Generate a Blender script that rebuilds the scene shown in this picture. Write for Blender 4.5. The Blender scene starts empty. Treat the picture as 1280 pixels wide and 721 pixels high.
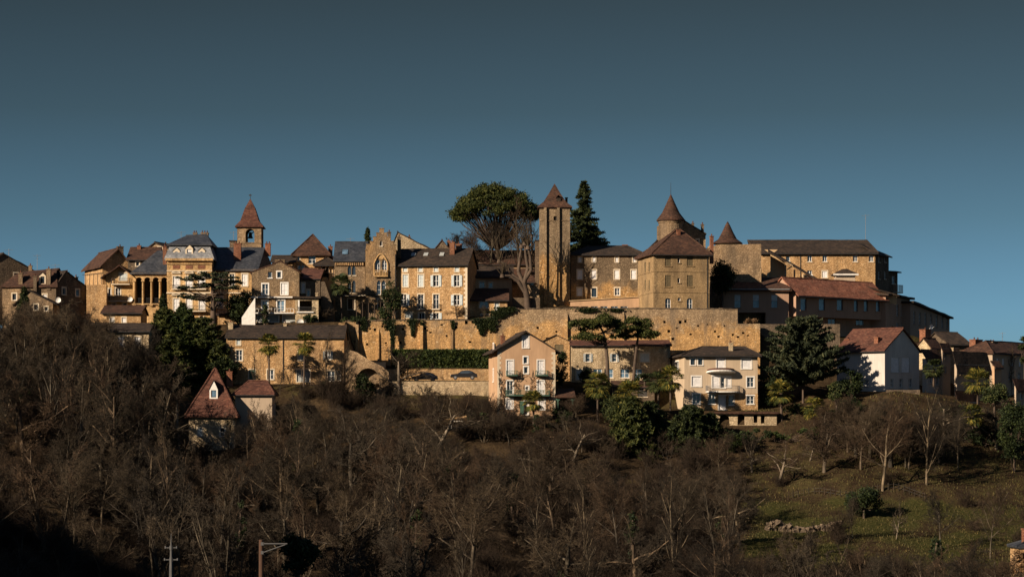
import bpy, bmesh, math, random
import numpy as np
from mathutils import Vector, Matrix, noise
R = math.radians
PI = math.pi
scene = bpy.context.scene
# ---------------------------------------------------------------- camera
K = 36.0 / 93.5 / 1280.0          # tangent per photo pixel
HY = 560.0                        # photo row of the horizon
CZ = 30.0                         # camera height
cam_d = bpy.data.cameras.new("camera")
cam = bpy.data.objects.new("camera", cam_d)
scene.collection.objects.link(cam)
cam_d.lens = 93.5; cam_d.sensor_width = 36.0
cam.location = (0, 0, CZ); cam.rotation_euler = (R(90), 0, 0)
cam_d.shift_y = (HY - 360.5) / 1280.0
cam_d.clip_start = 0.5; cam_d.clip_end = 9000
scene.camera = cam
# ---------------------------------------------------------------- sky and sun
SUN = Vector((0.77, 0.64, -0.43)).normalized()      # direction the light travels
elev = math.asin(-SUN.z)
world = bpy.data.worlds.new("World"); scene.world = world
world.use_nodes = True
wn = world.node_tree.nodes; wl = world.node_tree.links; wn.clear()
wo = wn.new("ShaderNodeOutputWorld"); wb = wn.new("ShaderNodeBackground")
sky = wn.new("ShaderNodeTexSky"); sky.sky_type = 'NISHITA'; sky.sun_disc = False
sky.sun_elevation = elev; sky.sun_rotation = math.atan2(-SUN.x, -SUN.y) % (2 * PI)
sky.altitude = 200; sky.air_density = 1.0; sky.dust_density = 0.3; sky.ozone_density = 1.5
tc = wn.new("ShaderNodeTexCoord"); sx = wn.new("ShaderNodeSeparateXYZ")
cr = wn.new("ShaderNodeValToRGB"); mx = wn.new("ShaderNodeMix")
mx.data_type = 'RGBA'; mx.blend_type = 'MULTIPLY'; mx.inputs[0].default_value = 1.0
e = cr.color_ramp.elements
SKYRAMP = [(0.0, (0.22, 0.40, 0.66)), (0.05, (0.20, 0.365, 0.60)), (0.085, (0.165, 0.26, 0.35)),
           (0.125, (0.130, 0.170, 0.19)), (0.17, (0.108, 0.118, 0.112)), (0.3, (0.22, 0.24, 0.26)), (1.0, (0.60, 0.62, 0.66))]
e[0].position = SKYRAMP[0][0]; e[0].color = SKYRAMP[0][1] + (1,)
e[1].position = SKYRAMP[-1][0]; e[1].color = SKYRAMP[-1][1] + (1,)
for p_, c_ in SKYRAMP[1:-1]:
    q_ = e.new(p_); q_.color = c_ + (1,)
wl.new(tc.outputs['Generated'], sx.inputs[0]); wl.new(sx.outputs['Z'], cr.inputs[0])
wl.new(sky.outputs[0], mx.inputs[6]); wl.new(cr.outputs[0], mx.inputs[7])
wl.new(mx.outputs[2], wb.inputs[0]); wb.inputs[1].default_value = 0.074
wl.new(wb.outputs[0], wo.inputs[0])
sun_d = bpy.data.lights.new("sun", 'SUN'); sun_d.energy = 5.0; sun_d.angle = R(0.5); sun_d.color = (1.0, 0.815, 0.62)
sun = bpy.data.objects.new("sun", sun_d); scene.collection.objects.link(sun)
sun.rotation_euler = SUN.to_track_quat('-Z', 'Y').to_euler(); sun.location = (-200, -150, 150)
scene.view_settings.view_transform = 'Standard'; scene.view_settings.look = 'None'
scene.view_settings.exposure = 0.6; scene.view_settings.gamma = 1.0
scene.render.engine = 'CYCLES'
scene.cycles.max_bounces = 5; scene.cycles.diffuse_bounces = 2; scene.cycles.glossy_bounces = 2
scene.cycles.use_denoising = True
# ---------------------------------------------------------------- helpers
C = scene.collection
def wx(px, D): return (px - 640.0) * K * D
def wz(py, D): return CZ + (HY - py) * K * D

def tag(o, label=None, cat=None, group=None, kind=None):
    if label: o['label'] = label
    if cat: o['category'] = cat
    if group: o['group'] = group
    if kind: o['kind'] = kind
    return o

def empty(name, loc, rz=0.0):
    o = bpy.data.objects.new(name, None); C.objects.link(o)
    o.location = loc; o.rotation_euler = (0, 0, rz); o.empty_display_size = 0.5
    return o

def mesh_obj(name, verts, faces, mats, parent=None, smooth=False, mi=None):
    me = bpy.data.meshes.new(name)
    me.from_pydata(verts, [], faces)
    for m in (mats if isinstance(mats, (list, tuple)) else [mats]): me.materials.append(m)
    if mi is not None: me.polygons.foreach_set('material_index', mi)
    if smooth: me.polygons.foreach_set('use_smooth', [True] * len(me.polygons))
    me.update()
    o = bpy.data.objects.new(name, me); C.objects.link(o)
    if parent is not None: o.parent = parent
    return o

class MB:
    def __init__(s): s.v = []; s.f = []; s.m = []; s.c = 0
    def poly(s, pts):
        b = len(s.v); s.v += [tuple(p) for p in pts]; s.f.append(tuple(range(b, b + len(pts)))); s.m.append(s.c)
    def box(s, x0, x1, y0, y1, z0, z1, T=None):
        P = [(x0, y0, z0), (x1, y0, z0), (x1, y1, z0), (x0, y1, z0), (x0, y0, z1), (x1, y0, z1), (x1, y1, z1), (x0, y1, z1)]
        if T: P = [T(*p) for p in P]
        b = len(s.v); s.v += P
        for q in ((0, 3, 2, 1), (4, 5, 6, 7), (0, 1, 5, 4), (1, 2, 6, 5), (2, 3, 7, 6), (3, 0, 4, 7)):
            s.f.append(tuple(b + i for i in q)); s.m.append(s.c)
    def tube(s, p, q, r0, r1, n=6, cap=True):
        p = Vector(p); q = Vector(q); d = (q - p).normalized()
        a = d.orthogonal().normalized(); c = d.cross(a); b = len(s.v)
        for (o, r) in ((p, r0), (q, r1)):
            for i in range(n):
                t = 2 * PI * i / n; w = o + (a * math.cos(t) + c * math.sin(t)) * r; s.v.append(tuple(w))
        for i in range(n):
            j = (i + 1) % n; s.f.append((b + i, b + j, b + n + j, b + n + i)); s.m.append(s.c)
        if cap:
            s.f.append(tuple(b + n + i for i in range(n))); s.m.append(s.c)
            s.f.append(tuple(b + n - 1 - i for i in range(n))); s.m.append(s.c)
    def loft(s, rings, close=False):
        n = len(rings[0]); b = len(s.v)
        for r in rings: s.v += [tuple(p) for p in r]
        for k in range(len(rings) - 1):
            for i in range(n):
                j = (i + 1) % n
                s.f.append((b + k * n + i, b + k * n + j, b + (k + 1) * n + j, b + (k + 1) * n + i)); s.m.append(s.c)
        if close:
            s.f.append(tuple(b + i for i in range(n))); s.m.append(s.c)
            s.f.append(tuple(b + (len(rings) - 1) * n + i for i in range(n))); s.m.append(s.c)
    def build(s, name, mats, parent=None, smooth=False):
        return mesh_obj(name, s.v, s.f, mats, parent, smooth, s.m)

def sq(cx, cy, hx, hy, z): return [(cx - hx, cy - hy, z), (cx + hx, cy - hy, z), (cx + hx, cy + hy, z), (cx - hx, cy + hy, z)]
def ring(cx, cy, r, z, n=20): return [(cx + r * math.cos(2 * PI * i / n), cy + r * math.sin(2 * PI * i / n), z) for i in range(n)]

# ---------------------------------------------------------------- materials
def mat_base(name):
    m = bpy.data.materials.new(name); m.use_nodes = True
    t = m.node_tree; t.nodes.clear()
    o = t.nodes.new("ShaderNodeOutputMaterial"); p = t.nodes.new("ShaderNodeBsdfPrincipled")
    t.links.new(p.outputs[0], o.inputs[0])
    p.inputs['Specular IOR Level'].default_value = 0.25
    return m, t, p
def nd(t, typ, **kw):
    n = t.nodes.new(typ)
    for k, v in kw.items(): setattr(n, k, v)
    return n
def c4(c): return (c[0], c[1], c[2], 1)
def mixc(t, fac, a, b, mode='MIX'):
    n = nd(t, "ShaderNodeMix", data_type='RGBA', blend_type=mode)
    for i, v in ((0, fac), (6, a), (7, b)):
        if hasattr(v, 'links') or hasattr(v, 'is_linked'): t.links.new(v, n.inputs[i])
        elif i == 0: n.inputs[0].default_value = v
        else: n.inputs[i].default_value = c4(v)
    return n.outputs[2]
def ramp(t, src, stops):
    n = nd(t, "ShaderNodeValToRGB"); el = n.color_ramp.elements
    el[0].position = stops[0][0]; el[0].color = c4(stops[0][1]) if not isinstance(stops[0][1], float) else (stops[0][1],) * 3 + (1,)
    el[1].position = stops[-1][0]; el[1].color = c4(stops[-1][1]) if not isinstance(stops[-1][1], float) else (stops[-1][1],) * 3 + (1,)
    for p, c in stops[1:-1]:
        q = el.new(p); q.color = c4(c) if not isinstance(c, float) else (c, c, c, 1)
    t.links.new(src, n.inputs[0]); return n.outputs[0]
def coords(t, obj=False, scale=(1, 1, 1)):
    if obj: src = nd(t, "ShaderNodeTexCoord").outputs['Object']
    else: src = nd(t, "ShaderNodeNewGeometry").outputs['Position']
    m = nd(t, "ShaderNodeMapping"); m.inputs['Scale'].default_value = scale
    t.links.new(src, m.inputs[0]); return m.outputs[0]
def noise_n(t, vec, scale, detail=3, rough=0.55):
    n = nd(t, "ShaderNodeTexNoise"); n.inputs['Scale'].default_value = scale
    n.inputs['Detail'].default_value = detail; n.inputs['Roughness'].default_value = rough
    t.links.new(vec, n.inputs['Vector']); return n.outputs['Fac']
def bump(t, p, h, strength, dist):
    b = nd(t, "ShaderNodeBump"); b.inputs['Strength'].default_value = strength; b.inputs['Distance'].default_value = dist
    t.links.new(h, b.inputs['Height']); t.links.new(b.outputs[0], p.inputs['Normal'])

def stone(name, a, b, c, mortar=None, sc=1.0, stain=(0.12, 0.09, 0.06), amt=0.5, thr=0.5, bmp=0.6, streak=0.3, lowz=None, low=(0.52, 0.32, 0.13)):
    m, t, p = mat_base(name)
    v = nd(t, "ShaderNodeTexVoronoi"); v.inputs['Scale'].default_value = 1.0
    vec = coords(t, scale=(3.0 * sc, 3.0 * sc, 5.2 * sc)); t.links.new(vec, v.inputs['Vector'])
    s = nd(t, "ShaderNodeSeparateColor"); t.links.new(v.outputs['Color'], s.inputs[0])
    base = ramp(t, s.outputs[0], [(0.0, a), (0.5, b), (0.92, c), (1.0, tuple(min(0.8, k * 1.25) for k in c))])
    e2 = nd(t, "ShaderNodeTexVoronoi", feature='DISTANCE_TO_EDGE'); e2.inputs['Scale'].default_value = 1.0
    t.links.new(vec, e2.inputs['Vector'])
    mo = mortar or tuple(k * 0.62 for k in b)
    mf = ramp(t, e2.outputs['Distance'], [(0.02, 1.0), (0.10, 0.0)])
    col = mixc(t, mf, base, mo)
    w = coords(t, scale=(1, 1, 0.6))
    n1 = noise_n(t, w, 0.16, 5, 0.65)
    st = ramp(t, n1, [(max(0.0, thr - 0.07), 0.0), (min(1.0, thr + 0.10), 1.0)])
    stm = nd(t, "ShaderNodeMath", operation='MULTIPLY'); t.links.new(st, stm.inputs[0]); stm.inputs[1].default_value = amt
    col = mixc(t, stm.outputs[0], col, stain)
    if lowz is not None:      # rain-darkened upper courses, clean golden stone below
        g_ = nd(t, "ShaderNodeSeparateXYZ"); t.links.new(nd(t, "ShaderNodeNewGeometry").outputs['Position'], g_.inputs[0])
        ma = nd(t, "ShaderNodeMath", operation='MULTIPLY_ADD'); t.links.new(noise_n(t, coords(t), 0.35, 5, 0.65), ma.inputs[0]); ma.inputs[1].default_value = 9.0; t.links.new(g_.outputs[2], ma.inputs[2])
        mr_ = nd(t, "ShaderNodeMapRange"); t.links.new(ma.outputs[0], mr_.inputs[0]); mr_.inputs[1].default_value = lowz + 3.6; mr_.inputs[2].default_value = lowz + 5.4; mr_.inputs[3].default_value = 0.85; mr_.inputs[4].default_value = 0.0
        lowv = ramp(t, s.outputs[0], [(0.0, tuple(k * 0.62 for k in low)), (0.5, low), (0.92, tuple(k * 1.12 for k in low)), (1.0, (0.68, 0.52, 0.32))])
        lowv = mixc(t, mf, lowv, tuple(k * 0.6 for k in low))
        col = mixc(t, mr_.outputs[0], col, lowv)
    n2 = noise_n(t, coords(t, scale=(1.3, 1.3, 0.25)), 0.9, 4, 0.6)
    col = mixc(t, 0.75, col, ramp(t, n2, [(0.25, 0.45), (0.6, 1.0), (0.8, 1.25)]), 'MULTIPLY')
    n5 = noise_n(t, coords(t, scale=(0.55, 0.55, 0.07)), 1.0, 5, 0.7)      # rain streaks
    sm = nd(t, "ShaderNodeMath", operation='MULTIPLY'); t.links.new(ramp(t, n5, [(0.52, 0.0), (0.64, 1.0)]), sm.inputs[0]); sm.inputs[1].default_value = streak
    col = mixc(t, sm.outputs[0], col, (0.13, 0.105, 0.08))
    n3 = noise_n(t, coords(t), 0.45, 3, 0.6)
    col = mixc(t, 0.6, col, ramp(t, n3, [(0.3, (0.7, 0.62, 0.55)), (0.7, (1.2, 1.12, 1.0))]), 'MULTIPLY')
    t.links.new(col, p.inputs['Base Color']); p.inputs['Roughness'].default_value = 0.95
    bump(t, p, ramp(t, e2.outputs['Distance'], [(0.0, 0.0), (0.18, 1.0)]), bmp, 0.06)
    return m

def plaster(name, col, dark=0.75, sc=1.0):
    m, t, p = mat_base(name)
    n1 = noise_n(t, coords(t, scale=(1, 1, 0.4)), 0.5 * sc, 5, 0.65)
    n2 = noise_n(t, coords(t, scale=(3, 3, 0.3)), 1.2, 3)
    c1 = mixc(t, 0.85, col, ramp(t, n1, [(0.3, dark), (0.65, 1.05)]), 'MULTIPLY')
    c1 = mixc(t, 0.4, c1, ramp(t, n2, [(0.3, 0.7), (0.6, 1.0)]), 'MULTIPLY')
    t.links.new(c1, p.inputs['Base Color']); p.inputs['Roughness'].default_value = 0.9
    bump(t, p, noise_n(t, coords(t), 6, 3), 0.25, 0.02)
    return m

def tiles(name, a, b, c, slate=False):
    m, t, p = mat_base(name)
    v = nd(t, "ShaderNodeTexVoronoi"); v.inputs['Scale'].default_value = 1.0
    k = (3.2, 3.2, 7.0) if not slate else (3.5, 3.5, 6.0)
    t.links.new(coords(t, obj=True, scale=k), v.inputs['Vector'])
    s = nd(t, "ShaderNodeSeparateColor"); t.links.new(v.outputs['Color'], s.inputs[0])
    base = ramp(t, s.outputs[0], [(0.0, a), (0.5, b), (1.0, c)])
    n1 = noise_n(t, coords(t, scale=(1, 1, 1)), 0.55, 5, 0.7)
    base = mixc(t, 0.9, base, ramp(t, n1, [(0.3, (0.5, 0.5, 0.5)), (0.5, (0.95, 0.93, 0.9)), (0.72, (1.35, 1.25, 1.1))]), 'MULTIPLY')
    if not slate:
        n4 = noise_n(t, coords(t), 1.7, 3, 0.7)
        base = mixc(t, ramp(t, n4, [(0.58, 0.0), (0.7, 0.55)]), base, (0.045, 0.04, 0.027))
    t.links.new(base, p.inputs['Base Color'])
    p.inputs['Roughness'].default_value = 0.5 if slate else 0.9
    wv = nd(t, "ShaderNodeTexWave", wave_type='BANDS', bands_direction='Z', wave_profile='SAW')
    wv.inputs['Scale'].default_value = 1.2; wv.inputs['Distortion'].default_value = 1.0
    wv.inputs['Detail Scale'].default_value = 2.0
    t.links.new(coords(t, obj=True), wv.inputs['Vector'])
    ad = nd(t, "ShaderNodeMath", operation='ADD'); t.links.new(wv.outputs['Fac'], ad.inputs[0]); t.links.new(s.outputs[1], ad.inputs[1])
    bump(t, p, ad.outputs[0], 0.5 if not slate else 0.2, 0.05)
    return m

def plain(name, col, rough=0.7, metal=0.0, vary=0.2, sc=3.0):
    m, t, p = mat_base(name)
    n = noise_n(t, coords(t, obj=True), sc, 4)
    c = mixc(t, 1.0, col, ramp(t, n, [(0.3, 1.0 - vary), (0.7, 1.0 + vary * 0.4)]), 'MULTIPLY')
    t.links.new(c, p.inputs['Base Color']); p.inputs['Roughness'].default_value = rough
    p.inputs['Metallic'].default_value = metal
    return m

def glassm(name, col, rough):
    m, t, p = mat_base(name)
    n = noise_n(t, coords(t), 0.7, 2)
    c = mixc(t, 1.0, col, ramp(t, n, [(0.35, 0.5), (0.65, 1.6)]), 'MULTIPLY')
    t.links.new(c, p.inputs['Base Color']); p.inputs['Roughness'].default_value = rough
    p.inputs['Specular IOR Level'].default_value = 0.9
    bump(t, p, noise_n(t, coords(t), 0.8, 2), 0.15, 0.05)
    return m

def foliage(name, dark, mid, light, trans=0.25):
    m, t, p = mat_base(name)
    g = nd(t, "ShaderNodeNewGeometry")
    base = ramp(t, g.outputs['Random Per Island'], [(0.0, dark), (0.55, mid), (1.0, light)])
    n1 = noise_n(t, coords(t), 0.5, 3)
    base = mixc(t, 0.7, base, ramp(t, n1, [(0.35, (0.6, 0.65, 0.7)), (0.65, (1.2, 1.1, 0.9))]), 'MULTIPLY')
    t.links.new(base, p.inputs['Base Color']); p.inputs['Roughness'].default_value = 0.75
    tr = nd(t, "ShaderNodeBsdfTranslucent"); t.links.new(base, tr.inputs[0])
    mxs = nd(t, "ShaderNodeMixShader"); mxs.inputs[0].default_value = trans
    t.links.new(p.outputs[0], mxs.inputs[1]); t.links.new(tr.outputs[0], mxs.inputs[2])
    t.links.new(mxs.outputs[0], [n for n in t.nodes if n.type == 'OUTPUT_MATERIAL'][0].inputs[0])
    return m

def bark(name, a, b, island=False):
    m, t, p = mat_base(name)
    n = noise_n(t, coords(t), 0.8, 4, 0.6)
    base = ramp(t, n, [(0.3, a), (0.7, b)])
    if island:
        g = nd(t, "ShaderNodeNewGeometry"); oi = nd(t, "ShaderNodeObjectInfo")
        base = mixc(t, 1.0, base, ramp(t, g.outputs['Random Per Island'], [(0.0, 0.6), (0.8, 1.1), (1.0, 1.6)]), 'MULTIPLY')
        base = mixc(t, 1.0, base, ramp(t, oi.outputs['Random'], [(0.0, (0.38, 0.38, 0.40)), (0.3, (0.72, 0.70, 0.62)), (0.5, (1.15, 0.9, 0.72)), (0.75, (0.85, 0.86, 0.84)), (1.0, (1.45, 1.32, 1.1))]), 'MULTIPLY')
    t.links.new(base, p.inputs['Base Color']); p.inputs['Roughness'].default_value = 0.9
    return m

M = {}
M['gold'] = stone('golden_stone', (0.40, 0.25, 0.12), (0.52, 0.335, 0.165), (0.60, 0.42, 0.23), amt=0.25, thr=0.58)
M['gold2'] = stone('golden_ashlar', (0.50, 0.33, 0.15), (0.57, 0.38, 0.18), (0.63, 0.44, 0.23), amt=0.3, thr=0.57, bmp=0.25, sc=0.8)
M['ramp'] = stone('rampart_rubble', (0.27, 0.20, 0.125), (0.36, 0.265, 0.165), (0.47, 0.36, 0.23), streak=0.6, stain=(0.17, 0.13, 0.09), amt=0.5, thr=0.55, lowz=49.3, low=(0.60, 0.37, 0.155))
M['grey'] = stone('weathered_stone', (0.17, 0.125, 0.08), (0.25, 0.18, 0.11), (0.33, 0.25, 0.16), stain=(0.42, 0.26, 0.11), amt=0.7, thr=0.56)
M['tower'] = stone('tower_stone', (0.24, 0.18, 0.115), (0.31, 0.235, 0.15), (0.40, 0.31, 0.20), stain=(0.15, 0.12, 0.085), amt=0.6, thr=0.52, lowz=60.5)
M['hospice'] = stone('hospice_stone', (0.17, 0.13, 0.085), (0.23, 0.175, 0.115), (0.31, 0.24, 0.16), amt=0.5, thr=0.52, lowz=56.0)
M['brown'] = stone('brown_stone', (0.28, 0.195, 0.115), (0.37, 0.265, 0.16), (0.46, 0.34, 0.215), stain=(0.12, 0.095, 0.07), amt=0.65, thr=0.5)
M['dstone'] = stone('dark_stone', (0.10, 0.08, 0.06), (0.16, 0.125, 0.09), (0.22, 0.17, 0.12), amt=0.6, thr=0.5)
M['olive'] = stone('smooth_olive_stone', (0.34, 0.24, 0.125), (0.39, 0.275, 0.145), (0.45, 0.325, 0.18), stain=(0.20, 0.15, 0.09), amt=0.6, thr=0.52, bmp=0.3)
M['cream'] = stone('cream_stone', (0.42, 0.33, 0.20), (0.52, 0.42, 0.28), (0.60, 0.50, 0.34), amt=0.3, thr=0.55)
M['pink'] = plaster('pink_render', (0.50, 0.32, 0.19), 0.72)
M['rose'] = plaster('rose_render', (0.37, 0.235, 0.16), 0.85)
M['beige'] = plaster('beige_render', (0.50, 0.39, 0.27), 0.85)
M['sand'] = plaster('sand_render', (0.52, 0.36, 0.20), 0.85)
M['white'] = plaster('white_render', (0.55, 0.51, 0.46), 0.8)
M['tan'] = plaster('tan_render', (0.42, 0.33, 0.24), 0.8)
M['tile'] = tiles('clay_tiles', (0.036, 0.020, 0.015), (0.056, 0.029, 0.020), (0.088, 0.046, 0.030))
M['tiled'] = tiles('old_dark_tiles', (0.022, 0.017, 0.014), (0.034, 0.025, 0.020), (0.058, 0.040, 0.029))
M['tiler'] = tiles('red_tiles', (0.060, 0.025, 0.018), (0.092, 0.038, 0.027), (0.14, 0.064, 0.043))
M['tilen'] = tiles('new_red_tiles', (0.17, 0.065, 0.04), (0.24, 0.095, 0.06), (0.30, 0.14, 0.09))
M['slate'] = tiles('slate', (0.028, 0.032, 0.04), (0.04, 0.045, 0.055), (0.06, 0.065, 0.078), True)
M['slatel'] = tiles('light_slate', (0.13, 0.14, 0.155), (0.18, 0.19, 0.205), (0.25, 0.26, 0.28), True)
M['brick'] = stone('red_brick', (0.22, 0.09, 0.055), (0.29, 0.125, 0.075), (0.36, 0.18, 0.11), sc=2.0, amt=0.3, thr=0.6)
M['trim'] = plaster('trim_stone', (0.62, 0.52, 0.38), 0.85)
M['wtrim'] = plain('white_trim', (0.75, 0.72, 0.66), 0.7)
M['wood'] = plain('dark_wood', (0.06, 0.042, 0.03), 0.8)
M['iron'] = plain('black_iron', (0.03, 0.03, 0.032), 0.6)
M['metal'] = plain('galvanised', (0.22, 0.22, 0.22), 0.6, 0.3)
M['frame'] = plain('white_paint', (0.72, 0.71, 0.68), 0.6)
M['dframe'] = plain('dark_paint', (0.06, 0.055, 0.05), 0.6)
M['shut'] = plain('white_shutter', (0.72, 0.71, 0.70), 0.7)
M['shutb'] = plain('pale_blue_shutter', (0.50, 0.55, 0.55), 0.7)
M['shutg'] = plain('grey_shutter', (0.34, 0.36, 0.35), 0.7)
M['shuto'] = plain('olive_shutter', (0.13, 0.10, 0.055), 0.8)
M['green'] = plain('green_paint', (0.06, 0.12, 0.085), 0.6)
M['glass'] = glassm('window_glass', (0.03, 0.04, 0.05), 0.08)
M['bglass'] = glassm('blue_window_glass', (0.09, 0.15, 0.21), 0.15)
M['void'] = plain('unlit_interior', (0.015, 0.013, 0.012), 1.0)
M['bark'] = bark('bare_bark', (0.034, 0.028, 0.021), (0.155, 0.128, 0.094), True)
M['twig'] = bark('bare_twigs', (0.024, 0.0185, 0.013), (0.076, 0.060, 0.042), True)
M['pbark'] = bark('pale_bark', (0.12, 0.095, 0.068), (0.26, 0.21, 0.15), False)
M['dbark'] = bark('evergreen_bark', (0.05, 0.037, 0.028), (0.12, 0.085, 0.06), False)
M['brush'] = bark('brush_stems', (0.018, 0.013, 0.009), (0.05, 0.037, 0.025), True)
M['pine'] = foliage('pine_needles', (0.015, 0.024, 0.006), (0.042, 0.056, 0.012), (0.11, 0.115, 0.03))
M['fir'] = foliage('fir_needles', (0.010, 0.017, 0.006), (0.024, 0.036, 0.011), (0.07, 0.085, 0.024))
M['cedar'] = foliage('cedar_needles', (0.015, 0.023, 0.012), (0.036, 0.05, 0.025), (0.10, 0.11, 0.055))
M['leafd'] = foliage('dark_leaves', (0.010, 0.018, 0.007), (0.022, 0.036, 0.012), (0.055, 0.075, 0.02))
M['palm'] = foliage('palm_leaves', (0.03, 0.05, 0.012), (0.085, 0.095, 0.02), (0.34, 0.26, 0.05))
M['palmd'] = foliage('dark_palm_leaves', (0.02, 0.035, 0.012), (0.045, 0.06, 0.02), (0.09, 0.10, 0.03))
M['ivy'] = foliage('ivy_leaves', (0.010, 0.02, 0.008), (0.022, 0.036, 0.012), (0.05, 0.065, 0.02))
M['hedge'] = foliage('hedge_leaves', (0.015, 0.03, 0.008), (0.035, 0.055, 0.014), (0.08, 0.10, 0.022))
M['dry'] = foliage('dry_leaves', (0.10, 0.06, 0.03), (0.20, 0.12, 0.06), (0.36, 0.22, 0.12))

# ---------------------------------------------------------------- terrain
COLS = [
 (-330, [(-400, 90), (-100, 70), (0, 60), (100, 52), (250, 44), (330, 44), (430, 50), (600, 30), (1200, 5), (4000, 0)]),
 (-170, [(-400, 60), (-100, 45), (0, 36), (100, 26), (250, 22), (330, 31), (400, 44), (430, 49), (600, 28), (1200, 4), (4000, 0)]),
 (-80, [(-400, 40), (0, 28), (60, 20), (120, 12), (180, 7), (250, 10), (300, 17), (330, 24), (350, 30), (370, 35.5), (385, 40), (400, 43.5), (415, 46.5), (430, 48.5), (450, 48.5), (480, 45), (560, 30), (800, 5), (4000, 0)]),
 (-60, [(-400, 40), (0, 28), (60, 20), (120, 12), (180, 6), (250, 9), (300, 16), (330, 22.5), (350, 28), (370, 34), (385, 38.5), (400, 42.5), (412, 45.5), (421, 49), (450, 50.5), (480, 47), (560, 30), (800, 5), (4000, 0)]),
 (-47, [(-400, 40), (0, 28), (60, 20), (120, 12), (180, 6), (250, 9), (300, 13), (330, 18), (350, 21.5), (370, 26), (381, 29), (392, 30), (396, 35), (404, 39.5), (412, 41.5), (420, 49.5), (450, 51), (480, 48), (560, 30), (800, 5), (4000, 0)]),
 (-40, [(-400, 40), (0, 28), (60, 20), (120, 12), (180, 6), (250, 8), (300, 12.5), (330, 17.5), (350, 20.5), (370, 25.5), (382, 29.5), (392, 31), (397, 36), (402, 39.3), (405, 39.8), (415.4, 40.1), (416.4, 49.5), (430, 50.5), (450, 51), (480, 48), (560, 30), (800, 5), (4000, 0)]),
 (-26, [(-400, 40), (0, 28), (60, 20), (120, 12), (180, 6), (250, 7.5), (300, 12), (330, 17), (350, 20), (370, 25.5), (385, 31), (395, 36), (402, 39.3), (405, 39.8), (415.4, 40.1), (416.4, 49.7), (430, 50.6), (450, 51), (480, 48), (560, 30), (800, 5), (4000, 0)]),
 (-24, [(-400, 40), (0, 28), (60, 20), (120, 12), (180, 6), (250, 7.5), (300, 12), (330, 17), (350, 20), (370, 25.5), (385, 31), (395, 35), (403.8, 38.2), (404.6, 40.3), (412, 40.4), (412.9, 42.3), (417.6, 43), (419.0, 43.2), (419.6, 49.8), (430, 50.6), (450, 51.5), (480, 48), (560, 30), (800, 5), (4000, 0)]),
 (-5, [(-400, 40), (0, 28), (60, 20), (120, 12), (180, 6), (250, 7.5), (300, 12), (330, 16.5), (350, 19.5), (370, 24.5), (380, 29), (386, 32.4), (389, 34.6), (400, 35.3), (403.8, 38.2), (404.6, 40.3), (412, 40.4), (412.9, 42.3), (417.6, 43), (419.0, 43.2), (419.6, 50.0), (430, 51.8), (450, 53), (480, 49), (560, 30), (800, 5), (4000, 0)]),
 (8, [(-400, 40), (0, 28), (60, 20), (120, 12), (180, 6), (250, 7.5), (300, 12), (330, 16.5), (350, 19.5), (370, 24.5), (380, 29), (386, 32.4), (389, 34.6), (400, 35.3), (404, 36.5), (407, 40), (412, 40.5), (417.6, 41), (419.0, 41.2), (419.6, 51.2), (430, 53), (445, 54), (480, 50), (560, 30), (800, 5), (4000, 0)]),
 (24, [(-400, 40), (0, 28), (60, 20), (120, 12), (180, 6), (250, 7.5), (300, 12), (330, 16.5), (350, 19.5), (370, 24), (385, 29), (392, 32), (395, 35.6), (404, 36), (407.5, 40), (412, 40.5), (419.0, 41), (419.6, 51.2), (430, 52.3), (445, 53), (480, 50), (560, 30), (800, 5), (4000, 0)]),
 (38, [(-400, 40), (0, 28), (60, 20), (120, 12), (180, 6), (250, 8), (300, 12), (330, 16.2), (350, 18.5), (370, 23.5), (385, 29), (392, 32), (395, 35.4), (404, 36), (412, 38.5), (419.0, 40.8), (419.6, 48.8), (430, 48.8), (446, 49.8), (451, 56), (470, 56), (500, 50), (560, 34), (800, 5), (4000, 0)]),
 (46, [(-400, 40), (0, 28), (60, 20), (120, 12), (180, 7), (250, 8.5), (300, 12), (330, 15.8), (350, 18.8), (366, 23.0), (369, 25.0), (385, 29.6), (392, 33), (398, 35.8), (404, 37.8), (420.0, 40.6), (421.0, 48), (430, 48.3), (449, 49.3), (453, 56), (470, 56), (500, 50), (560, 34), (800, 5), (4000, 0)]),
 (58, [(-400, 40), (0, 28), (60, 20), (120, 12), (180, 8), (250, 9), (300, 12), (330, 15.5), (350, 18.6), (366, 22.5), (369, 24.5), (385, 30.5), (392, 35.6), (398, 38.4), (404, 38.8), (420, 40.2), (424, 43), (430, 46.5), (449, 49), (453, 56), (470, 56), (500, 50), (560, 34), (800, 5), (4000, 0)]),
 (68, [(-400, 40), (0, 28), (60, 20), (120, 12), (180, 9), (250, 9.5), (300, 12), (330, 15), (350, 18), (368, 22.5), (385, 29.0), (392, 32.5), (398, 36.6), (406, 37.8), (418, 38.4), (426, 41), (434, 46.5), (450, 49), (470, 46), (500, 40), (560, 30), (800, 5), (4000, 0)]),
 (90, [(-400, 40), (0, 28), (60, 20), (120, 12), (180, 10), (250, 10), (300, 12), (330, 14.5), (350, 17), (368, 20.5), (385, 24.5), (398, 28.5), (410, 34), (420, 37), (440, 40.5), (470, 38), (560, 25), (800, 4), (4000, 0)]),
 (200, [(-400, 40), (0, 26), (120, 14), (250, 12), (350, 17), (400, 24), (440, 30), (500, 26), (700, 8), (4000, 0)]),
]
CX = [c[0] for c in COLS]
def _colz(i, y):
    d = COLS[i][1]
    return float(np.interp(y, [a for a, b in d], [b for a, b in d]))
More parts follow.
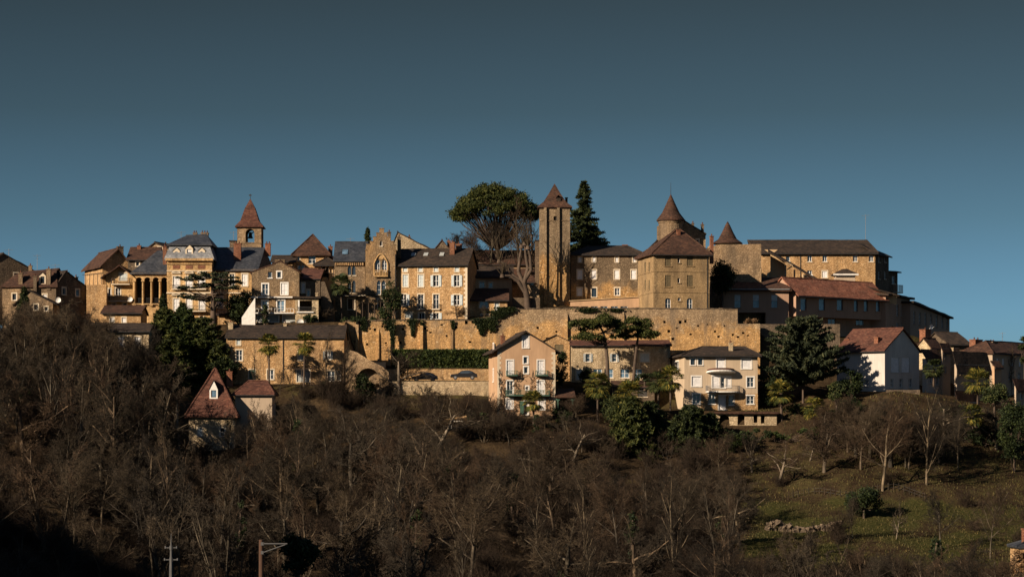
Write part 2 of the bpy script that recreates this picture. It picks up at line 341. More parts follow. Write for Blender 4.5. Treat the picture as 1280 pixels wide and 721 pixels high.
def ground(x, y):
    i = 0
    while i < len(CX) - 2 and x > CX[i + 1]: i += 1
    t = (x - CX[i]) / (CX[i + 1] - CX[i]); t = min(1, max(0, t))
    z = _colz(i, y) * (1 - t) + _colz(i + 1, y) * t
    amp = 0.5 if y < 385 else 0.06
    s_ = -(x * 0.77 + (y - 250) * 0.64); q_ = -x * 0.64 + (y - 250) * 0.77      # unseen hill added off to the left to throw shade on the lower wood
    if s_ > 95 and -150 < q_ < 230:
        a_ = max(0.0, 1 - abs(s_ - 260) / 165.0); b_ = min(1.0, (q_ + 150) / 70.0, (230 - q_) / 80.0)
        z += (89 + 22 * noise.noise(Vector((x * 0.021, y * 0.021, 7.7)))) * (a_ * a_ * (3 - 2 * a_)) * b_
    return z + amp * noise.noise(Vector((x * 0.08, y * 0.08, 3.1)))

def grass_mask(x, y):
    px = x / (K * max(y, 1)) + 640
    m = 0.12 + 0.3 * noise.noise(Vector((x * 0.06, y * 0.06, 0)))
    if y > 330 and y < 400 and px > 930: m = 0.46 if y > 366 else 0.52 + 0.5 * noise.noise(Vector((x * 0.12, y * 0.12, 5)))
    if 255 < y <= 335 and px > 960: m = 0.55
    if y > 366 and y < 390 and px > 930: m -= 0.12
    if 398 < y < 416: m = 0.35
    if y > 386 and px > 940: m = 0.1
    if y > 440: m = 0.4
    return min(1, max(0, m))

def build_ground():
    xs = sorted(set(list(np.linspace(-420, -116, 39)) + list(np.linspace(-110, 110, 111)) + [-24.6, -25.4, 37.6, 38.4, 39.6] + [-4000, -2000, -1000, -600, -330, -260, -210, -170, -140, -125, 125, 150, 200, 300, 600, 1000, 2000, 4000]))
    ys = sorted(set(list(np.linspace(-400, 120, 53)) + list(np.linspace(126, 300, 30)) + list(np.linspace(303, 403, 51)) +
                [403.8, 404.6, 406, 408, 410, 412, 412.9, 415.4, 416.4, 417.6, 419, 419.6, 420, 421, 424] + list(np.linspace(426, 500, 26)) +
                [520, 560, 620, 700, 800, 1000, 1500, 2500, 4000]))
    v = []; g = []
    for y in ys:
        for x in xs:
            v.append((x, y, ground(x, y))); g.append(grass_mask(x, y))
    n = len(xs); f = [(j * n + i, j * n + i + 1, (j + 1) * n + i + 1, (j + 1) * n + i) for j in range(len(ys) - 1) for i in range(n - 1)]
    m, t, p = mat_base('hillside_ground')
    at = nd(t, "ShaderNodeAttribute", attribute_name='grass')
    n1 = noise_n(t, coords(t), 0.35, 6, 0.7); n2 = noise_n(t, coords(t), 2.5, 4, 0.7)
    earth = ramp(t, n1, [(0.3, (0.018, 0.013, 0.009)), (0.5, (0.048, 0.033, 0.019)), (0.7, (0.10, 0.068, 0.036))])
    grass = ramp(t, n2, [(0.3, (0.024, 0.028, 0.010)), (0.55, (0.055, 0.053, 0.018)), (0.75, (0.115, 0.09, 0.036))])
    ad = nd(t, "ShaderNodeMath", operation='MULTIPLY_ADD'); t.links.new(n1, ad.inputs[0]); ad.inputs[1].default_value = 1.2; ad.inputs[2].default_value = -0.6
    a2 = nd(t, "ShaderNodeMath", operation='ADD'); t.links.new(ad.outputs[0], a2.inputs[0]); t.links.new(at.outputs['Fac'], a2.inputs[1])
    f_ = ramp(t, a2.outputs[0], [(0.3, 0.0), (0.6, 1.0)])
    col = mixc(t, f_, earth, grass)
    t.links.new(col, p.inputs['Base Color']); p.inputs['Roughness'].default_value = 1.0; p.inputs['Specular IOR Level'].default_value = 0.0
    bump(t, p, n2, 0.8, 0.3)
    o = mesh_obj('ground', v, f, m, None, True)
    at2 = o.data.attributes.new('grass', 'FLOAT', 'POINT'); at2.data.foreach_set('value', g)
    tag(o, 'grassy and leaf covered hillside under the town', None, None, 'structure')
build_ground()

# ---------------------------------------------------------------- buildings
WROOT = []
def strip_wall(mb, T, prof, zb, holes, rev=0.28):
    """prof: list of (t, z) along the top; holes: (t0, t1, z0, z1, arch)"""
    ts = sorted(set([round(p[0], 4) for p in prof] + [round(h[k], 4) for h in holes for k in (0, 1)]))
    ts = [t for t in ts if prof[0][0] - 1e-3 <= t <= prof[-1][0] + 1e-3]
    def top(t, side):
        for (a, b) in zip(prof[:-1], prof[1:]):
            if b[0] - a[0] < 1e-3: continue
            if (side > 0 and a[0] - 2e-4 <= t < b[0] - 2e-4) or (side < 0 and a[0] + 2e-4 < t <= b[0] + 2e-4):
                return a[1] + (b[1] - a[1]) * (t - a[0]) / (b[0] - a[0])
        return prof[0][1] if side > 0 and t < (prof[0][0] + prof[-1][0]) / 2 else prof[-1][1]
    for a, b in zip(ts[:-1], ts[1:]):
        if b - a < 1e-4: continue
        hs = sorted([h for h in holes if h[0] < a + 1e-3 and h[1] > b - 1e-3], key=lambda h: h[2])
        z = zb
        for h in hs:
            if h[2] > z + 1e-4: mb.poly([T(a, z, 0), T(b, z, 0), T(b, h[2], 0), T(a, h[2], 0)])
            z = max(z, h[3])
        mb.poly([T(a, z, 0), T(b, z, 0), T(b, top(b, -1), 0), T(a, top(a, 1), 0)])
    for (t0, t1, z0, z1, arch) in holes:
        mb.poly([T(t0, z0, 0), T(t0, z1, 0), T(t0, z1, rev), T(t0, z0, rev)])
        mb.poly([T(t1, z0, 0), T(t1, z1, 0), T(t1, z1, rev), T(t1, z0, rev)])
        mb.poly([T(t0, z0, 0), T(t1, z0, 0), T(t1, z0, rev), T(t0, z0, rev)])
        if not arch:
            mb.poly([T(t0, z1, 0), T(t1, z1, 0), T(t1, z1, rev), T(t0, z1, rev)])
        else:
            r = (t1 - t0) / 2; c = (t0 + t1) / 2; ah = min(r * (1.7 if arch == 2 else 1.0), (z1 - z0) * 0.6); n = 5
            for sgn, tc_ in ((-1, t0), (1, t1)):
                pts = []
                for i in range(n + 1):
                    u = i / n
                    xx = c + sgn * r * math.cos(u * PI / 2) if arch == 1 else c + sgn * r * (1 - u ** 1.7)
                    zz = z1 - ah + ah * (math.sin(u * PI / 2) if arch == 1 else u ** 0.95)
                    pts.append((xx, zz))
                for q0, q1 in zip(pts[:-1], pts[1:]):
                    mb.poly([T(tc_, z1, 0), T(q0[0], q0[1], 0), T(q1[0], q1[1], 0)])
                    mb.poly([T(q0[0], q0[1], 0), T(q1[0], q1[1], 0), T(q1[0], q1[1], rev), T(q0[0], q0[1], rev)])

def shell_roof(name, polys, mat, parent, th=0.2, jit=0.035, ridges=(), cell=1.6, ridge_r=0.13):
    bm = bmesh.new()
    for p in polys:
        vs = [bm.verts.new(q) for q in p]
        try: bm.faces.new(vs)
        except ValueError: pass
    bmesh.ops.remove_doubles(bm, verts=bm.verts, dist=0.002)
    mxl = max([ed.calc_length() for ed in bm.edges] or [1])
    for _ in range(3):
        el = [ed for ed in bm.edges if ed.calc_length() > cell]
        if not el: break
        bmesh.ops.subdivide_edges(bm, edges=el, cuts=1, use_grid_fill=True)
    bmesh.ops.triangulate(bm, faces=[f for f in bm.faces if len(f.verts) > 4])
    off = Vector((parent.location.x * 0.37, parent.location.y, 0)) if parent else Vector()
    for v in bm.verts:
        v.co.z += jit * 1.6 * noise.noise(v.co * 0.7 + off) + jit * random.uniform(-0.4, 0.4)
    bmesh.ops.recalc_face_normals(bm, faces=bm.faces)
    bm.verts.ensure_lookup_table(); bm.verts.index_update()
    V = [tuple(v.co) for v in bm.verts]; n = len(V)
    F = [tuple(v.index for v in f.verts) for f in bm.faces]
    bd = [(ed.verts[0].index, ed.verts[1].index) for ed in bm.edges if ed.is_boundary]
    bm.free()
    V2 = V + [(a, b, c - th) for a, b, c in V]
    F2 = F + [tuple(n + i for i in reversed(f)) for f in F] + [(a, b, n + b, n + a) for a, b in bd]
    mb = MB(); mb.v = V2; mb.f = F2; mb.m = [0] * len(F2)
    for p, q in ridges:
        p = Vector(p); q = Vector(q); L = (q - p).length; k = max(1, int(L / 1.5)); prev = p
        for i in range(1, k + 1):
            c = p.lerp(q, i / k) + Vector((0, 0, random.uniform(-0.03, 0.03)))
            mb.tube(prev, c, ridge_r, ridge_r, 5, True); prev = c
    return mb.build(name, mat, parent)

class House:
    def __init__(s, name, label, cat, x0, x1, yb, ye, D, dp, ang=0.0, wall='gold', group=None, host=None, fd=4.0, trim='trim', frame='frame'):
        a = R(ang); s.u = (math.cos(a), math.sin(a)); s.n = (-math.sin(a), math.cos(a))
        s.O = (wx(x0, D), D); s.D = D; s.dp = dp; s.ang = a
        s.zb = wz(yb, D); s.ox = s.oy = s.oz = 0.0; s.rc, s.rs = 1.0, 0.0
        if host is None:
            s.root = empty(name, (s.O[0], s.O[1], s.zb), a); tag(s.root, label, cat, group)
        else:
            s.root = host.root
            dx = s.O[0] - host.root.location.x; dy = s.O[1] - host.root.location.y
            hu, hn = host.u, host.n; ra = a - R(host.ang); s.rc, s.rs = math.cos(ra), math.sin(ra)
            s.ox = dx * hu[0] + dy * hu[1]; s.oy = dx * hn[0] + dy * hn[1]; s.oz = s.zb - host.root.location.z
        s.w = s.loc(x1, ye, 0)[0]; s.ze = wz(ye, D) - s.zb
        s.wall = M[wall]; s.holes = {'F': [], 'L': [], 'R': [], 'B': []}; s.wins = []; s.fd = fd
        s.trim = M[trim] if trim else None; s.fr = M[frame]
        s.prof = {}
        s.roof = None; s.no = ()
    # point mapping: photo pixel to wall planes
    def loc(s, px, py, yl=0.0):
        ox = s.O[0] + s.n[0] * yl; oy = s.O[1] + s.n[1] * yl; a = (px - 640) * K
        t = (a * oy - ox) / (s.u[0] - a * s.u[1]); D = oy + t * s.u[1]
        return t, wz(py, D) - s.zb
    def locs(s, px, py, xl):
        ox = s.O[0] + s.u[0] * xl; oy = s.O[1] + s.u[1] * xl; a = (px - 640) * K
        t = (a * oy - ox) / (s.n[0] - a * s.n[1]); D = oy + t * s.n[1]
        return t, wz(py, D) - s.zb
    def P(s, x, y, z):
        return (x * s.rc - y * s.rs + s.ox, x * s.rs + y * s.rc + s.oy, z + s.oz)
    def T(s, face):
        if face == 'F': return lambda t, z, d: s.P(t, d, z)
        if face == 'L': return lambda t, z, d: s.P(d, t, z)
        if face == 'R': return lambda t, z, d: s.P(s.w - d, t, z)
        return lambda t, z, d: s.P(t, s.dp - d, z)
    def px2(s, face, px, py):
        if face == 'F': return s.loc(px, py)
        if face == 'L': return s.locs(px, py, 0)
        if face == 'R': return s.locs(px, py, s.w)
    def win(s, face, px, py, w, h, style='g', arch=0, shc='shut', **kw):
        """centre px,py and size in photo pixels"""
        t0, z0 = s.px2(face, px - w / 2, py + h / 2); t1, z1 = s.px2(face, px + w / 2, py - h / 2)
        if t0 > t1: t0, t1 = t1, t0
        s.rawwin(face, t0, t1, z0, z1, style, arch, shc, **kw)
    def rawwin(s, face, t0, t1, z0, z1, style='g', arch=0, shc='shut', **kw):
        s.holes[face].append((t0, t1, z0, z1, arch)); s.wins.append((face, t0, t1, z0, z1, style, arch, shc, kw))
    def row(s, face, pxs, py, w, h, style='g', **kw):
        for p in pxs: s.win(face, p, py, w, h, style, **kw)
    def _makewin(s, face, t0, t1, z0, z1, style, arch, shc, kw):
        if style == 'n': return
        T = s.T(face); B = lambda mb, a, b, c, d, e_, f: mb.box(a, b, c, d, e_, f, lambda t, z, dd: T(t, z, dd))
        def bx(mb, ta, tb, za, zb_, da, db): mb.box(ta, tb, za, zb_, da, db, T)
        mb = MB(); w = t1 - t0; h = z1 - z0; fw = 0.07
        base = style[0]
        fr = M[kw['fr']] if 'fr' in kw else s.fr
        if base in 'god':
            bx(mb, t0, t0 + fw, z0, z1, 0.14, 0.2); bx(mb, t1 - fw, t1, z0, z1, 0.14, 0.2)
            bx(mb, t0 + fw, t1 - fw, z1 - fw, z1, 0.14, 0.2); bx(mb, t0 + fw, t1 - fw, z0, z0 + fw, 0.14, 0.2)
            c = (t0 + t1) / 2
            if w > 0.7: bx(mb, c - 0.045, c + 0.045, z0 + fw, z1 - fw, 0.142, 0.198)
            nb = max(1, int(round(h / 0.75)))
            for i in range(1, nb):
                z = z0 + h * i / nb; bx(mb, t0 + fw, t1 - fw, z - 0.025, z + 0.025, 0.145, 0.195)
        mb.c = 1
        if s.trim is not None and not kw.get('nt') :
            k = 0.16
            bx(mb, t0 - k, t0 - 0.003, z0, z1 + 0.003, -0.03, 0.04); bx(mb, t1 + 0.003, t1 + k, z0, z1 + 0.003, -0.03, 0.04)
            if not arch: bx(mb, t0 - k, t1 + k, z1 + 0.004, z1 + 0.2, -0.035, 0.04)
        bx(mb, t0 - 0.14, t1 + 0.14, z0 - 0.13, z0 - 0.003, -0.1, 0.12)
        tm = M[kw['tm']] if 'tm' in kw else (s.trim or s.wall)
        f = mb.build('window' if base != 'D' else 'door', [fr, tm], s.root)
        p = MB()
        if base in 'go':
            p.poly([T(t0, z0, 0.18), T(t1, z0, 0.18), T(t1, z1, 0.18), T(t0, z1, 0.18)]); p.build('pane', M[kw.get('gl', 'glass')], f)
        elif base == 'd':
            p.poly([T(t0, z0, 0.25), T(t1, z0, 0.25), T(t1, z1, 0.25), T(t0, z1, 0.25)]); p.build('pane', M['void'], f)
        def panel(q, ta, tb, da, db, split=False):
            bx(q, ta, tb, z0, z1, da, db)
            # louvre battens
            nb = max(2, int(h / 0.5))
            for i in range(nb):
                za = z0 + 0.06 + (h - 0.1) * i / nb
                bx(q, ta + 0.05, tb - 0.05, za, za + (h / nb) * 0.55, da - 0.015, da + 0.002)
        if base == 'c':
            q = MB(); c = (t0 + t1) / 2
            part = kw.get('part', 0.0)
            if w > 0.8:
                panel(q, t0 + 0.01, c - 0.012, 0.08, 0.13); panel(q, c + 0.012, t1 - 0.01, 0.08, 0.13)
            else: panel(q, t0 + 0.01, t1 - 0.01, 0.08, 0.13)
            q.build('shutter', M[shc], f)
            p.poly([T(t0, z0, 0.2), T(t1, z0, 0.2), T(t1, z1, 0.2), T(t0, z1, 0.2)]); p.build('pane', M['glass'], f)
        if base == 'r':   # roller blind drawn part-way
            q = MB(); pr = kw.get('part', 1.0); zc = z1 - h * pr
            bx(q, t0 + 0.01, t1 - 0.01, zc, z1, 0.09, 0.13)
            nb = int((z1 - zc) / 0.25)
            for i in range(nb): bx(q, t0 + 0.02, t1 - 0.02, zc + 0.25 * i, zc + 0.25 * i + 0.2, 0.082, 0.092)
            q.build('blind', M[shc], f)
            p.poly([T(t0, z0, 0.2), T(t1, z0, 0.2), T(t1, z1, 0.2), T(t0, z1, 0.2)]); p.build('pane', M[kw.get('gl', 'glass')], f)
        if base == 'o':
            for (ta, tb) in ((t0 - w * 0.5 - 0.03, t0 - 0.03), (t1 + 0.03, t1 + w * 0.5 + 0.03)):
                q = MB(); panel(q, ta, tb, -0.09, -0.045); q.build('shutter', M[shc], f)
        if base == 'D':
            q = MB(); bx(q, t0 + 0.01, t1 - 0.01, z0, z1, 0.12, 0.18)
            for i in range(2):
                for j in range(3):
                    bx(q, t0 + w * (0.1 + 0.45 * i), t0 + w * (0.45 + 0.45 * i), z0 + h * (0.06 + 0.31 * j), z0 + h * (0.31 + 0.31 * j), 0.10, 0.121)
            q.build('door_leaf', M[shc], f)
    def build(s):
        r = s.roof; w, d, ze = s.w, s.dp, s.ze
        prof = {'F': [(0, ze), (w, ze)], 'B': [(0, ze), (w, ze)], 'L': [(0, ze), (d, ze)], 'R': [(0, ze), (d, ze)]}
        if r and r[0] == 'gx':
            yr = r[1].get('yr', d / 2); zr = r[1]['zr']
            prof['L'] = [(0, ze), (yr, zr), (d, ze)]; prof['R'] = list(prof['L'])
        if r and r[0] == 'gy':
            xr = r[1].get('xr', w / 2); zr = r[1]['zr']; z2 = r[1].get('ze2', ze)
            prof['F'] = [(0, ze), (xr, zr), (w, z2)]; prof['B'] = list(prof['F'])
            prof['R'] = [(0, z2), (d, z2)]
        prof.update(s.prof)
        mb = MB()
        for f in 'FBLR':
            if f in s.no: continue
            strip_wall(mb, s.T(f), prof[f], -s.fd, s.holes[f], s.rev if hasattr(s, 'rev') else 0.3)
        s.wallobj = mb.build('wall', s.wall, s.root)
        for wd in s.wins: s._makewin(*wd)
        if r: s._roof(r[0], r[1])
        return s
    def _roof(s, kind, q):
        w, d, ze = s.w, s.dp, s.ze; o = q.get('o', 0.45); og = q.get('og', o * 0.6); th = q.get('th', 0.2); mt = M[q.get('m', 'tile')]
        P = s.P; L = th + 0.01; rd = []; polys = []
        if kind == 'gx':
            yr = q.get('yr', d / 2); zr = q['zr']; sf = (zr - ze) / yr; sb = (zr - ze) / (d - yr)
            A = P(-og, -o, ze - o * sf + L); B = P(w + og, -o, ze - o * sf + L); Cc = P(w + og, yr, zr + L); Dd = P(-og, yr, zr + L)
            E = P(w + og, d + o, ze - o * sb + L); F = P(-og, d + o, ze - o * sb + L)
            polys = [[A, B, Cc, Dd], [Dd, Cc, E, F]]; rd = [(Dd, Cc)]
        elif kind == 'gy':
            xr = q.get('xr', w / 2); zr = q['zr']; z2 = q.get('ze2', ze); sl = (zr - ze) / xr; sr = (zr - z2) / (w - xr)
            A = P(-o, -og, ze - o * sl + L); B = P(xr, -og, zr + L); Cc = P(w + o, -og, z2 - o * sr + L)
            A2 = P(-o, d + og, ze - o * sl + L); B2 = P(xr, d + og, zr + L); C2 = P(w + o, d + og, z2 - o * sr + L)
            polys = [[A, B, B2, A2], [B, Cc, C2, B2]]; rd = [(B, B2)]
        elif kind == 'hip':
            xa, xb, zr = q['xa'], q['xb'], q['zr']; yr = q.get('yr', d / 2); sf = (zr - ze) / yr; zo = ze - o * sf * 0.8 + L
            A = P(-o, -o, zo); B = P(w + o, -o, zo); Cc = P(w + o, d + o, zo); Dd = P(-o, d + o, zo)
            E = P(xa, yr, zr + L); F = P(xb, yr, zr + L)
            polys = [[A, B, F, E], [Cc, Dd, E, F]]
            polys += [[B, Cc, F], [Dd, A, E]]
            rd = [(E, F), (A, E), (B, F), (Cc, F), (Dd, E)]
        elif kind == 'pyr':
            E = P(q.get('xa', w / 2), q.get('yr', d / 2), q['zr'] + L); sf = (q['zr'] - ze) / (d / 2); zo = ze - o * sf * 0.7 + L
            A = P(-o, -o, zo); B = P(w + o, -o, zo); Cc = P(w + o, d + o, zo); Dd = P(-o, d + o, zo)
            polys = [[A, B, E], [B, Cc, E], [Cc, Dd, E], [Dd, A, E]]; rd = [(A, E), (B, E), (Cc, E), (Dd, E)]
        elif kind == 'mono':     # low at the front, high at the back
            z2 = q['zr']; sf = (z2 - ze) / d
            polys = [[P(-og, -o, ze - o * sf + L), P(w + og, -o, ze - o * sf + L), P(w + og, d + 0.2, z2 + L), P(-og, d + 0.2, z2 + L)]]
        elif kind == 'flat':
            polys = [[P(-o, -o, ze + L), P(w + o, -o, ze + L), P(w + o, d + o, ze + L), P(-o, d + o, ze + L)]]
        s.roofobj = shell_roof('roof', polys, mt, s.root, th, q.get('jit', 0.07), rd if q.get('rd', True) else (), ridge_r=q.get('rr', 0.12))
        if q.get('gut', True) and kind in ('gx', 'hip', 'mono'):
            g = MB(); z = polys[0][0][2] - th
            a = polys[0][0]; b = polys[0][1]
            g.tube((a[0], a[1], z), (b[0], b[1], z), 0.08, 0.08, 6)
            g.build('gutter', M['iron'], s.root)
    def chim(s, px, pt, wpx, hpx, yl, m='brick', pots=1, dd=None):
        x0, zt = s.loc(px - wpx / 2, pt, yl); x1, _ = s.loc(px + wpx / 2, pt, yl); _, zb = s.loc(px, pt + hpx, yl)
        dd = dd or max(0.5, min(1.1, (x1 - x0))); mb = MB()
        mb.box(x0, x1, yl - dd / 2, yl + dd / 2, zb - 0.6, zt - 0.12, s.P)
        mb.box(x0 - 0.07, x1 + 0.07, yl - dd / 2 - 0.07, yl + dd / 2 + 0.07, zt - 0.118, zt, s.P)
        mb.c = 1
        for i in range(pots):
            cx = x0 + (x1 - x0) * (i + 0.5) / pots
            mb.tube(s.P(cx, yl, zt), s.P(cx, yl, zt + 0.35), 0.11, 0.09, 7)
        return mb.build('chimney', [M[m], M['tiler']], s.roofobj)
    def dormer(s, px, py, w, h, yl, mt='slatel', face='shut', rise=0.5, arch=0, fm='trim', deep=2.0):
        x0, z0 = s.loc(px - w / 2, py + h / 2, yl); x1, z1 = s.loc(px + w / 2, py - h / 2, yl)
        mb = MB(); T = lambda t, z, d: s.P(t, yl + d, z); k = 0.22
        strip_wall(mb, T, [(x0 - k, z1 + 0.12), ((x0 + x1) / 2, z1 + 0.12 + rise), (x1 + k, z1 + 0.12)], z0 - 0.25, [(x0, x1, z0, z1, arch)], 0.15)
        mb.poly([T(x0 - k, z0 - .25, 0), T(x0 - k, z1 + .12, 0), T(x0 - k, z1 + .12, deep), T(x0 - k, z0 - .25, deep)])
        mb.poly([T(x1 + k, z0 - .25, 0), T(x1 + k, z1 + .12, 0), T(x1 + k, z1 + .12, deep), T(x1 + k, z0 - .25, deep)])
        mb.c = 1; c = (x0 + x1) / 2
        mb.poly([T(x0 - k - .1, z1 + 0.08, -0.1), T(c, z1 + .16 + rise, -.1), T(c, z1 + .16 + rise, deep), T(x0 - k - .1, z1 + .08, deep)])
        mb.poly([T(x1 + k + .1, z1 + 0.08, -0.1), T(c, z1 + .16 + rise, -.1), T(c, z1 + .16 + rise, deep), T(x1 + k + .1, z1 + .08, deep)])
        o = mb.build('dormer', [M[fm], M[mt]], s.root)
        q = MB(); q.poly([T(x0, z0, .14), T(x1, z0, .14), T(x1, z1, .14), T(x0, z1, .14)])
        q.build('pane' if face == 'glass' else 'shutter', M[face], o)
    def balcony(s, xa, xb, py, dep=0.9, m='iron', hpx=7.5, slab='trim', yl=0.0, bars=0.16):
        x0, z = s.loc(xa, py, yl); x1, _ = s.loc(xb, py, yl); mb = MB()
        mb.box(x0, x1, yl - dep, yl - 0.01, z - 0.16, z, s.P)
        mb.c = 1; zt = z + hpx * K * s.D
        mb.box(x0, x1, yl - dep, yl - dep + 0.05, zt - 0.05, zt, s.P)
        for xx in (x0, x1 - 0.05): mb.box(xx, xx + 0.05, yl - dep + .05, yl - 0.01, zt - 0.05, zt, s.P)
        n = max(2, int((x1 - x0) / bars))
        for i in range(n + 1):
            x = x0 + (x1 - x0 - 0.035) * i / n; mb.box(x, x + 0.035, yl - dep, yl - dep + 0.035, z, zt - 0.05, s.P)
        for j in range(1, int(dep / bars)):
            for xx in (x0, x1 - 0.035): mb.box(xx, xx + 0.035, yl - dep + j * bars, yl - dep + j * bars + 0.035, z, zt - 0.05, s.P)
        return mb.build('balcony', [M[slab], M[m]], s.root)
    def band(s, py, m='trim', hpx=2.0, out=0.12, xa=None, xb=None, name='cornice', face='F'):
        z = s.loc(xa or 640, py, 0)[1] if s.ang else wz(py, s.D) - s.zb
        x0 = 0 if xa is None else s.loc(xa, py)[0]; x1 = s.w if xb is None else s.loc(xb, py)[0]
        mb = MB(); h = hpx * K * s.D
        mb.box(x0 - out * 0.5, x1 + out * 0.5, -out, 0.05, z - h / 2, z + h / 2, s.P)
        return mb.build(name, M[m], s.root)
    def quoins(s, xs=None, m='trim'):
        for side in (0, 1):
            mb = MB(); z = 0.1; i = 0
            while z < s.ze - 0.5:
                k = 0.55 if i % 2 else 0.32
                if side == 0: mb.box(-0.025, k, -0.025, 0.06, z, z + 0.355, s.P)
                else: mb.box(s.w - k, s.w + 0.025, -0.025, 0.06, z, z + 0.355, s.P)
                z += 0.36; i += 1
            mb.build('corner_stones', M[m], s.root)
    def aerial(s, px, pt, hpx, yl):
        x, zt = s.loc(px, pt, yl); _, zb = s.loc(px, pt + hpx, yl); mb = MB()
        mb.tube(s.P(x, yl, zb - 0.5), s.P(x, yl, zt), 0.035, 0.03, 5)
        mb.tube(s.P(x - 0.7, yl, zt - 0.25), s.P(x + 0.7, yl, zt - 0.15), 0.025, 0.025, 4)
        for k in range(6): mb.tube(s.P(x - 0.6 + k * 0.24, yl - 0.25, zt - 0.24 + k * .016), s.P(x - 0.6 + k * 0.24, yl + 0.25, zt - 0.24 + k * .016), 0.018, 0.018, 4)
        mb.tube(s.P(x - 0.3, yl, zt - 0.7), s.P(x + 0.3, yl, zt - 0.7), 0.02, 0.02, 4)
        mb.build('aerial', M['metal'], s.roofobj)
    def dish(s, px, py, yl, r=0.45, m='frame'):
        x, z = s.loc(px, py, yl); mb = MB(); n = 14; rs = []
        for k, (rr, dd) in enumerate(((r, 0.0), (r * 0.7, 0.10), (r * 0.35, 0.15), (0.02, 0.17))):
            rs.append([s.P(x + rr * math.cos(2 * PI * i / n), yl - 0.3 + dd, z + rr * math.sin(2 * PI * i / n)) for i in range(n)])
        mb.loft(rs); mb.tube(s.P(x, yl - 0.13, z), s.P(x, yl + 0.1, z - 0.3), 0.03, 0.03, 5)
        mb.tube(s.P(x, yl - 0.2, z - r * .8), s.P(x, yl - 0.75, z), 0.02, 0.02, 4)
        mb.build('satellite_dish', M[m], s.root)
    def downpipe(s, px, pt, pb):
        x, z1 = s.loc(px, pt); _, z0 = s.loc(px, pb); mb = MB()
        mb.tube(s.P(x, -0.08, z0), s.P(x, -0.08, z1), 0.055, 0.055, 6); mb.build('downpipe', M['iron'], s.root)
    def rz(s, py, yl=None, px=None):
        yl = s.dp / 2 if yl is None else yl
        return s.loc(px if px is not None else 640, py, yl)[1] if s.ang else wz(py, s.D + yl) - s.zb
# ---------------------------------------------------------------- the town
random.seed(5)
# --- far left dark house
h = House('house', 'dark gabled house at the far left edge of the skyline, with aerials on its roof', 'house', -30, 45, 372, 338, 425, 6, ang=30, wall='dstone', group='houses of the hilltop town')
h.roof = ('gy', dict(xr=h.loc(4, 338)[0], zr=h.loc(4, 318)[1], m='tiled', o=0.3)); h.win('F', 20, 345, 5, 7, 'g'); h.build(); h.aerial(11, 311, 10, 5); h.aerial(46.5, 318, 18, 8)
# --- mansard house
h = House('house', 'tall house with red mansard roof, one pale dormer and several chimneys, at far left', 'house', 3, 70, 400, 358, 421, 9, wall='brown', group='houses of the hilltop town')
h.win('F', 56, 372, 5, 8, 'c'); h.win('F', 38, 371, 5, 8, 'g'); h.win('F', 18, 371, 5, 8, 'g')
h.build(); zt = wz(339, 423) - h.zb
mbp = [[(-.3, -.3, h.ze), (h.w + .3, -.3, h.ze), (h.w - .2, 1.6, zt), (1.6, 1.6, zt - .6)],
       [(h.w + .3, -.3, h.ze), (h.w + .3, 9.3, h.ze), (h.w - .2, 7.4, zt), (h.w - .2, 1.6, zt)],
       [(h.w + .3, 9.3, h.ze), (-.3, 9.3, h.ze), (1.6, 7.4, zt - .6), (h.w - .2, 7.4, zt)],
       [(-.3, 9.3, h.ze), (-.3, -.3, h.ze), (1.6, 1.6, zt - .6), (1.6, 7.4, zt - .6)],
       [(1.6, 1.6, zt - .6), (h.w - .2, 1.6, zt), (h.w - .2, 4.5, zt + .7), (2.5, 4.5, zt + .1)],
       [(h.w - .2, 7.4, zt), (1.6, 7.4, zt - .6), (2.5, 4.5, zt + .1), (h.w - .2, 4.5, zt + .7)]]
h.roofobj = shell_roof('roof', mbp, M['tile'], h.root)
h.dormer(53, 350, 5, 9, 0.0, mt='tile', face='glass'); h.chim(26, 341, 5, 20, 0.3, 'brown'); h.chim(61, 336, 5, 22, 0.2, 'brown'); h.chim(44, 345, 4, 20, -0.3, 'dstone'); h.chim(38, 332, 4, 8, 5, 'brown')
h.dish(73, 375, -0.2); h.aerial(69, 330, 8, 4)
# --- right-hand shaded neighbour
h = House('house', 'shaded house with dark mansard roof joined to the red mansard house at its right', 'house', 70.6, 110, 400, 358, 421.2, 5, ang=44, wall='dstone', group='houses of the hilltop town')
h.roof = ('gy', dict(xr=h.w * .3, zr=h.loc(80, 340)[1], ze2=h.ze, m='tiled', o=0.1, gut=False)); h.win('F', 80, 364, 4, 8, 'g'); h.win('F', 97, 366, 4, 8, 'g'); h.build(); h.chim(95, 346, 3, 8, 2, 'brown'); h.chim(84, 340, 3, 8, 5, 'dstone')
# --- low house in front
h = House('house', 'low house with a brown lean-to tiled roof below the red mansard house', 'house', 20, 66, 402, 379, 413, 6, wall='brown', group='houses of the hilltop town')
h.roof = ('gy', dict(xr=h.loc(36, 366)[0], zr=wz(364, 413) - h.zb, m='tiled')); h.win('F', 45, 384, 5, 7, 'g'); h.win('F', 58, 386, 4, 5, 'g'); h.build(); h.chim(12 + 15, 366, 4, 8, 3, 'brown')
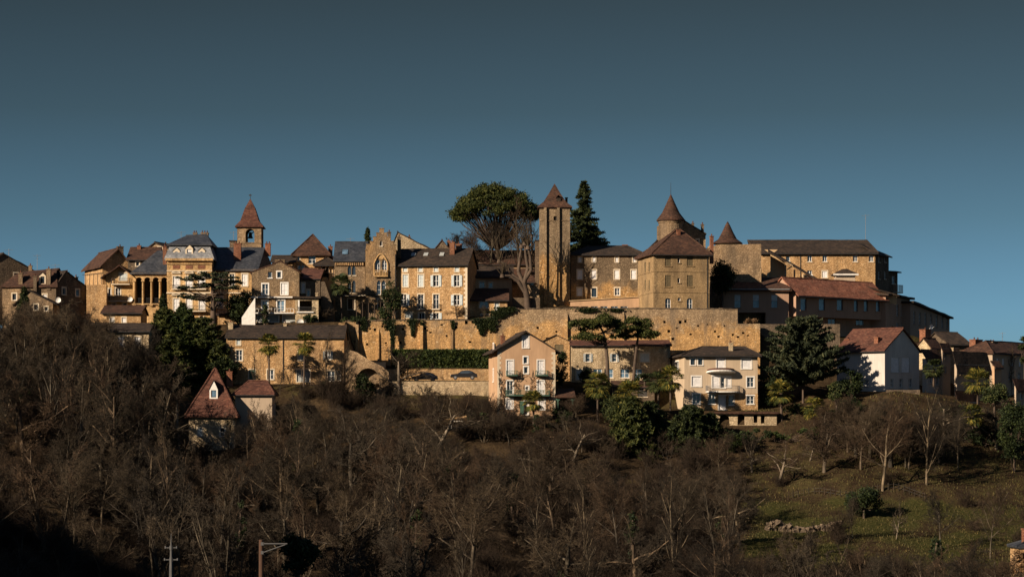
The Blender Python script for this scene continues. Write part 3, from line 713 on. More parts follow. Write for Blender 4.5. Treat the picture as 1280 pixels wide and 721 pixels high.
# --- terrace wall with pergola
h = House('garden_wall', 'stone terrace wall under the thin iron pergola, left of the arcaded mansion', 'wall', 108, 133, 400, 356, 424, 1.2, wall='gold', group='walls of the hilltop town'); h.build()
t = empty('pergola', (wx(106, 426), 426, wz(356, 426))); tag(t, 'thin flat iron pergola on the stone terrace wall against the sky', 'pergola')
for i in range(5):
    mb = MB(); x = wx(107 + i * 5, 426) - t.location.x; mb.tube((x, 0, -0.6), (x, 0, wz(344 - i * .6, 426) - t.location.z), 0.05, 0.04, 5); mb.build('post', M['iron'], t)
mb = MB()
for y in (-0.0, 1.5): mb.tube((-0.4, y, wz(343.5, 426) - t.location.z), (wx(128, 426) - t.location.x, y, wz(341, 426) - t.location.z), 0.045, 0.045, 4)
for i in range(9): mb.tube((i * 0.33, -.1, wz(343.3 - i * .3, 426) - t.location.z), (i * .33, 1.6, wz(343.3 - i * .3, 426) - t.location.z), 0.03, 0.03, 4)
mb.build('top_frame', M['iron'], t)
# --- gabled houses left of the mansion
h = House('house', 'plain stone gable house with projecting roof at the left, above the small porch gable', 'house', 128, 163, 400, 331, 431, 11, ang=24, wall='gold', group='houses of the hilltop town')
h.w = h.loc(190, 331)[0] if False else h.w
h.roof = ('gy', dict(xr=h.loc(147, 331)[0], zr=h.loc(147, 312)[1], m='tile', o=0.5, og=0.6)); h.win('F', 135, 352, 3, 6, 'g'); h.build(); h.chim(150, 308, 7, 9, 3.5, 'dstone')
h = House('house', 'house with a long brown roof slope and brick chimney behind the porch gable', 'house', 160, 196, 400, 324, 432, 9, wall='dstone', group='houses of the hilltop town')
h.roof = ('gx', dict(zr=h.rz(311), m='tile')); h.win('F', 172, 330, 4, 5, 'g'); h.build(); h.chim(174, 307, 4.5, 9, 4, 'brick')
h = House('porch_house', 'small front gable with white window above a railed balcony, beside the arcade', 'house', 132, 166, 400, 345, 427.5, 4, wall='gold2', group='houses of the hilltop town')
h.roof = ('gy', dict(xr=h.loc(150, 345)[0], zr=wz(333.5, 427.5) - h.zb, m='tile', o=0.7, og=1.0)); h.win('F', 154, 346, 9, 9, 'c', shc='shutb'); h.win('F', 147.5, 364.5, 6, 9, 'g'); h.win('F', 137, 365, 3, 8, 'g')
h.win('F', 156, 383, 5, 9, 'g'); h.win('F', 142, 383, 5, 8, 'g'); h.build(); h.balcony(140, 163, 355, 1.0, 'wood', 7); h.balcony(137, 163, 376, 1.0, 'wood', 7); h.dish(163, 374, -1.2, 0.4)
h = House('house', 'small stone gable with black edged roof peeping above the slate roof, left of the mansion', 'house', 181, 214, 345, 314, 440, 8, ang=-20, wall='brown', group='houses of the hilltop town')
h.roof = ('gy', dict(xr=h.loc(194, 314)[0], zr=h.loc(194, 304)[1], m='tiled', o=0.4)); h.win('F', 200, 311, 5, 4, 'g'); h.build(); h.chim(207, 305, 6, 10, 4, 'dstone')
# --- the mansion
mn = House('mansion', 'golden mansion with slate mansard pavilion, arcaded left wing and slate roofed right wing', 'mansion', 209, 264.5, 400, 325, 425, 11, wall='gold2', fd=5)
for x in (220.5, 236.5, 252): mn.win('F', x, 353, 8, 15, 'c')
mn.win('F', 220.5, 381, 7, 15, 'c'); mn.win('F', 236.5, 381, 7, 15, 'c'); mn.win('F', 252.5, 381, 7.5, 15, 'c'); mn.win('F', 252, 397, 5, 5, 'g', arch=1)
mn.win('F', 221, 397, 5, 5, 'g', arch=1)
mn.prof = {}
mn.build()
mn.band(324.5, 'gold2', 3.0, 0.5); mn.band(329.5, 'gold2', 1.2, 0.2); mn.band(338.5, 'trim', 1.0, 0.15, name='string_course'); mn.band(366, 'trim', 1.6, 0.2, name='string_course'); mn.band(391, 'gold2', 1.2, 0.15, name='string_course')
mn.quoins(None, 'gold2')
for x in (220.5, 236.5, 252):    # brick panels and pediments
    mb = MB(); a, z1 = mn.loc(x - 4.5, 331.5); b, z0 = mn.loc(x + 4.5, 336); mb.box(a, b, -.04, .02, z0, z1); mb.build('brick_panel', M['brick'], mn.root)
    for (py, r) in ((341.5, 5.5), (369, 5.5)):
        mb = MB(); c, z = mn.loc(x, py)
        for i in range(6):
            t0 = PI * i / 6; t1 = PI * (i + 1) / 6; rr = r * K * 425
            mb.tube((c + rr * math.cos(t0), -.12, z + .45 * rr * math.sin(t0)), (c + rr * math.cos(t1), -.12, z + .45 * rr * math.sin(t1)), .11, .11, 5)
        mb.tube((c - rr, -.12, z), (c + rr, -.12, z), .09, .09, 5)
        mb.build('pediment', M['trim'], mn.root)
w_ = mn.w; ze = mn.ze; zm = wz(306.5, 427) - mn.zb
pl = [(-.45, -.45, ze + .2), (w_ + .45, -.45, ze + .2), (w_ + .45, 11.45, ze + .2), (-.45, 11.45, ze + .2)]
pt = [(.45, .6, zm), (w_ - .45, .6, zm), (w_ - .45, 10.4, zm), (.45, 10.4, zm)]
mn.roofobj = shell_roof('mansard', [[pl[i], pl[(i + 1) % 4], pt[(i + 1) % 4], pt[i]] for i in range(4)], M['slatel'], mn.root, jit=.01)
pk = [(mn.loc(232, 300, 5)[0], 5.5, wz(294.5, 430.5) - mn.zb), (mn.loc(258, 300, 5)[0], 5.5, wz(293, 430.5) - mn.zb)]
pb = [(-.05, .1, zm + .02), (w_ + .05, .1, zm + .02), (w_ + .05, 10.9, zm + .02), (-.05, 10.9, zm + .02)]
mn.roofobj = shell_roof('roof', [[pb[0], pb[1], pk[1], pk[0]], [pb[1], pb[2], pk[1]], [pb[2], pb[3], pk[0], pk[1]], [pb[3], pb[0], pk[0]]], M['slate'], mn.root, jit=.01, ridges=((pk[0], pk[1]),))
mn.chim(244, 291, 5, 7, 6, 'brown', 2); mn.chim(256, 291, 9, 10, 7.5, 'brown', 3); mn.chim(206, 308, 4.5, 18, 1.0, 'brick', 1); mn.aerial(226.5, 289, 14, 5)
mn.dormer(236.5, 317, 6, 11, -.1, rise=.6); mn.dormer(220.5, 317.5, 5, 6.5, 0, arch=1, rise=.5, fm='trim'); mn.dormer(252, 317.5, 5, 6.5, 0, arch=1, rise=.5)
mn.balcony(232, 258, 388.5, 0.9, 'iron', 6.5); mn.balcony(216, 258, 361, 0.5, 'iron', 5)
lg = House('x', '', '', 166, 208.6, 400, 341.5, 426.5, 8, wall='gold2', host=mn, fd=5); lg.rev = .6
for i in range(4):
    a = 169.5 + i * 10.6; lg.win('F', a + 4, 363, 8, 33, 'n', arch=1)
lg.no = (); lg.build(); lg.band(342, 'gold2', 2.0, .35); lg.band(380, 'gold2', 1.4, .25, name='string_course')
xa = lg.loc(197, 312, 4)[0]; sfz = wz(313, 430.5) - lg.zb
A = (-.4, -.4, lg.ze); B = (lg.w, -.4, lg.ze); Cc = (lg.w, 8.3, lg.ze); Dd = (-.4, 8.3, lg.ze); E = (xa, 4, sfz); F = (lg.w, 4, sfz)
lg.roofobj = shell_roof('roof', [[lg.P(*q) for q in p] for p in ([A, B, F, E], [Cc, Dd, E, F], [Dd, A, E])], M['slate'], mn.root, jit=.015)
for i in range(5):
    mb = MB(); x, z0 = lg.loc(168.2 + i * 10.6, 380); _, z1 = lg.loc(168, 352)
    mb.tube(lg.P(x, -.12, z0), lg.P(x, -.12, z1), .17, .15, 8); mb.box(x - .25, x + .25, -.36, -.001, z1, z1 + .25, lg.P); mb.box(x - .25, x + .25, -.36, -.001, z0 - .3, z0, lg.P); mb.build('column', M['gold2'], mn.root)
mb = MB(); x0, z = lg.loc(170, 380); x1, _ = lg.loc(208, 380)
for i in range(26): mb.box(x0 + (x1 - x0) * i / 26, x0 + (x1 - x0) * i / 26 + .05, .1, .15, z, z + .9, lg.P)
mb.box(x0, x1, .08, .17, z + .9, z + .97, lg.P); mb.build('railing', M['iron'], mn.root)
rw = House('x', '', '', 265, 320, 400, 337.5, 427, 10, wall='gold2', host=mn, fd=5)
rw.win('F', 306, 350, 7, 15, 'c'); rw.win('F', 274.5, 378, 7.5, 14, 'c'); rw.win('F', 275, 350, 7, 15, 'c'); rw.win('F', 306, 378, 7, 14, 'g'); rw.win('F', 290, 350, 6, 15, 'g'); rw.build(); rw.band(338, 'gold2', 2, .35); rw.band(366, 'trim', 1.4, .15, name='string_course')
xb = rw.loc(331, 312, 5)[0]; zr = wz(310, 432) - rw.zb
A = (-.1, -.4, rw.ze); B = (rw.w + .4, -.4, rw.ze); Cc = (rw.w + 2.2, 10.4, rw.ze); Dd = (-.1, 10.4, rw.ze); E = (-.1, 5, zr); F = (xb, 5, zr)
rw.roofobj = shell_roof('roof', [[rw.P(*q) for q in p] for p in ([A, B, F, E], [Cc, Dd, E, F], [B, Cc, F])], M['slate'], mn.root, jit=.015, ridges=((rw.P(*E), rw.P(*F)),))
rw.chim(297, 304.5, 9, 17, 2.6, 'brick', 2); rw.chim(335, 304.5, 6.5, 11, 5.2, 'brick', 2)
# --- bell tower
bt = House('bell_tower', 'square bell tower with open belfry and flared red tiled spire behind the mansion', 'tower', 296.5, 326.5, 345, 284, 445, 4.0, wall='brown', trim=None)
bt.rev = .6
x0, z0 = bt.loc(307, 303); x1, z1 = bt.loc(318, 286)
for f in 'FB': bt.rawwin(f, x0, x1, z0, z1, 'n', 1)
bt.rawwin('L', 1.2, 2.8, z0, z1, 'n', 1); bt.rawwin('R', 1.2, 2.8, z0, z1, 'n', 1)
bt.build(); bt.band(303.5, 'brown', 1, .12)
c = bt.w / 2; z = bt.ze
rs = [sq(c, 2, c + .35, 2.35, z - .02), sq(c, 2, c + .35, 2.35, z + .15), sq(c, 2, c * .76, 1.55, z + 1.15), sq(c, 2, c * .42, .85, z + 3.3), sq(c, 2, .05, .05, wz(249, 447) - bt.zb)]
mb = MB(); mb.loft(rs, True); bt.roofobj = mb.build('spire', M['tiler'], bt.root)
mb = MB(); zt = rs[-1][0][2]; mb.tube((c, 2, zt - .2), (c, 2, zt + .9), .05, .03, 5); mb.box(c - .25, c + .2, 1.98, 2.02, zt + .55, zt + .75); mb.build('weather_vane', M['iron'], bt.roofobj)
mb = MB(); zz = z1 - .5; n = 12
mb.loft([ring(c, 2, r_, zz - q_, n) for r_, q_ in ((.08, 0), (.25, .05), (.3, .5), (.42, .85), (.47, .95))]); mb.tube((.3, 2, zz + .05), (bt.w - .3, 2, zz + .05), .07, .07, 5)
mb.build('bell', M['iron'], bt.root)
mb = MB()
for sx_ in (-1, 1):
    mb.tube((c + sx_ * .75, 2, z1 + .05), (c + sx_ * .15, 2, z1 - .9), .06, .06, 4)
mb.build('bell_frame', M['wood'], bt.root)
h = House('house', 'tiny dark house top with aerial beside the foot of the belfry', 'house', 287, 296, 345, 302, 447, 4, wall='dstone', group='houses of the hilltop town'); h.roof = ('flat', dict(m='tiled', o=.1)); h.build(); h.aerial(292, 289, 12, 2)
# --- stone gable house with white windows
h = House('house', 'dark stone gable house with four white framed windows over a white balcony and garage', 'house', 314.5, 374, 404, 341, 419, 10, wall='grey', fd=3, trim='wtrim', group='houses of the hilltop town')
h.win('F', 337.5, 343.5, 5, 7.5, 'g', nt=1, tm='wtrim'); h.win('F', 349, 343.5, 5, 7.5, 'g')
h.win('F', 331.5, 361.5, 7.5, 13, 'g'); h.win('F', 355.5, 361, 8, 14, 'c')
h.win('F', 331, 381, 7, 10, 'g', gl='bglass'); h.win('F', 351, 382, 9, 13, 'g', gl='bglass')
h.win('F', 335, 398, 26, 8, 'D', shc='shutg'); h.win('F', 362, 398, 16, 8, 'D', shc='shutg')
h.roof = ('gy', dict(xr=h.loc(350, 341)[0], zr=wz(327, 419) - h.zb, m='tile', o=.3, og=.05)); h.win
h.build(); h.chim(350, 325, 12, 8, .9, 'grey', 0, dd=1.2); h.band(371.5, 'wtrim', 1.6, .5, name='string_course'); h.band(392, 'wtrim', 1.6, .3, name='string_course'); h.balcony(316, 368, 391, 1.3, 'wtrim', 5, slab='wtrim', bars=.5)
h2 = House('x', '', '', 369, 398, 404, 373, 418, 5, wall='cream', host=h, fd=3); h2.rev = 1.0
h2.win('F', 381, 382, 18, 13, 'n'); h2.roof = ('flat', dict(m='tiled', o=.4, th=.3, rd=False)); h2.build(); h2.balcony(371, 392, 389.5, .3, 'iron', 6, slab='wtrim')
mb = MB(); x, z0 = h2.loc(373.5, 389); _, z1 = h2.loc(373, 375); mb.box(x - .12, x + .12, -.12, .12, z0, z1, h2.P); mb.build('post', M['wtrim'], h.root); h2.chim(396, 366, 3, 7, 1, 'cream', 0)
h.dish(375.5, 403, -2.2, .55); h.dish(383.5, 402, -2.2, .5, 'metal')
# outside stair
st = empty('staircase', (wx(317, 417), 415.5, wz(402, 417))); tag(st, 'outside staircase with white parapet climbing beside the garage of the dark gable house', 'staircase')
mb = MB()
for i in range(10): mb.box(-1.6 + i * .18, -1.42 + i * .18 + .02, 0, 1.4, -1.5, .1 + i * .28)
mb.build('steps', M['trim'], st)
mb = MB(); mb.poly([(-1.7, -.1, -1.5), (.4, -.1, -1.5), (.4, -.1, 3.7), (-1.7, -.1, .6)]); mb.poly([(-1.7, 0.05, -1.5), (.4, .05, -1.5), (.4, .05, 3.7), (-1.7, .05, .6)]); mb.poly([(-1.7, -.1, .6), (.4, -.1, 3.7), (.4, .05, 3.7), (-1.7, .05, .6)]); mb.build('parapet', M['wtrim'], st)
# --- side house in shade with red slope
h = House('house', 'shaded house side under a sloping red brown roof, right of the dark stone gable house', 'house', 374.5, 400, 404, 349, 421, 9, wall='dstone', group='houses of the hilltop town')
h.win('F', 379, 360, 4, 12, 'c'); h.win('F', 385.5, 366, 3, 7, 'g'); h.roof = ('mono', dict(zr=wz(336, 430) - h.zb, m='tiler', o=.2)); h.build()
# --- pyramid roof house
h = House('house', 'pale stone house with steep red brown pyramid roof in the middle left of the town', 'house', 368, 410, 400, 318, 438, 9, wall='gold', group='houses of the hilltop town')
h.roof = ('pyr', dict(xa=h.loc(391, 300, 4.5)[0], zr=wz(294.5, 442.5) - h.zb, m='tile', o=.5)); h.win('F', 390, 324.5, 9, 10, 'g', nt=1); h.win('F', 373, 323, 3, 5, 'g'); h.win('F', 374, 334, 3, 5, 'g', arch=1); h.win('F', 378.5, 334, 3, 5, 'g', arch=1); h.build(); h.chim(413, 308, 5, 11, 3, 'brick')
h = House('house', 'low house with a flat looking dark roof between the bell tower and the pyramid roof', 'house', 340, 368, 400, 327, 436, 6, wall='gold', group='houses of the hilltop town'); h.roof = ('gx', dict(zr=h.rz(321), m='tiled')); h.build()
h = House('timber_porch', 'open timber framed porch loft with dark roof beside the slate roofed manor', 'house', 397, 418, 404, 331, 429, 6, wall='sand', group='houses of the hilltop town', trim=None); h.rev = 1.2
h.win('F', 406, 340, 9, 13, 'n'); h.roof = ('hip', dict(xa=1.2, xb=h.w - 1.2, zr=h.rz(324), m='tiled', o=.7)); h.build()
mb = MB()
for a_, b_, c_, d_ in ((402, 332, 402, 350), (411, 332, 411, 350), (402, 348, 408, 334), (417, 332, 417, 350), (397, 339, 417, 342)):
    p0 = h.loc(a_, b_); p1 = h.loc(c_, d_); mb.tube((p0[0], -.25, p0[1]), (p1[0], -.25, p1[1]), .11, .11, 4)
mb.build('timber_frame', M['wood'], h.root)
h = House('garden_wall', 'tall dark wall end stepping down beside the manor courtyard', 'wall', 401, 417, 404, 372, 420, 8, wall='dstone', group='walls of the hilltop town'); h.prof = {'F': [(0, wz(352, 420) - h.zb), (h.w * .3, wz(352, 420) - h.zb), (h.w, wz(385, 420) - h.zb)]}; h.build()
# --- manor with stepped gable
mr = House('manor', 'gothic manor with stepped gable, large arched window and slate roof', 'manor', 418, 456.5, 398, 325.5, 425, 9.5, wall='grey', fd=3, trim='trim', frame='dframe')
def lancets(H, cx, py, w, hh, n=2, arch=2):
    for i in range(n): H.win('F', cx - w / 2 + (i + .5) * w / n, py, w / n - .9, hh, 'g', arch=arch, nt=1)
lancets(mr, 439.5, 338, 11, 12); lancets(mr, 439.5, 358, 11, 16); mr.win('F', 439, 380, 8, 13, 'D', shc='wood')
mr.roof = ('gx', dict(zr=mr.rz(304), m='slate', o=.35)); mr.build(); mr.band(327, 'gold', 1.5, .3)
mb = MB(); x0, z = mr.loc(419, 329.5)
for i in range(14):
    x = .15 + i * (mr.w - .3) / 14; mb.box(x, x + .18, -.28, .02, z - .3, z + .12)
mb.build('corbels', M['gold'], mr.root)
mb = MB(); x0, z0 = mr.loc(428, 319, 2); x1, z1 = mr.loc(435, 312, 2); sl = (mr.roof[1]['zr'] - mr.ze) / 4.75
for yy in (0,): 
    y0 = 1.2; y1 = 2.5; mb.poly([(x0, y0, mr.ze + sl * y0 + .32), (x1, y0, mr.ze + sl * y0 + .32), (x1, y1, mr.ze + sl * y1 + .32), (x0, y1, mr.ze + sl * y1 + .32)])
mb.build('skylight', M['bglass'], mr.roofobj); mr.aerial(438, 297, 8, 4.7); mr.balcony(430, 470, 369, .8, 'iron', 4.5)
for xx in (418.8, 456):
    pass
sg = House('x', '', '', 456.8, 495, 398, 313, 424.2, 9, wall='grey', host=mr, fd=3)
def st_(px, py): return sg.loc(px, py)
steps = [(457, 313), (458, 305.5), (462.5, 305.5), (462.5, 302), (466.5, 302), (466.5, 296.5), (470.5, 296.5), (470.5, 291.5), (474.3, 291.5), (474.3, 286), (480, 286), (480, 291.5), (484, 291.5), (484, 296.5), (488, 296.5), (488, 302), (492, 302), (492, 306), (495, 306), (495, 313)]
pr = [st_(*p) for p in steps]; pr[0] = (0, pr[0][1]); pr[-1] = (sg.w, pr[-1][1])
pr = [(min(max(a, 0), sg.w), b) for a, b in pr]; pr[-2] = (sg.w, pr[-2][1]); sg.prof = {'F': pr}
sg.win('F', 476.3, 304, 3, 7, 'd', arch=2, nt=1)
sg.win('F', 472, 332, 6, 15, 'g', arch=1, nt=1); sg.win('F', 480.5, 332, 6, 15, 'g', arch=1, nt=1)
lancets(sg, 476.5, 359, 12, 18); sg.win('F', 476, 380, 7, 12, 'D', shc='wood')
sg.roof = ('gy', dict(xr=sg.loc(477, 300)[0], zr=wz(293, 424) - sg.zb, m='tiled', o=.1, og=-.4)); sg.no = ('B',); sg.build()
# thickness and copings of the steps
mb = MB()
for (a, b) in zip(pr[:-1], pr[1:]):
    if b[0] - a[0] > .1: mb.box(a[0] - .06, b[0] + .06, -.06, .55, a[1], a[1] + .12, sg.P)
mb.build('coping', M['brown'], mr.root)
mb = MB(); prev = None
for i in range(17):
    u = -1 + i / 8; px = 476.3 + 8.6 * u * 1.0; py = 317.5 + 12 * abs(u) ** 1.8; p = sg.loc(px, py); p = sg.P(p[0], -.1, p[1])
    if prev: mb.tube(prev, p, .14, .14, 6)
    prev = p
for px in (467.7, 484.9): a, z0 = sg.loc(px, 329); _, z1 = sg.loc(px, 344); mb.tube(sg.P(a, -.1, z0), sg.P(a, -.1, z1), .13, .13, 6)
mb.build('arch_moulding', M['gold2'], mr.root)
mb = MB(); c0, z0 = sg.loc(476.3, 321); mb.tube(sg.P(c0, -.08, z0), sg.P(c0, .02, z0), .45, .45, 14); mb.build('roundel', M['gold2'], mr.root)
mb = MB(); x0, z0 = sg.loc(468, 344.5); x1, z1 = sg.loc(485, 338.5)
for i in range(9): x = x0 + (x1 - x0) * (i + .5) / 9; mb.tube(sg.P(x, -.35, z0), sg.P(x, -.35, z1), .08, .06, 6)
mb.box(x0, x1, -.45, -.01, z0 - .2, z0, sg.P); mb.box(x0, x1, -.43, -.27, z1, z1 + .12, sg.P); mb.build('balustrade', M['gold2'], mr.root)
sg.chim(499, 296, 4.5, 22, 2, 'dstone', 1); sg.chim(486.5, 290, 4, 14, 6, 'dstone', 1); sg.downpipe(494.2, 318, 396)
# pergola in manor court
pg = empty('pergola', (wx(446, 422), 421.5, wz(396, 422))); tag(pg, 'wooden pergola with bare vines in front of the gothic manor', 'pergola')
for i in range(6):
    mb = MB(); mb.tube((i * .95, 0, -.3), (i * .95, 0, 2.3), .07, .06, 5); mb.build('post', M['wood'], pg)
mb = MB()
for i in range(11): mb.tube((i * .5 - .2, -.3, 2.35), (i * .5 - .2, 2.2, 2.45), .04, .04, 4)
for i in range(90):
    x = random.uniform(-.3, 5); y = random.uniform(-.4, 2.3); mb.tube((x, y, 2.3), (x + random.uniform(-.8, .8), y + random.uniform(-.5, .5), 2.4 + random.uniform(-.6, .5)), .025, .012, 3, False)
mb.build('vine', M['twig'], pg)
# --- roofs behind the gable
h = House('house', 'pale gable with long sloping roof edge behind the stepped gable', 'house', 488, 540, 400, 313, 436, 10, wall='cream', group='houses of the hilltop town')
h.roof = ('gy', dict(xr=h.loc(497, 300)[0], zr=wz(291, 436) - h.zb, m='tiled', o=.2, og=.1)); h.build(); h.chim(511.5, 296, 3, 10, 1.5, 'dstone'); h.chim(502, 306, 8, 8, .6, 'brown', 0)
h = House('house', 'pointed dark red roof behind the long shuttered house', 'house', 543, 562, 400, 312, 440, 6, wall='dstone', group='houses of the hilltop town'); h.roof = ('gy', dict(zr=wz(301, 440) - h.zb, m='tile', o=.2)); h.build(); h.chim(561, 301, 4, 10, 1, 'brick')
# --- long shuttered house
lh = House('house', 'long golden house with pale blue shutters and a dark tiled roof with skylights', 'house', 492, 584, 400, 331, 425, 9, ang=-9, wall='gold', fd=3, group='houses of the hilltop town')
for x in (506.5, 525.5, 545, 571): lh.win('F', x, 336.8, 5, 5.5, 'c', shc='shutb')
lh.win('F', 506.8, 351, 6.5, 15, 'c', shc='shutb'); lh.win('F', 526, 351, 6.5, 15, 'c', shc='shutb'); lh.win('F', 545, 351, 6.5, 14, 'o', shc='shutb'); lh.win('F', 571, 351, 6.5, 14, 'o', shc='shutb')
lh.win('F', 504.5, 375, 7, 14, 'o', shc='shutb'); lh.win('F', 526, 377, 7, 18, 'g'); lh.win('F', 545, 377, 7, 18, 'g'); lh.win('F', 571, 375, 7, 13, 'o', shc='shutb')
lh.win('F', 511, 394, 8, 6, 'c', shc='shutb'); lh.win('F', 527, 395, 7, 8, 'g'); lh.win('F', 545, 395, 7, 8, 'o', shc='shutb')
lh.roof = ('gx', dict(zr=lh.loc(540, 313, 4.5)[1], m='tiled')); lh.build(); lh.downpipe(494.5, 333, 398); lh.quoins()
for x in (526, 545): lh.balcony(x - 5, x + 5, 386, .35, 'iron', 6)
sl = (lh.roof[1]['zr'] - lh.ze) / 4.5
for x in (516.5, 532, 552):
    mb = MB(); a, _ = lh.loc(x - 2.7, 318, 2.5); b, _ = lh.loc(x + 2.7, 318, 2.5)
    mb.box(a, b, 2.3, 3.2, 0, .1, lambda X, Y, Z: (X, Y, lh.ze + sl * Y + .22 + Z)); mb.build('skylight', M['shutg'], lh.roofobj)
lh.chim(565.5, 303, 6, 20, 3, 'brick', 1); lh.chim(573.5, 305, 7, 9, 4.7, 'brick', 1)
# --- extension houses
h = House('house', 'small pinkish house with dark roof, right of the long shuttered house', 'house', 590, 640, 400, 346, 431, 8, wall='pink', group='houses of the hilltop town')
h.win('F', 602.5, 356, 6, 7.5, 'g'); h.win('F', 613.5, 356.5, 4, 6, 'g'); h.roof = ('gx', dict(zr=h.rz(335), m='tiled')); h.build()
h = House('house', 'low golden house with blue door and brown lean-to roof above the rampart', 'house', 587, 634, 400, 374.5, 426, 4.5, wall='gold', group='houses of the hilltop town')
h.win('F', 604.8, 380.5, 10.5, 8, 'g'); h.win('F', 621, 383, 5, 12, 'D', shc='shutb'); h.win('F', 606, 396, 9, 5, 'g'); h.roof = ('mono', dict(zr=wz(362, 430.5) - h.zb, m='tile', o=.5)); h.build()
h = House('house', 'long reddish roof behind the bare trees beside the square tower', 'house', 593, 668, 400, 330, 444, 10, wall='brown', group='houses of the hilltop town')
h.roof = ('gx', dict(zr=h.rz(315), m='tile')); h.win('F', 603, 333, 9, 6, 'c', shc='pink' if False else 'shutg'); h.build()
h = House('house', 'lower tiled roof tucked against the foot of the square tower', 'house', 640, 674, 400, 352, 440, 8, wall='gold', group='houses of the hilltop town'); h.roof = ('gx', dict(zr=h.rz(338), m='tile')); h.win('F', 665, 356, 5, 5, 'g'); h.build()
h = House('house', 'narrow stone turret stub on the left side of the square tower', 'tower', 669, 675, 400, 302, 437, 4, wall='dstone', group='houses of the hilltop town'); h.roof = ('flat', dict(m='tiled', o=.1)); h.build()
# walled garden steps next to tower
h = House('garden_wall', 'weathered terrace wall under the bare pollard beside the square tower', 'wall', 640, 675, 392, 372, 428, 1, wall='dstone', group='walls of the hilltop town'); h.build()
h = House('garden_wall', 'buttress like wall block at the left foot of the square tower', 'wall', 655, 674, 392, 356, 431, 3, wall='brown', group='walls of the hilltop town'); h.build()
# --- square tower
tw = House('square_tower', 'tall square medieval tower with pyramid tiled roof and two thin pilasters', 'tower', 674.5, 712.5, 392, 259.5, 433, 5.2, wall='tower', fd=3, trim=None, frame='dframe')
tw.win('F', 694, 273.5, 4, 6, 'd'); tw.win('F', 694, 307, 1.2, 7, 'd'); tw.win('F', 700, 318, 1.2, 3, 'd'); tw.build(); tw.band(276, 'brown', .8, .1, name='string_course')
for px in (681.5, 697.8):
    mb = MB(); a, z0 = tw.loc(px, 373); _, z1 = tw.loc(px, 260); mb.box(a - .22, a + .22, -.38, -.003, z0 - 1, z1); mb.build('pilaster', M['tower'], tw.root)
c = tw.w / 2; za = wz(230, 435.6) - tw.zb; ze = tw.ze
mb = MB(); mb.loft([sq(c, 2.6, c + .35, 2.95, ze - .02), sq(c, 2.6, c + .35, 2.95, ze + .15), sq(c, 2.6, c * .74, 1.95, ze + 1.0), sq(c, 2.6, c * .36, .95, ze + 2.55), sq(c, 2.6, .05, .05, za)], True)
tw.roofobj = mb.build('roof', M['tile'], tw.root); tw.chim(708, 247, 3, 6, 4.6, 'dstone', 0)
mb = MB(); x0, z0 = tw.loc(695.5, 252, .5); mb.box(x0, x0 + .7, .6, 1.8, z0, z0 + .6); mb.poly([(x0 - .1, .5, z0 + .6), (x0 + .35, .5, z0 + 1.1), (x0 + .35, 2, z0 + 1.1), (x0 - .1, 2, z0 + .6)]); mb.poly([(x0 + .8, .5, z0 + .6), (x0 + .35, .5, z0 + 1.1), (x0 + .35, 2, z0 + 1.1), (x0 + .8, 2, z0 + .6)]); mb.build('dormer', M['tiled'], tw.roofobj)
# --- hospice building
hp = House('house', 'wide three storey stone building with white shutters between the square tower and the round turret', 'house', 713.5, 804, 392, 318.5, 435, 9, wall='hospice', fd=3, group='houses of the hilltop town')
hp.row('F', (725, 742.5, 771, 793), 324.5, 3.6, 6, 'c'); hp.row('F', (724.8, 742.3, 771, 792), 343.2, 6, 11, 'c', nt=0)
hp.win('F', 724.5, 364.7, 6, 9.5, 'c'); hp.win('F', 742.5, 365.5, 6, 11, 'r', part=-.0 if False else .0, nt=0); hp.win('F', 771.5, 364.5, 6, 9, 'g')
hp.roof = ('hip', dict(xa=hp.loc(735, 310, 4.5)[0], xb=hp.loc(785, 310, 4.5)[0], zr=hp.rz(309), m='tiled', o=.4)); hp.build(); hp.chim(781, 306, 6, 5, 5, 'brick', 0)
wg = House('modern_annex', 'low modern pink annex with window row at the foot of the white shuttered building', 'annex', 713, 804, 394, 376, 431.5, 3, wall='pink', fd=2, group='houses of the hilltop town')
wg.row('F', (719, 731, 743, 755, 768, 780), 385, 9, 4.5, 'g', gl='bglass', nt=1); wg.prof = {'F': [(0, wz(377, 431.5) - wg.zb), (wg.w, wz(371.5, 431.5) - wg.zb)]}
wg.build(); mb = MB(); a = wz(376.5, 431.5) - wg.zb; b = wz(371, 431.5) - wg.zb; mb.v = [(-.2, -.2, a), (wg.w, -.2, b), (wg.w, 3, b), (-.2, 3, a), (-.2, -.2, a + .12), (wg.w, -.2, b + .12), (wg.w, 3, b + .12), (-.2, 3, a + .12)]; mb.f = [(0, 3, 2, 1), (4, 5, 6, 7), (0, 1, 5, 4), (1, 2, 6, 5), (2, 3, 7, 6), (3, 0, 4, 7)]; mb.m = [0] * 6; mb.build('roof', M['sand'], wg.root)
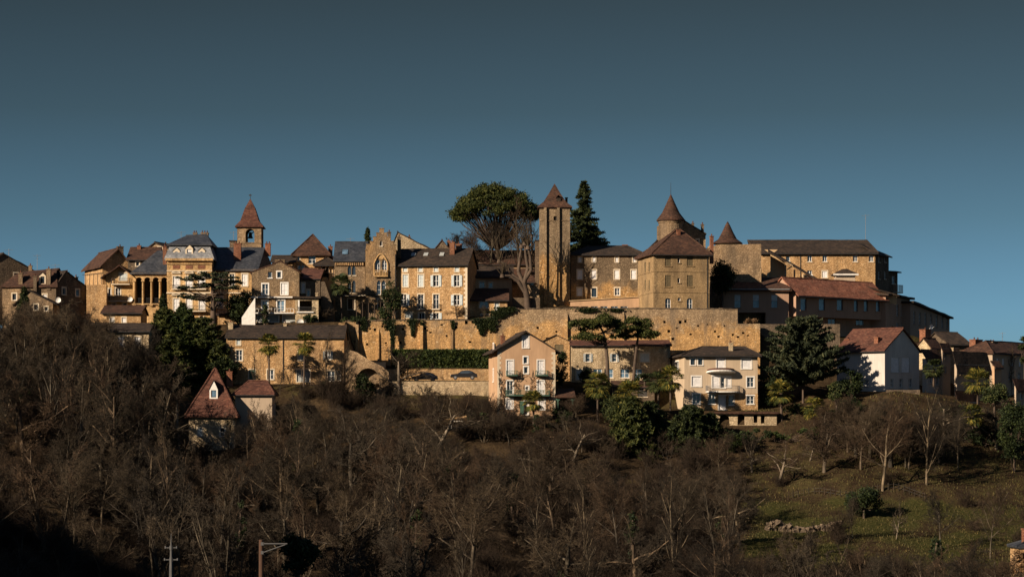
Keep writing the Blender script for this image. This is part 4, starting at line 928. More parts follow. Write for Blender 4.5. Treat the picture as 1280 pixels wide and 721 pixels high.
# --- corner building
cb = House('house', 'stone corner building with wide brown hip roof and olive shutters before the round turret', 'house', 817, 886.5, 390, 316.5, 421.8, 10.5, ang=11, wall='olive', fd=3, trim=None, group='houses of the hilltop town')
for (py, hh) in ((326, 13), (351, 14)):
    cb.win('F', 835, py, 7.5, hh, 'c', shc='shuto'); cb.win('F', 862.5, py, 7.5, hh, 'c', shc='shuto'); cb.win('F', 848.5, py - .5, 3.2, 6, 'd')
cb.win('F', 835, 379.5, 7, 14, 'g', arch=1, nt=1); cb.win('F', 862, 379.5, 7, 14, 'g', arch=1, nt=1); cb.win('F', 849, 374, 3.5, 3.5, 'g')
for (py, hh) in ((334, 12), (356, 12)):
    for x in (806.5, 811.5): cb.win('L', x, py, 1.8, hh, 'c', shc='shuto', nt=1)
zr = cb.loc(849, 288, 5.2)[1]
cb.roof = ('hip', dict(xa=cb.loc(846, 288, 5.2)[0], xb=cb.loc(850, 288, 5.2)[0], zr=zr, m='tile', o=.5)); cb.build()
for py in (339, 365):
    mb = MB(); _, z = cb.loc(840, py); mb.box(-.08, cb.w + .05, -.07, .02, z - .1, z + .1); mb.box(-.07, .02, .021, cb.dp, z - .1, z + .1); mb.build('string_course', M['olive'], cb.root)
cb.chim(848, 287, 4, 6, 4, 'brick', 0); cb.chim(889.5, 295, 4, 30, 5, 'brick', 1); cb.downpipe(884, 318, 388); cb.quoins(None, 'olive')
# --- round turret
rt = empty('round_turret', (wx(838.5, 442), 442, wz(345, 442))); tag(rt, 'round stone turret with conical tiled roof and a tall lightning rod', 'tower')
zl = lambda py, D=442: wz(py, D) - rt.location.z
r0 = 15.2 * K * 442
mb = MB(); mb.loft([ring(0, 0, r0, -6, 28), ring(0, 0, r0, zl(277), 28)]); mb.build('wall', M['brown'], rt)
mb = MB(); mb.loft([ring(0, 0, r0 + .35, zl(276.6), 28), ring(0, 0, r0 + .35, zl(275), 28), ring(0, 0, r0 * .72, zl(266), 28), ring(0, 0, r0 * .35, zl(254), 28), ring(0, 0, .05, zl(243), 28)], True); ro = mb.build('roof', M['tile'], rt)
mb = MB(); mb.tube((0, 0, zl(243.5)), (0, 0, zl(228)), .05, .02, 5); mb.build('lightning_rod', M['iron'], ro)
mb = MB(); mb.loft([ring(0, 0, r0 + .12, zl(279), 28), ring(0, 0, r0 + .12, zl(277), 28)], True); mb.build('cornice', M['brown'], rt)
h = House('chateau_wing', 'steep roofed castle wing with dark chimneys right behind the round turret', 'house', 850, 882, 392, 293, 444, 8, wall='brown', group='houses of the hilltop town')
h.roof = ('gy', dict(xr=.8, zr=wz(277, 444) - h.zb, m='tiled', o=.15)); h.win('F', 872, 302, 3, 5, 'd'); h.build(); h.chim(878, 280.5, 3.5, 14, 1, 'dstone', 1); h.chim(866, 279, 3, 6, 5, 'dstone', 1)
h = House('chateau_wing', 'narrow stepped wall left of the round turret behind the corner building', 'house', 818.5, 826, 392, 303, 441, 6, wall='brown', group='houses of the hilltop town'); h.prof = {'F': [(0, wz(306, 441) - h.zb), (h.w * .35, wz(306, 441) - h.zb), (h.w * .35, wz(283, 441) - h.zb), (h.w, wz(281, 441) - h.zb)]}; h.build()
h = House('house', 'small dark roof slope between the white shuttered building and the corner building', 'house', 803, 824, 392, 318, 441, 6, wall='dstone', group='houses of the hilltop town'); h.roof = ('gy', dict(xr=h.w - .4, zr=wz(302, 441) - h.zb, m='tiled', o=.2)); h.build()
# --- cone roofed tower and bastion
ct = empty('cone_roofed_tower', (wx(909.5, 446), 446, wz(345, 446))); tag(ct, 'low round tower with a flared conical roof rising behind the bastion wall', 'tower')
zl = lambda py, D=446: wz(py, D) - ct.location.z
r0 = 15 * K * 446
mb = MB(); mb.loft([ring(0, 0, r0, -6, 28), ring(0, 0, r0, zl(304), 28)]); mb.build('wall', M['cream'], ct)
mb = MB(); mb.loft([ring(0, 0, r0 + .5, zl(305), 28), ring(0, 0, r0 + .5, zl(304), 28), ring(0, 0, r0 * .78, zl(299), 28), ring(0, 0, r0 * .46, zl(290), 28), ring(0, 0, r0 * .2, zl(281.5), 28), ring(0, 0, .05, zl(277), 28)], True); mb.build('roof', M['tile'], ct)
bs = House('bastion', 'stone bastion wall with a flat top below the cone roofed tower', 'wall', 888, 951.5, 400, 305.5, 438, 8, ang=0, wall='brown', fd=5, group='walls of the hilltop town'); bs.prof = {'F': [(0, wz(309, 438) - bs.zb), (bs.w * .12, wz(306, 438) - bs.zb), (bs.w, wz(305, 438) - bs.zb)]}; bs.build(); mb = MB(); mb.box(0, bs.w, .3, 8, bs.ze - .6, bs.ze - .4); mb.build('walkway', M['dstone'], bs.root)
# --- long barracks
lb = House('long_building', 'very long stone building with a low dark roof at the top right of the town', 'building', 953, 1094, 400, 316.5, 458, 12, wall='gold', fd=3)
for x in (1012, 1031, 1069, 1089): lb.win('F', x, 323, 5.5, 8, 'g', nt=1)
for x in (985,): lb.win('F', x, 323.5, 5, 6, 'g', nt=1)
lb.win('F', 1012, 343, 6, 10, 'g', nt=1); lb.win('F', 1031, 343, 6.2, 8, 'c'); lb.win('F', 1050, 343, 5.5, 8, 'g', nt=1)
for y_, z_ in ((4, 321), (8, 322), (4, 340), (8, 341)):
    zz = wz(z_, 458) - lb.zb; lb.rawwin('R', y_ - .4, y_ + .4, zz - .7, zz + .7, 'g', nt=1)
lb.roof = ('hip', dict(xa=-2.0, xb=lb.w - .6, zr=lb.rz(302), m='tiled', o=.5)); lb.build(); lb.downpipe(1000.5, 318, 350); lb.aerial(1082, 268, 34, 6)
# shaded end block on the right
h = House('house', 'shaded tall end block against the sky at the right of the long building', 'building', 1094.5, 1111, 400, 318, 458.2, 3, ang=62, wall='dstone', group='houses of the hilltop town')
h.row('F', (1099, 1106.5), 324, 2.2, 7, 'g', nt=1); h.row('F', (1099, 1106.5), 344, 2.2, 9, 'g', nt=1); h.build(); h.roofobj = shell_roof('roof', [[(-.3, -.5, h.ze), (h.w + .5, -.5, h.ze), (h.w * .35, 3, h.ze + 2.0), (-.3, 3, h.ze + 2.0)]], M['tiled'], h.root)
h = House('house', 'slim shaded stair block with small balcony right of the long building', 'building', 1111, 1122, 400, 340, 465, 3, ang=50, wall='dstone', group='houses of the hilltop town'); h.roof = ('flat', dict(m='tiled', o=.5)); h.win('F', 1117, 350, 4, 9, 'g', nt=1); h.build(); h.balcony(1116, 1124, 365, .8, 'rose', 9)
# --- small gables and porch in front of long building
h = House('house', 'small rendered gable with timber porch in front of the long building', 'house', 963, 981, 400, 339, 446, 6, wall='sand', group='houses of the hilltop town')
h.prof = {'F': [(0, wz(318, 446) - h.zb), (h.w, wz(327, 446) - h.zb)]}; h.build()
ph = [(h.loc(960, 311)[0], 311), (h.loc(1026, 349)[0], 349)]
def P3(px, py, yl): a = h.loc(px, py, yl); return (a[0], yl, a[1])
h.roofobj = shell_roof('roof', [[P3(960, 313, -2.2), P3(1026, 351, -2.2), P3(1024, 349, 3), P3(960, 311, 3)]], M['tiled'], h.root, th=.3)
mb = MB()
for px, pa in ((982, 331), (993, 337), (1004, 343)):
    a = P3(px, pa, -1.8); b = P3(px, 362, -1.8); mb.tube(b, a, .15, .15, 5)
for (a_, b_, c_, d_) in ((983, 328, 991, 332), (991, 332, 984, 337)): mb.tube(P3(a_, b_, -2.3), P3(c_, d_, -2.3), .12, .12, 4)
mb.build('timber_post', M['cream'], h.root)
mb = MB(); a = h.loc(1008, 358, .5); b = h.loc(1016, 343, .5); mb.box(a[0], b[0], .4, .6, a[1] - 1, b[1]); mb.build('white_panel', M['wtrim'], h.root)
mb = MB(); a = h.loc(966, 322, 1.2); b = h.loc(974, 311, 1.2); mb.poly([(h.loc(955, 312, 5)[0], 4.5, h.loc(0, 312, 4.5)[1]), (h.loc(972, 312, 5)[0], 4.5, h.loc(0, 312, 4.5)[1]), (h.loc(964, 317, 5)[0], 4.5, h.loc(0, 318, 4.5)[1])]); mb.build('gable_board', M['sand'], h.root)
# --- modern pink building
mbd = House('care_home', 'modern pink rendered building with red roof, grey blue windows and overhanging upper floor', 'building', 904, 986, 412, 362, 435, 10, wall='rose', fd=2, trim=None)
mbd.row('F', (922, 945, 968), 376.5, 7.5, 16, 'r', shc='shutb', gl='bglass', part=.45, nt=1)
mbd.win('F', 940, 399, 34, 17, 'n'); mbd.rev = 2.5
mbd.build(); mbd.rev = .3
wL = mbd.w; za_ = mbd.ze
P_ = lambda px, py, yl: (mbd.loc(px, py, yl)[0], yl, mbd.loc(px, py, yl)[1])
mbd.roofobj = shell_roof('roof', [[P_(899, 362, -.6), P_(990, 362, -.6), P_(982, 347.5, 5.5), P_(924, 345, 5.5)], [P_(982, 347.5, 5.5), P_(924, 345, 5.5), P_(899, 362, 10.5), P_(990, 362, 10.5)], [P_(899, 362, -.6), P_(924, 345, 5.5), P_(899, 362, 10.5)], [P_(990, 362, -.6), P_(990, 362, 10.5), P_(982, 347.5, 5.5)]], M['tile'], mbd.root, th=.25)
g = MB(); g.box(P_(900, 362, -.7)[0], P_(987, 362, -.7)[0], -.75, -.6, za_ - .05, za_ + .12); g.build('gutter', M['metal'], mbd.root)
mr2 = House('x', '', '', 995, 1106, 393, 366, 435.3, 6, ang=41, wall='rose', host=mbd, fd=0, trim=None)
mr2.row('F', (1004.5, 1027.5, 1050), 380, 7.5, 15, 'r', shc='shutb', gl='bglass', part=.1, nt=1)
mr2.row('F', (1070, 1082.5, 1097.5), 382, 5, 14, 'r', shc='shutb', gl='bglass', part=.05, nt=1)
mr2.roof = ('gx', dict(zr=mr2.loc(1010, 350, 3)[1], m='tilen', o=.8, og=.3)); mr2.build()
mb = MB(); mb.box(0, mr2.w, 0, 6, -.25, -.002, mr2.P); mb.build('soffit', M['rose'], mbd.root)
m4 = House('x', '', '', 988, 1108, 420, 393, 437.5, 4, ang=40, wall='rose', host=mbd, fd=3, trim=None); m4.row('F', (1010, 1040, 1075), 402, 10, 8, 'g', nt=1); m4.build()
def Q(px, py, D): return (wx(px, D) - mbd.root.location.x, D - mbd.root.location.y, wz(py, D) - mbd.zb)
# sloped beige parapet
mb = MB(); mb.v = [Q(1060, 352, 450.3), Q(1121, 369.5, 450.3), Q(1121, 380, 450.3), Q(1060, 372, 450.3), Q(1060, 352, 450.8), Q(1121, 369.5, 450.8), Q(1121, 380, 450.8), Q(1060, 372, 450.8)]
mb.f = [(0, 1, 2, 3), (4, 5, 6, 7), (0, 1, 5, 4), (1, 2, 6, 5)]; mb.m = [0] * 4; mb.build('parapet', M['sand'], mbd.root)
mb = MB(); mb.v = [Q(1058, 350.5, 449.8), Q(1124, 368.5, 449.8), Q(1124, 370.5, 449.8), Q(1058, 352.5, 449.8), Q(1058, 350.5, 451.5), Q(1124, 368.5, 451.5), Q(1124, 370.5, 451.5), Q(1058, 352.5, 451.5)]
mb.f = [(0, 1, 2, 3), (4, 5, 6, 7), (0, 1, 5, 4), (3, 2, 6, 7)]; mb.m = [0] * 4; mb.build('coping', M['tiled'], mbd.root)
h = House('rooftop_pavilion', 'low flat roofed pavilion with pale fascia and small lantern before the long building', 'pavilion', 1026, 1074, 372, 353, 451.5, 5, wall='sand', trim=None)
h.roof = ('flat', dict(m='tiled', o=.6, th=.12, rd=False)); h.row('F', (1045, 1057), 357, 7, 3.5, 'g', nt=1); h.build(); mb = MB(); mb.box(-.66, h.w + .66, -.68, -.6, h.ze - .4, h.ze + .08); mb.build('fascia', M['wtrim'], h.root)
h2 = House('x', '', '', 1045, 1069, 353, 342.5, 452.5, 3, wall='tan', host=h, fd=.5, trim=None); h2.roof = ('hip', dict(xa=1.2, xb=h2.w - 1.2, zr=wz(337.5, 454) - h2.zb, m='tiled', o=.45, rd=False)); h2.build(); mb = MB(); mb.box(-.5, h2.w + .5, -.52, -.45, h2.ze - .25, h2.ze + .02, h2.P); mb.build('fascia', M['wtrim'], h.root)
# --- right shaded blocks
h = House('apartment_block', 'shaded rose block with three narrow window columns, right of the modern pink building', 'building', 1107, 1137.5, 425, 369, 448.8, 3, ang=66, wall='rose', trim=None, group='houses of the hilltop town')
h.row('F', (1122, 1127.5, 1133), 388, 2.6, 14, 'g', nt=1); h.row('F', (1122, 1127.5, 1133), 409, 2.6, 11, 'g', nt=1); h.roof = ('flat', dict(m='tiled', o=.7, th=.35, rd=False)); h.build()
def slab(H, pts, m='tiled', th=.3):
    H.roofobj = shell_roof('roof', [[tuple(Matrix.Rotation(-R(H.ang), 3, 'Z') @ Vector((wx(p, d) - H.root.location.x, d - H.root.location.y, wz(q, d) - H.zb))) for p, q, d in pts]], M[m], H.root, th=th, jit=.01)
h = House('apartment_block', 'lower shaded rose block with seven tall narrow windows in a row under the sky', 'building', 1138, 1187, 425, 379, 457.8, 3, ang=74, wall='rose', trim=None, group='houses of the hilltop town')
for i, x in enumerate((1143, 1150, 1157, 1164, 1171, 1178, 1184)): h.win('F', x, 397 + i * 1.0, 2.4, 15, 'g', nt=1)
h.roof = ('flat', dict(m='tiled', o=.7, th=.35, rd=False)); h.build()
# --- white house
wh = House('house', 'large white house with red tiled roof and a tree shadow on its long side', 'house', 1046, 1106, 492, 438, 409, 9.5, ang=-40, wall='white', fd=4, trim=None, group='houses below the rampart')
# long wall is the front face running toward the camera; gable end is the right face
wh.dp = wh.locs(1149, 440, wh.w)[0]
wh.win('F', 1083, 478, 5, 8, 'g'); wh.win('F', 1053, 453, 5, 8, 'g')
for x in (1119, 1132):
    t0, z0 = wh.locs(x - 5, 465, wh.w); t1, z1 = wh.locs(x + 5, 447, wh.w); wh.rawwin('R', t0, t1, z0, z1, 'r', part=1.0)
for x in (1115, 1126, 1138):
    t0, z0 = wh.locs(x - 2, 484, wh.w); t1, z1 = wh.locs(x + 2, 473, wh.w); wh.rawwin('R', t0, t1, z0, z1, 'g')
wh.ze = wh.loc(1106, 437)[1]
zr = wh.locs(1128, 411.5, wh.w)[1]
wh.roof = ('gx', dict(zr=zr, m='tiler', o=.45)); wh.build()
wh.chim(1060, 424, 5, 14, 2.6, 'brick', 1); wh.chim(1096.5, 421.5, 5, 12, 1.6, 'brick', 1)
# --- right-hand row of houses
G2 = 'houses on the right slope'
def rowh(label, xl, x0, x1, yb, ye, D, ang, wall, rf, zpx, wins=(), chs=(), m='tile', o=.3, left=(), fr='frame'):
    h = House('house', label, 'house', x0, x1, yb, ye, D, 4, ang=ang, wall=wall, fd=6, trim=None, group=G2, frame=fr)
    h.dp = h.locs(xl, ye, 0)[0]
    for w in wins: h.win('F', *w[:4], w[4] if len(w) > 4 else 'g')
    for w in left: h.win('L', *w)
    if rf == 'gx': h.roof = ('gx', dict(zr=h.loc(*zpx, h.dp / 2)[1], m=m, o=o))
    elif rf == 'hip': h.roof = ('hip', dict(xa=h.dp * .5, xb=h.w - h.dp * .4, zr=h.loc(*zpx, h.dp / 2)[1], m=m, o=o))
    elif rf == 'mono': h.roof = ('mono', dict(zr=h.loc(*zpx, h.dp)[1], m=m, o=o))
    elif rf == 'flat': h.roof = ('flat', dict(m=m, o=o))
    h.build()
    for c in chs: h.chim(*c)
    return h
h = rowh('narrow stone house with a tall red brick chimney right behind the white house', 1146, 1163, 1177, 500, 434, 420, 48, 'cream', 'gx', (1158, 424), [(1171, 446, 2.5, 9)], [(1156.5, 411.5, 7, 24, 3.2, 'brick', 1)])
h.dish(1162.5, 408.5, 3, .45)
rowh('low lean-to house with bright end wall just right of the white house', 1153, 1158, 1177, 500, 448, 411, 45, 'white', 'mono', (1158, 438), [(1163, 459, 3, 8), (1172, 457, 3, 9), (1163, 474, 4, 9), (1172, 476, 3, 9)])
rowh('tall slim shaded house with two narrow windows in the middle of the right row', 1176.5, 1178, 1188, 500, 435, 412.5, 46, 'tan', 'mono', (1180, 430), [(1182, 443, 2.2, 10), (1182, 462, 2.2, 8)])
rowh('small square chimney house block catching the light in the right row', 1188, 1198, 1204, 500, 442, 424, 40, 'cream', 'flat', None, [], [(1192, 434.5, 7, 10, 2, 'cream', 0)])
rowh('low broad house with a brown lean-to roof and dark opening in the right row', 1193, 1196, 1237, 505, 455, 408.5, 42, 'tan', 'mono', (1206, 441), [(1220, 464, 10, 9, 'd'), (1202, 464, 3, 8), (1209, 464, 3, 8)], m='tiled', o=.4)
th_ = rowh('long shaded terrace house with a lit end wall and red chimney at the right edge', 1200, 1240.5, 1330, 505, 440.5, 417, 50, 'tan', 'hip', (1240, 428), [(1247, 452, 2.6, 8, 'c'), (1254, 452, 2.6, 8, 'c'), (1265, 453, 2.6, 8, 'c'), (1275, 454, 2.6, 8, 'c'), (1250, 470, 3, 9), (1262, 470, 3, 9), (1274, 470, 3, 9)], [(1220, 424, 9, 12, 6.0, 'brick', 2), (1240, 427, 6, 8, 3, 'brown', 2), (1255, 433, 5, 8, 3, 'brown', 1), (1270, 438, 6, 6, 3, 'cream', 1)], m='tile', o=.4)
th_.aerial(1253, 415, 20, 3)
rowh('small lit pink end wall with a lean-to canopy below the right terrace', 1240, 1243, 1252, 500, 457, 408, 45, 'pink', 'mono', (1244, 452))
h = House('house', 'dark roofed house on the skyline between the rose block and the right row', 'house', 1186, 1212, 500, 430, 446, 9, ang=20, wall='dstone', fd=8, group=G2); h.roof = ('gx', dict(zr=h.loc(1195, 417, 4.5)[1], m='tiled')); h.build()
rowh('shaded low house with a pale gable low on the right slope under the row', 1196, 1198, 1224, 520, 502, 401, 42, 'white', 'mono', (1206, 490), [(1215, 509, 3, 6)])
rowh('shaded lowest house at the right edge of the photo', 1268, 1270, 1310, 520, 482, 402, 45, 'tan', 'mono', (1275, 475), [(1277, 495, 3, 8)])

# --- rampart
rp = empty('rampart', (wx(430, 418), 418, wz(440, 418))); tag(rp, 'long golden rubble rampart with dark openings running under the whole town', 'rampart')
zl = lambda py: wz(py, 418) - rp.location.z
xl = lambda px: wx(px, 418) - rp.location.x
prof = [(430, 402), (470, 401.5), (515, 400.5), (560, 400.5), (600, 401), (612, 397), (640, 387), (712, 386), (712, 386), (800, 386), (922, 387), (922, 404.5), (950, 404.5)]
prof = [(xl(a), zl(b)) for a, b in prof]
holes = []; rr = random.Random(3)
used = []
for i in range(120):
    px = rr.uniform(436, 945); py = rr.uniform(403, 436)
    if px > 835 and py > 428: continue
    if any(abs(px - a) < 3.2 for a in used): continue
    used.append(px); w = rr.uniform(.22, .5); a = xl(px); z = zl(py); holes.append((a, a + w, z, z + w * rr.uniform(.6, 1.2), 0))
mb = MB(); strip_wall(mb, lambda t, z, d: (t, d, z), prof, -3.5, holes, .8)
strip_wall(mb, lambda t, z, d: (t, 1.6 - d, z), prof, -3.5, [], .3)
for a, b in zip(prof[:-1], prof[1:]): mb.poly([(a[0], 0, a[1]), (b[0], 0, b[1]), (b[0], 1.6, b[1]), (a[0], 1.6, a[1])])
mb.poly([(prof[-1][0], 0, -3.5), (prof[-1][0], 1.6, -3.5), (prof[-1][0], 1.6, prof[-1][1]), (prof[-1][0], 0, prof[-1][1])])
mb.poly([(0, 0, -3.5), (0, 1.6, -3.5), (0, 1.6, prof[0][1]), (0, 0, prof[0][1])])
mb.build('wall', M['ramp'], rp)
for (px, w, pt, dep) in ((446.5, .45, 402, .55), (487, .45, 402, .5), (527, .45, 402, .6), (565.5, .25, 402, .25), (473, .25, 410, .3), (707.5, .5, 390, .5), (779, .3, 387, .35), (430.5, .6, 402, .8)):
    mb = MB(); a = xl(px); z1 = zl(pt); z0 = -3.5
    mb.v = [(a - w / 2, -dep * 1.25, z0), (a + w / 2, -dep * 1.25, z0), (a + w / 2, -.002, z0), (a - w / 2, -.002, z0), (a - w / 2, -dep * .8, z1 - .9), (a + w / 2, -dep * .8, z1 - .9), (a + w / 2, -.002, z1), (a - w / 2, -.002, z1)]
    mb.f = [(0, 3, 2, 1), (4, 5, 6, 7), (0, 1, 5, 4), (1, 2, 6, 5), (3, 0, 4, 7)]; mb.m = [0] * 5; mb.build('buttress', M['ramp'], rp)
mb = MB()
x = .2
while x < xl(922):
    w = rr.uniform(.4, .8); z = float(np.interp(x + w / 2, [p[0] for p in prof[:-2]], [p[1] for p in prof[:-2]])) + .03
    mb.box(x, x + w - .03, -.08, 1.66, z, z + rr.uniform(.1, .22)); x += w
mb.build('coping', M['dstone'], rp)
def wall(name, label, px0, px1, pt, pb, D, th=.6, m='gold', fd=1.5, top=None, cat='wall', grp='lower terrace walls', holes=()):
    x0 = wx(px0, D); r = empty(name, (x0, D, wz(pb, D))); tag(r, label, cat, grp); w = wx(px1, D) - x0; h_ = wz(pt, D) - wz(pb, D)
    pf = [(0, h_), (w, h_)] if top is None else [(wx(a, D) - x0, wz(b, D) - wz(pb, D)) for a, b in top]
    hs = [(wx(a, D) - x0, wx(b, D) - x0, wz(d_, D) - wz(pb, D), wz(c_, D) - wz(pb, D), e_) for a, b, c_, d_, e_ in holes]
    mb = MB(); strip_wall(mb, lambda t, z, d: (t, d, z), pf, -fd, hs, th * .9); strip_wall(mb, lambda t, z, d: (t, th - d, z), pf, -fd, [], .1)
    for a, b in zip(pf[:-1], pf[1:]): mb.poly([(a[0], 0, a[1]), (b[0], 0, b[1]), (b[0], th, b[1]), (a[0], th, a[1])])
    for q in (pf[0], pf[-1]): mb.poly([(q[0], 0, -fd), (q[0], th, -fd), (q[0], th, q[1]), (q[0], 0, q[1])])
    mb.build('wall', M[m], r); return r
wall('retaining_wall', 'dark retaining wall in shade below the modern pink building', 950.5, 1050, 405, 430, 420.4, .8, 'dstone', 4)
wall('garden_wall', 'stone wall behind the parked cars at the foot of the hedge', 445, 612, 461, 476, 411.7, .6, 'gold', 1.5, top=[(445, 466), (480, 461.5), (612, 461)])
wall('retaining_wall', 'pale retaining wall below the road with the parked cars', 486, 612, 476.5, 492, 403.6, .6, 'cream', 2)
gw = wall('grotto_wall', 'rough stone wall with a dark arched cave opening at the left end of the road', 432, 486, 452, 490, 403.2, 1.2, 'brown', 1.5, top=[(432, 436), (446, 440), (462, 450), (478, 458), (486, 465)], holes=[(446, 474, 460, 484, 1)])
mb = MB(); mb.box(1.2, 6, 1.3, 1.5, -.5, 4.6); mb.build('cave_back', M['void'], gw)
wall('garden_wall', 'low garden wall under the vine pergola left of the pink gable house', 556, 620, 519, 538, 389.5, .5, 'gold', 1.5, top=[(556, 524), (572, 521), (583, 519), (583, 526), (620, 526)])
wall('garden_wall', 'long low terrace wall in front of the pink gable house', 620, 700, 521, 533, 388.8, .5, 'dstone', 1.5)
wall('terrace_wall', 'dry golden bank wall on the lower terrace beneath the pink gable house', 575, 692, 545, 553, 384.5, .5, 'brown', 1.5)
wall('garden_wall', 'low stone parapet at the top of the meadow beside the white house', 1108, 1150, 487, 495, 401.5, .4, 'dstone', 1)
rr = random.Random(17); sw = MB(); D0 = 352; ox_ = wx(958, D0); oz_ = ground(ox_, D0)
for i in range(190):
    u = rr.random(); x = ox_ + u * (wx(1052, D0) - ox_); hmax = (.35 + .75 * abs(math.sin(u * 7.3 + .4)) * abs(math.cos(u * 3.1))) ; y = D0 + rr.uniform(-.5, .5); z = ground(x, y) - .1 + rr.random() * hmax * 1.3
    c_ = Vector((x, y, z)); s_ = rr.uniform(.12, .3); ax = [Vector((rr.gauss(0, 1), rr.gauss(0, 1), rr.gauss(0, 1))).normalized() for _ in range(1)][0]; m_ = Matrix.Rotation(rr.uniform(0, 3), 3, ax)
    sw.box(-s_ * 1.2, s_ * 1.2, -s_, s_, -s_ * .7, s_ * .7, lambda X, Y, Z: tuple(c_ + m_ @ Vector((X, Y, Z))))
tag(sw.build('stone_wall', M['dstone']), 'tumbled golden dry stone wall in the meadow below the post fence', 'wall')
tag(wall('stone_wall', 'golden wall corner at the bottom right edge of the photo', 1271, 1310, 687, 722, 300, .8, 'gold', 2), None, None)
# slate roof and chimney at the bottom right edge
h = House('hut', 'slate roofed hut with a red brick chimney cut by the right edge of the photo', 'hut', 1273, 1310, 700, 684, 303, 5, wall='gold', fd=3); h.roof = ('hip', dict(xa=2, xb=3, zr=h.rz(674), m='slate', o=.3)); h.build(); h.chim(1280, 660, 5, 20, 2, 'brick', 0)
# --- cellar house (long golden house with palms)
ch = House('house', 'long golden two storey house with two garden palms under the left end of the rampart', 'house', 283, 430, 479, 421.5, 405, 8, wall='gold', fd=3, group='houses below the rampart')
ch.win('F', 298, 428, 4.5, 6, 'c', shc='shutb'); ch.win('F', 299, 444, 7.5, 13, 'g', fr='frame'); ch.win('F', 315, 468, 7, 12, 'c', shc='green'); ch.win('F', 338, 468, 8, 12, 'g')
ch.win('F', 376, 445, 6, 10, 'c', shc='shutg'); ch.win('F', 410, 444, 6, 10, 'o', shc='shutg'); ch.win('F', 379, 470, 16, 14, 'D', shc='shutg'); ch.win('F', 414, 470, 9, 13, 'g'); ch.win('F', 423, 470, 5, 11, 'g')
ch.roof = ('gx', dict(zr=ch.rz(408.5), m='tiled', o=.35)); ch.build(); ch.downpipe(354, 423, 474); ch.chim(288.5, 403, 6, 12, 3, 'cream', 1); ch.chim(356.5, 404, 4, 8, 4, 'cream', 1); ch.chim(427, 404, 7, 9, 4.5, 'gold', 0)
mb = MB()
for i in range(8):
    px = 355 + i * 5.6; a, z0 = ch.loc(px, 477, -3); _, z1 = ch.loc(px, 461 + (i % 3), -3)
    if i % 2 == 0: mb.tube((a, -3, z0 - .5), (a, -3, z1), .07, .06, 5)
a, z = ch.loc(354, 461, -3); b, _ = ch.loc(396, 461, -3); mb.tube((a, -3, z), (b, -3, z + .1), .06, .06, 4); mb.tube((a, -.3, z + .5), (b, -.3, z + .5), .06, .06, 4)
for i in range(9): x = a + (b - a) * i / 8; mb.tube((x, -3.2, z), (x, -.2, z + .55), .04, .04, 4)
mb.build('pergola', M['wood'], ch.root)
# --- house with pyramid dormer roof
ph_ = House('house', 'house with steep red pyramid roof and one dormer among bare trees, lower left', 'house', 236, 293.5, 567, 516, 385, 7.5, wall='cream', fd=4, group='houses below the rampart')
ph_.win('F', 250, 540, 6, 10, 'c', shc='shutb'); ph_.win('F', 278, 540, 6, 10, 'g')
ph_.roof = ('pyr', dict(xa=ph_.loc(269, 480, 3.7)[0], zr=wz(461.5, 388.7) - ph_.zb, m='tiler', o=.55, rr=.15)); ph_.build(); ph_.dormer(267, 492, 6.5, 9, 1.0, mt='tiler', face='bglass', rise=1.3, fm='wtrim', deep=1.9); ph_.chim(287, 464, 7, 14, 5, 'brick', 1)
h = House('house', 'low wing with a red hip roof end right of the pyramid roofed house', 'house', 294, 340, 560, 492.5, 388, 6, wall='tan', fd=4, group='houses below the rampart'); h.roof = ('hip', dict(xa=h.loc(311, 480, 3)[0], xb=h.loc(334, 480, 3)[0], zr=h.rz(477.5), m='tiler', o=.4)); h.build()
# --- hidden house behind bare trees at left
h = House('house', 'pale stone house with white windows half hidden behind bare trees at left', 'house', 104, 186, 462, 414, 402, 8, wall='cream', fd=5, group='houses below the rampart')
for x in (116, 131, 151, 172): h.win('F', x, 427, 7, 12, 'c')
for x in (151, 172, 131): h.win('F', x, 448, 7, 12, 'c')
h.roof = ('gx', dict(zr=h.rz(406), m='tiled')); h.build()
h = House('house', 'small stone house with a white window above the half hidden pale house', 'house', 128, 176, 415, 391, 415, 7, wall='gold', fd=5, group='houses below the rampart')
for x in (140, 155): h.win('F', x, 400, 5, 6, 'c')
h.roof = ('gx', dict(zr=h.rz(384), m='tile')); h.build()
h = House('shed', 'small lean-to shelter with light roof under the cedar in front of the mansion', 'shed', 272, 301, 405, 393, 420, 3, wall='gold', fd=3); h.roof = ('mono', dict(zr=wz(389, 423) - h.zb, m='tile', o=.5)); h.build(); h.chim(292, 387, 4, 8, 0.5, 'cream', 0)
# --- pink gable house
pk_ = House('house', 'tall pink gable house with white windows, balconies and ivy on its lower floors', 'house', 622, 694, 520, 437, 391, 10, ang=8, wall='pink', fd=3, trim='wtrim', group='houses below the rampart')
pk_.win('F', 657, 427.5, 7, 14, 'c'); pk_.win('F', 657, 450, 5, 8, 'g'); pk_.win('F', 657.5, 462.5, 5, 8, 'g')
pk_.win('F', 637.5, 459.5, 8, 18, 'c'); pk_.win('F', 676, 459.5, 8, 18, 'c'); pk_.win('F', 637.5, 484.5, 7.5, 17, 'g'); pk_.win('F', 676, 484.5, 8, 17, 'c'); pk_.win('F', 659, 485, 3, 4, 'g')
pk_.win('F', 637, 504.5, 8, 12, 'c'); pk_.win('F', 657.5, 509.5, 5, 17, 'g'); pk_.win('F', 677, 505.5, 7, 12, 'c')
t0 = pk_.locs(614, 455, 0)[0]
pk_.rawwin('L', 4.2, 5.2, 9, 10.8, 'c'); pk_.rawwin('L', 4.2, 5.2, 5.2, 7, 'c')
pk_.roof = ('gy', dict(xr=pk_.loc(657, 430)[0], zr=pk_.loc(657, 415.5)[1], m='tiled', o=.9, og=.5, ze2=pk_.ze)); pk_.build()
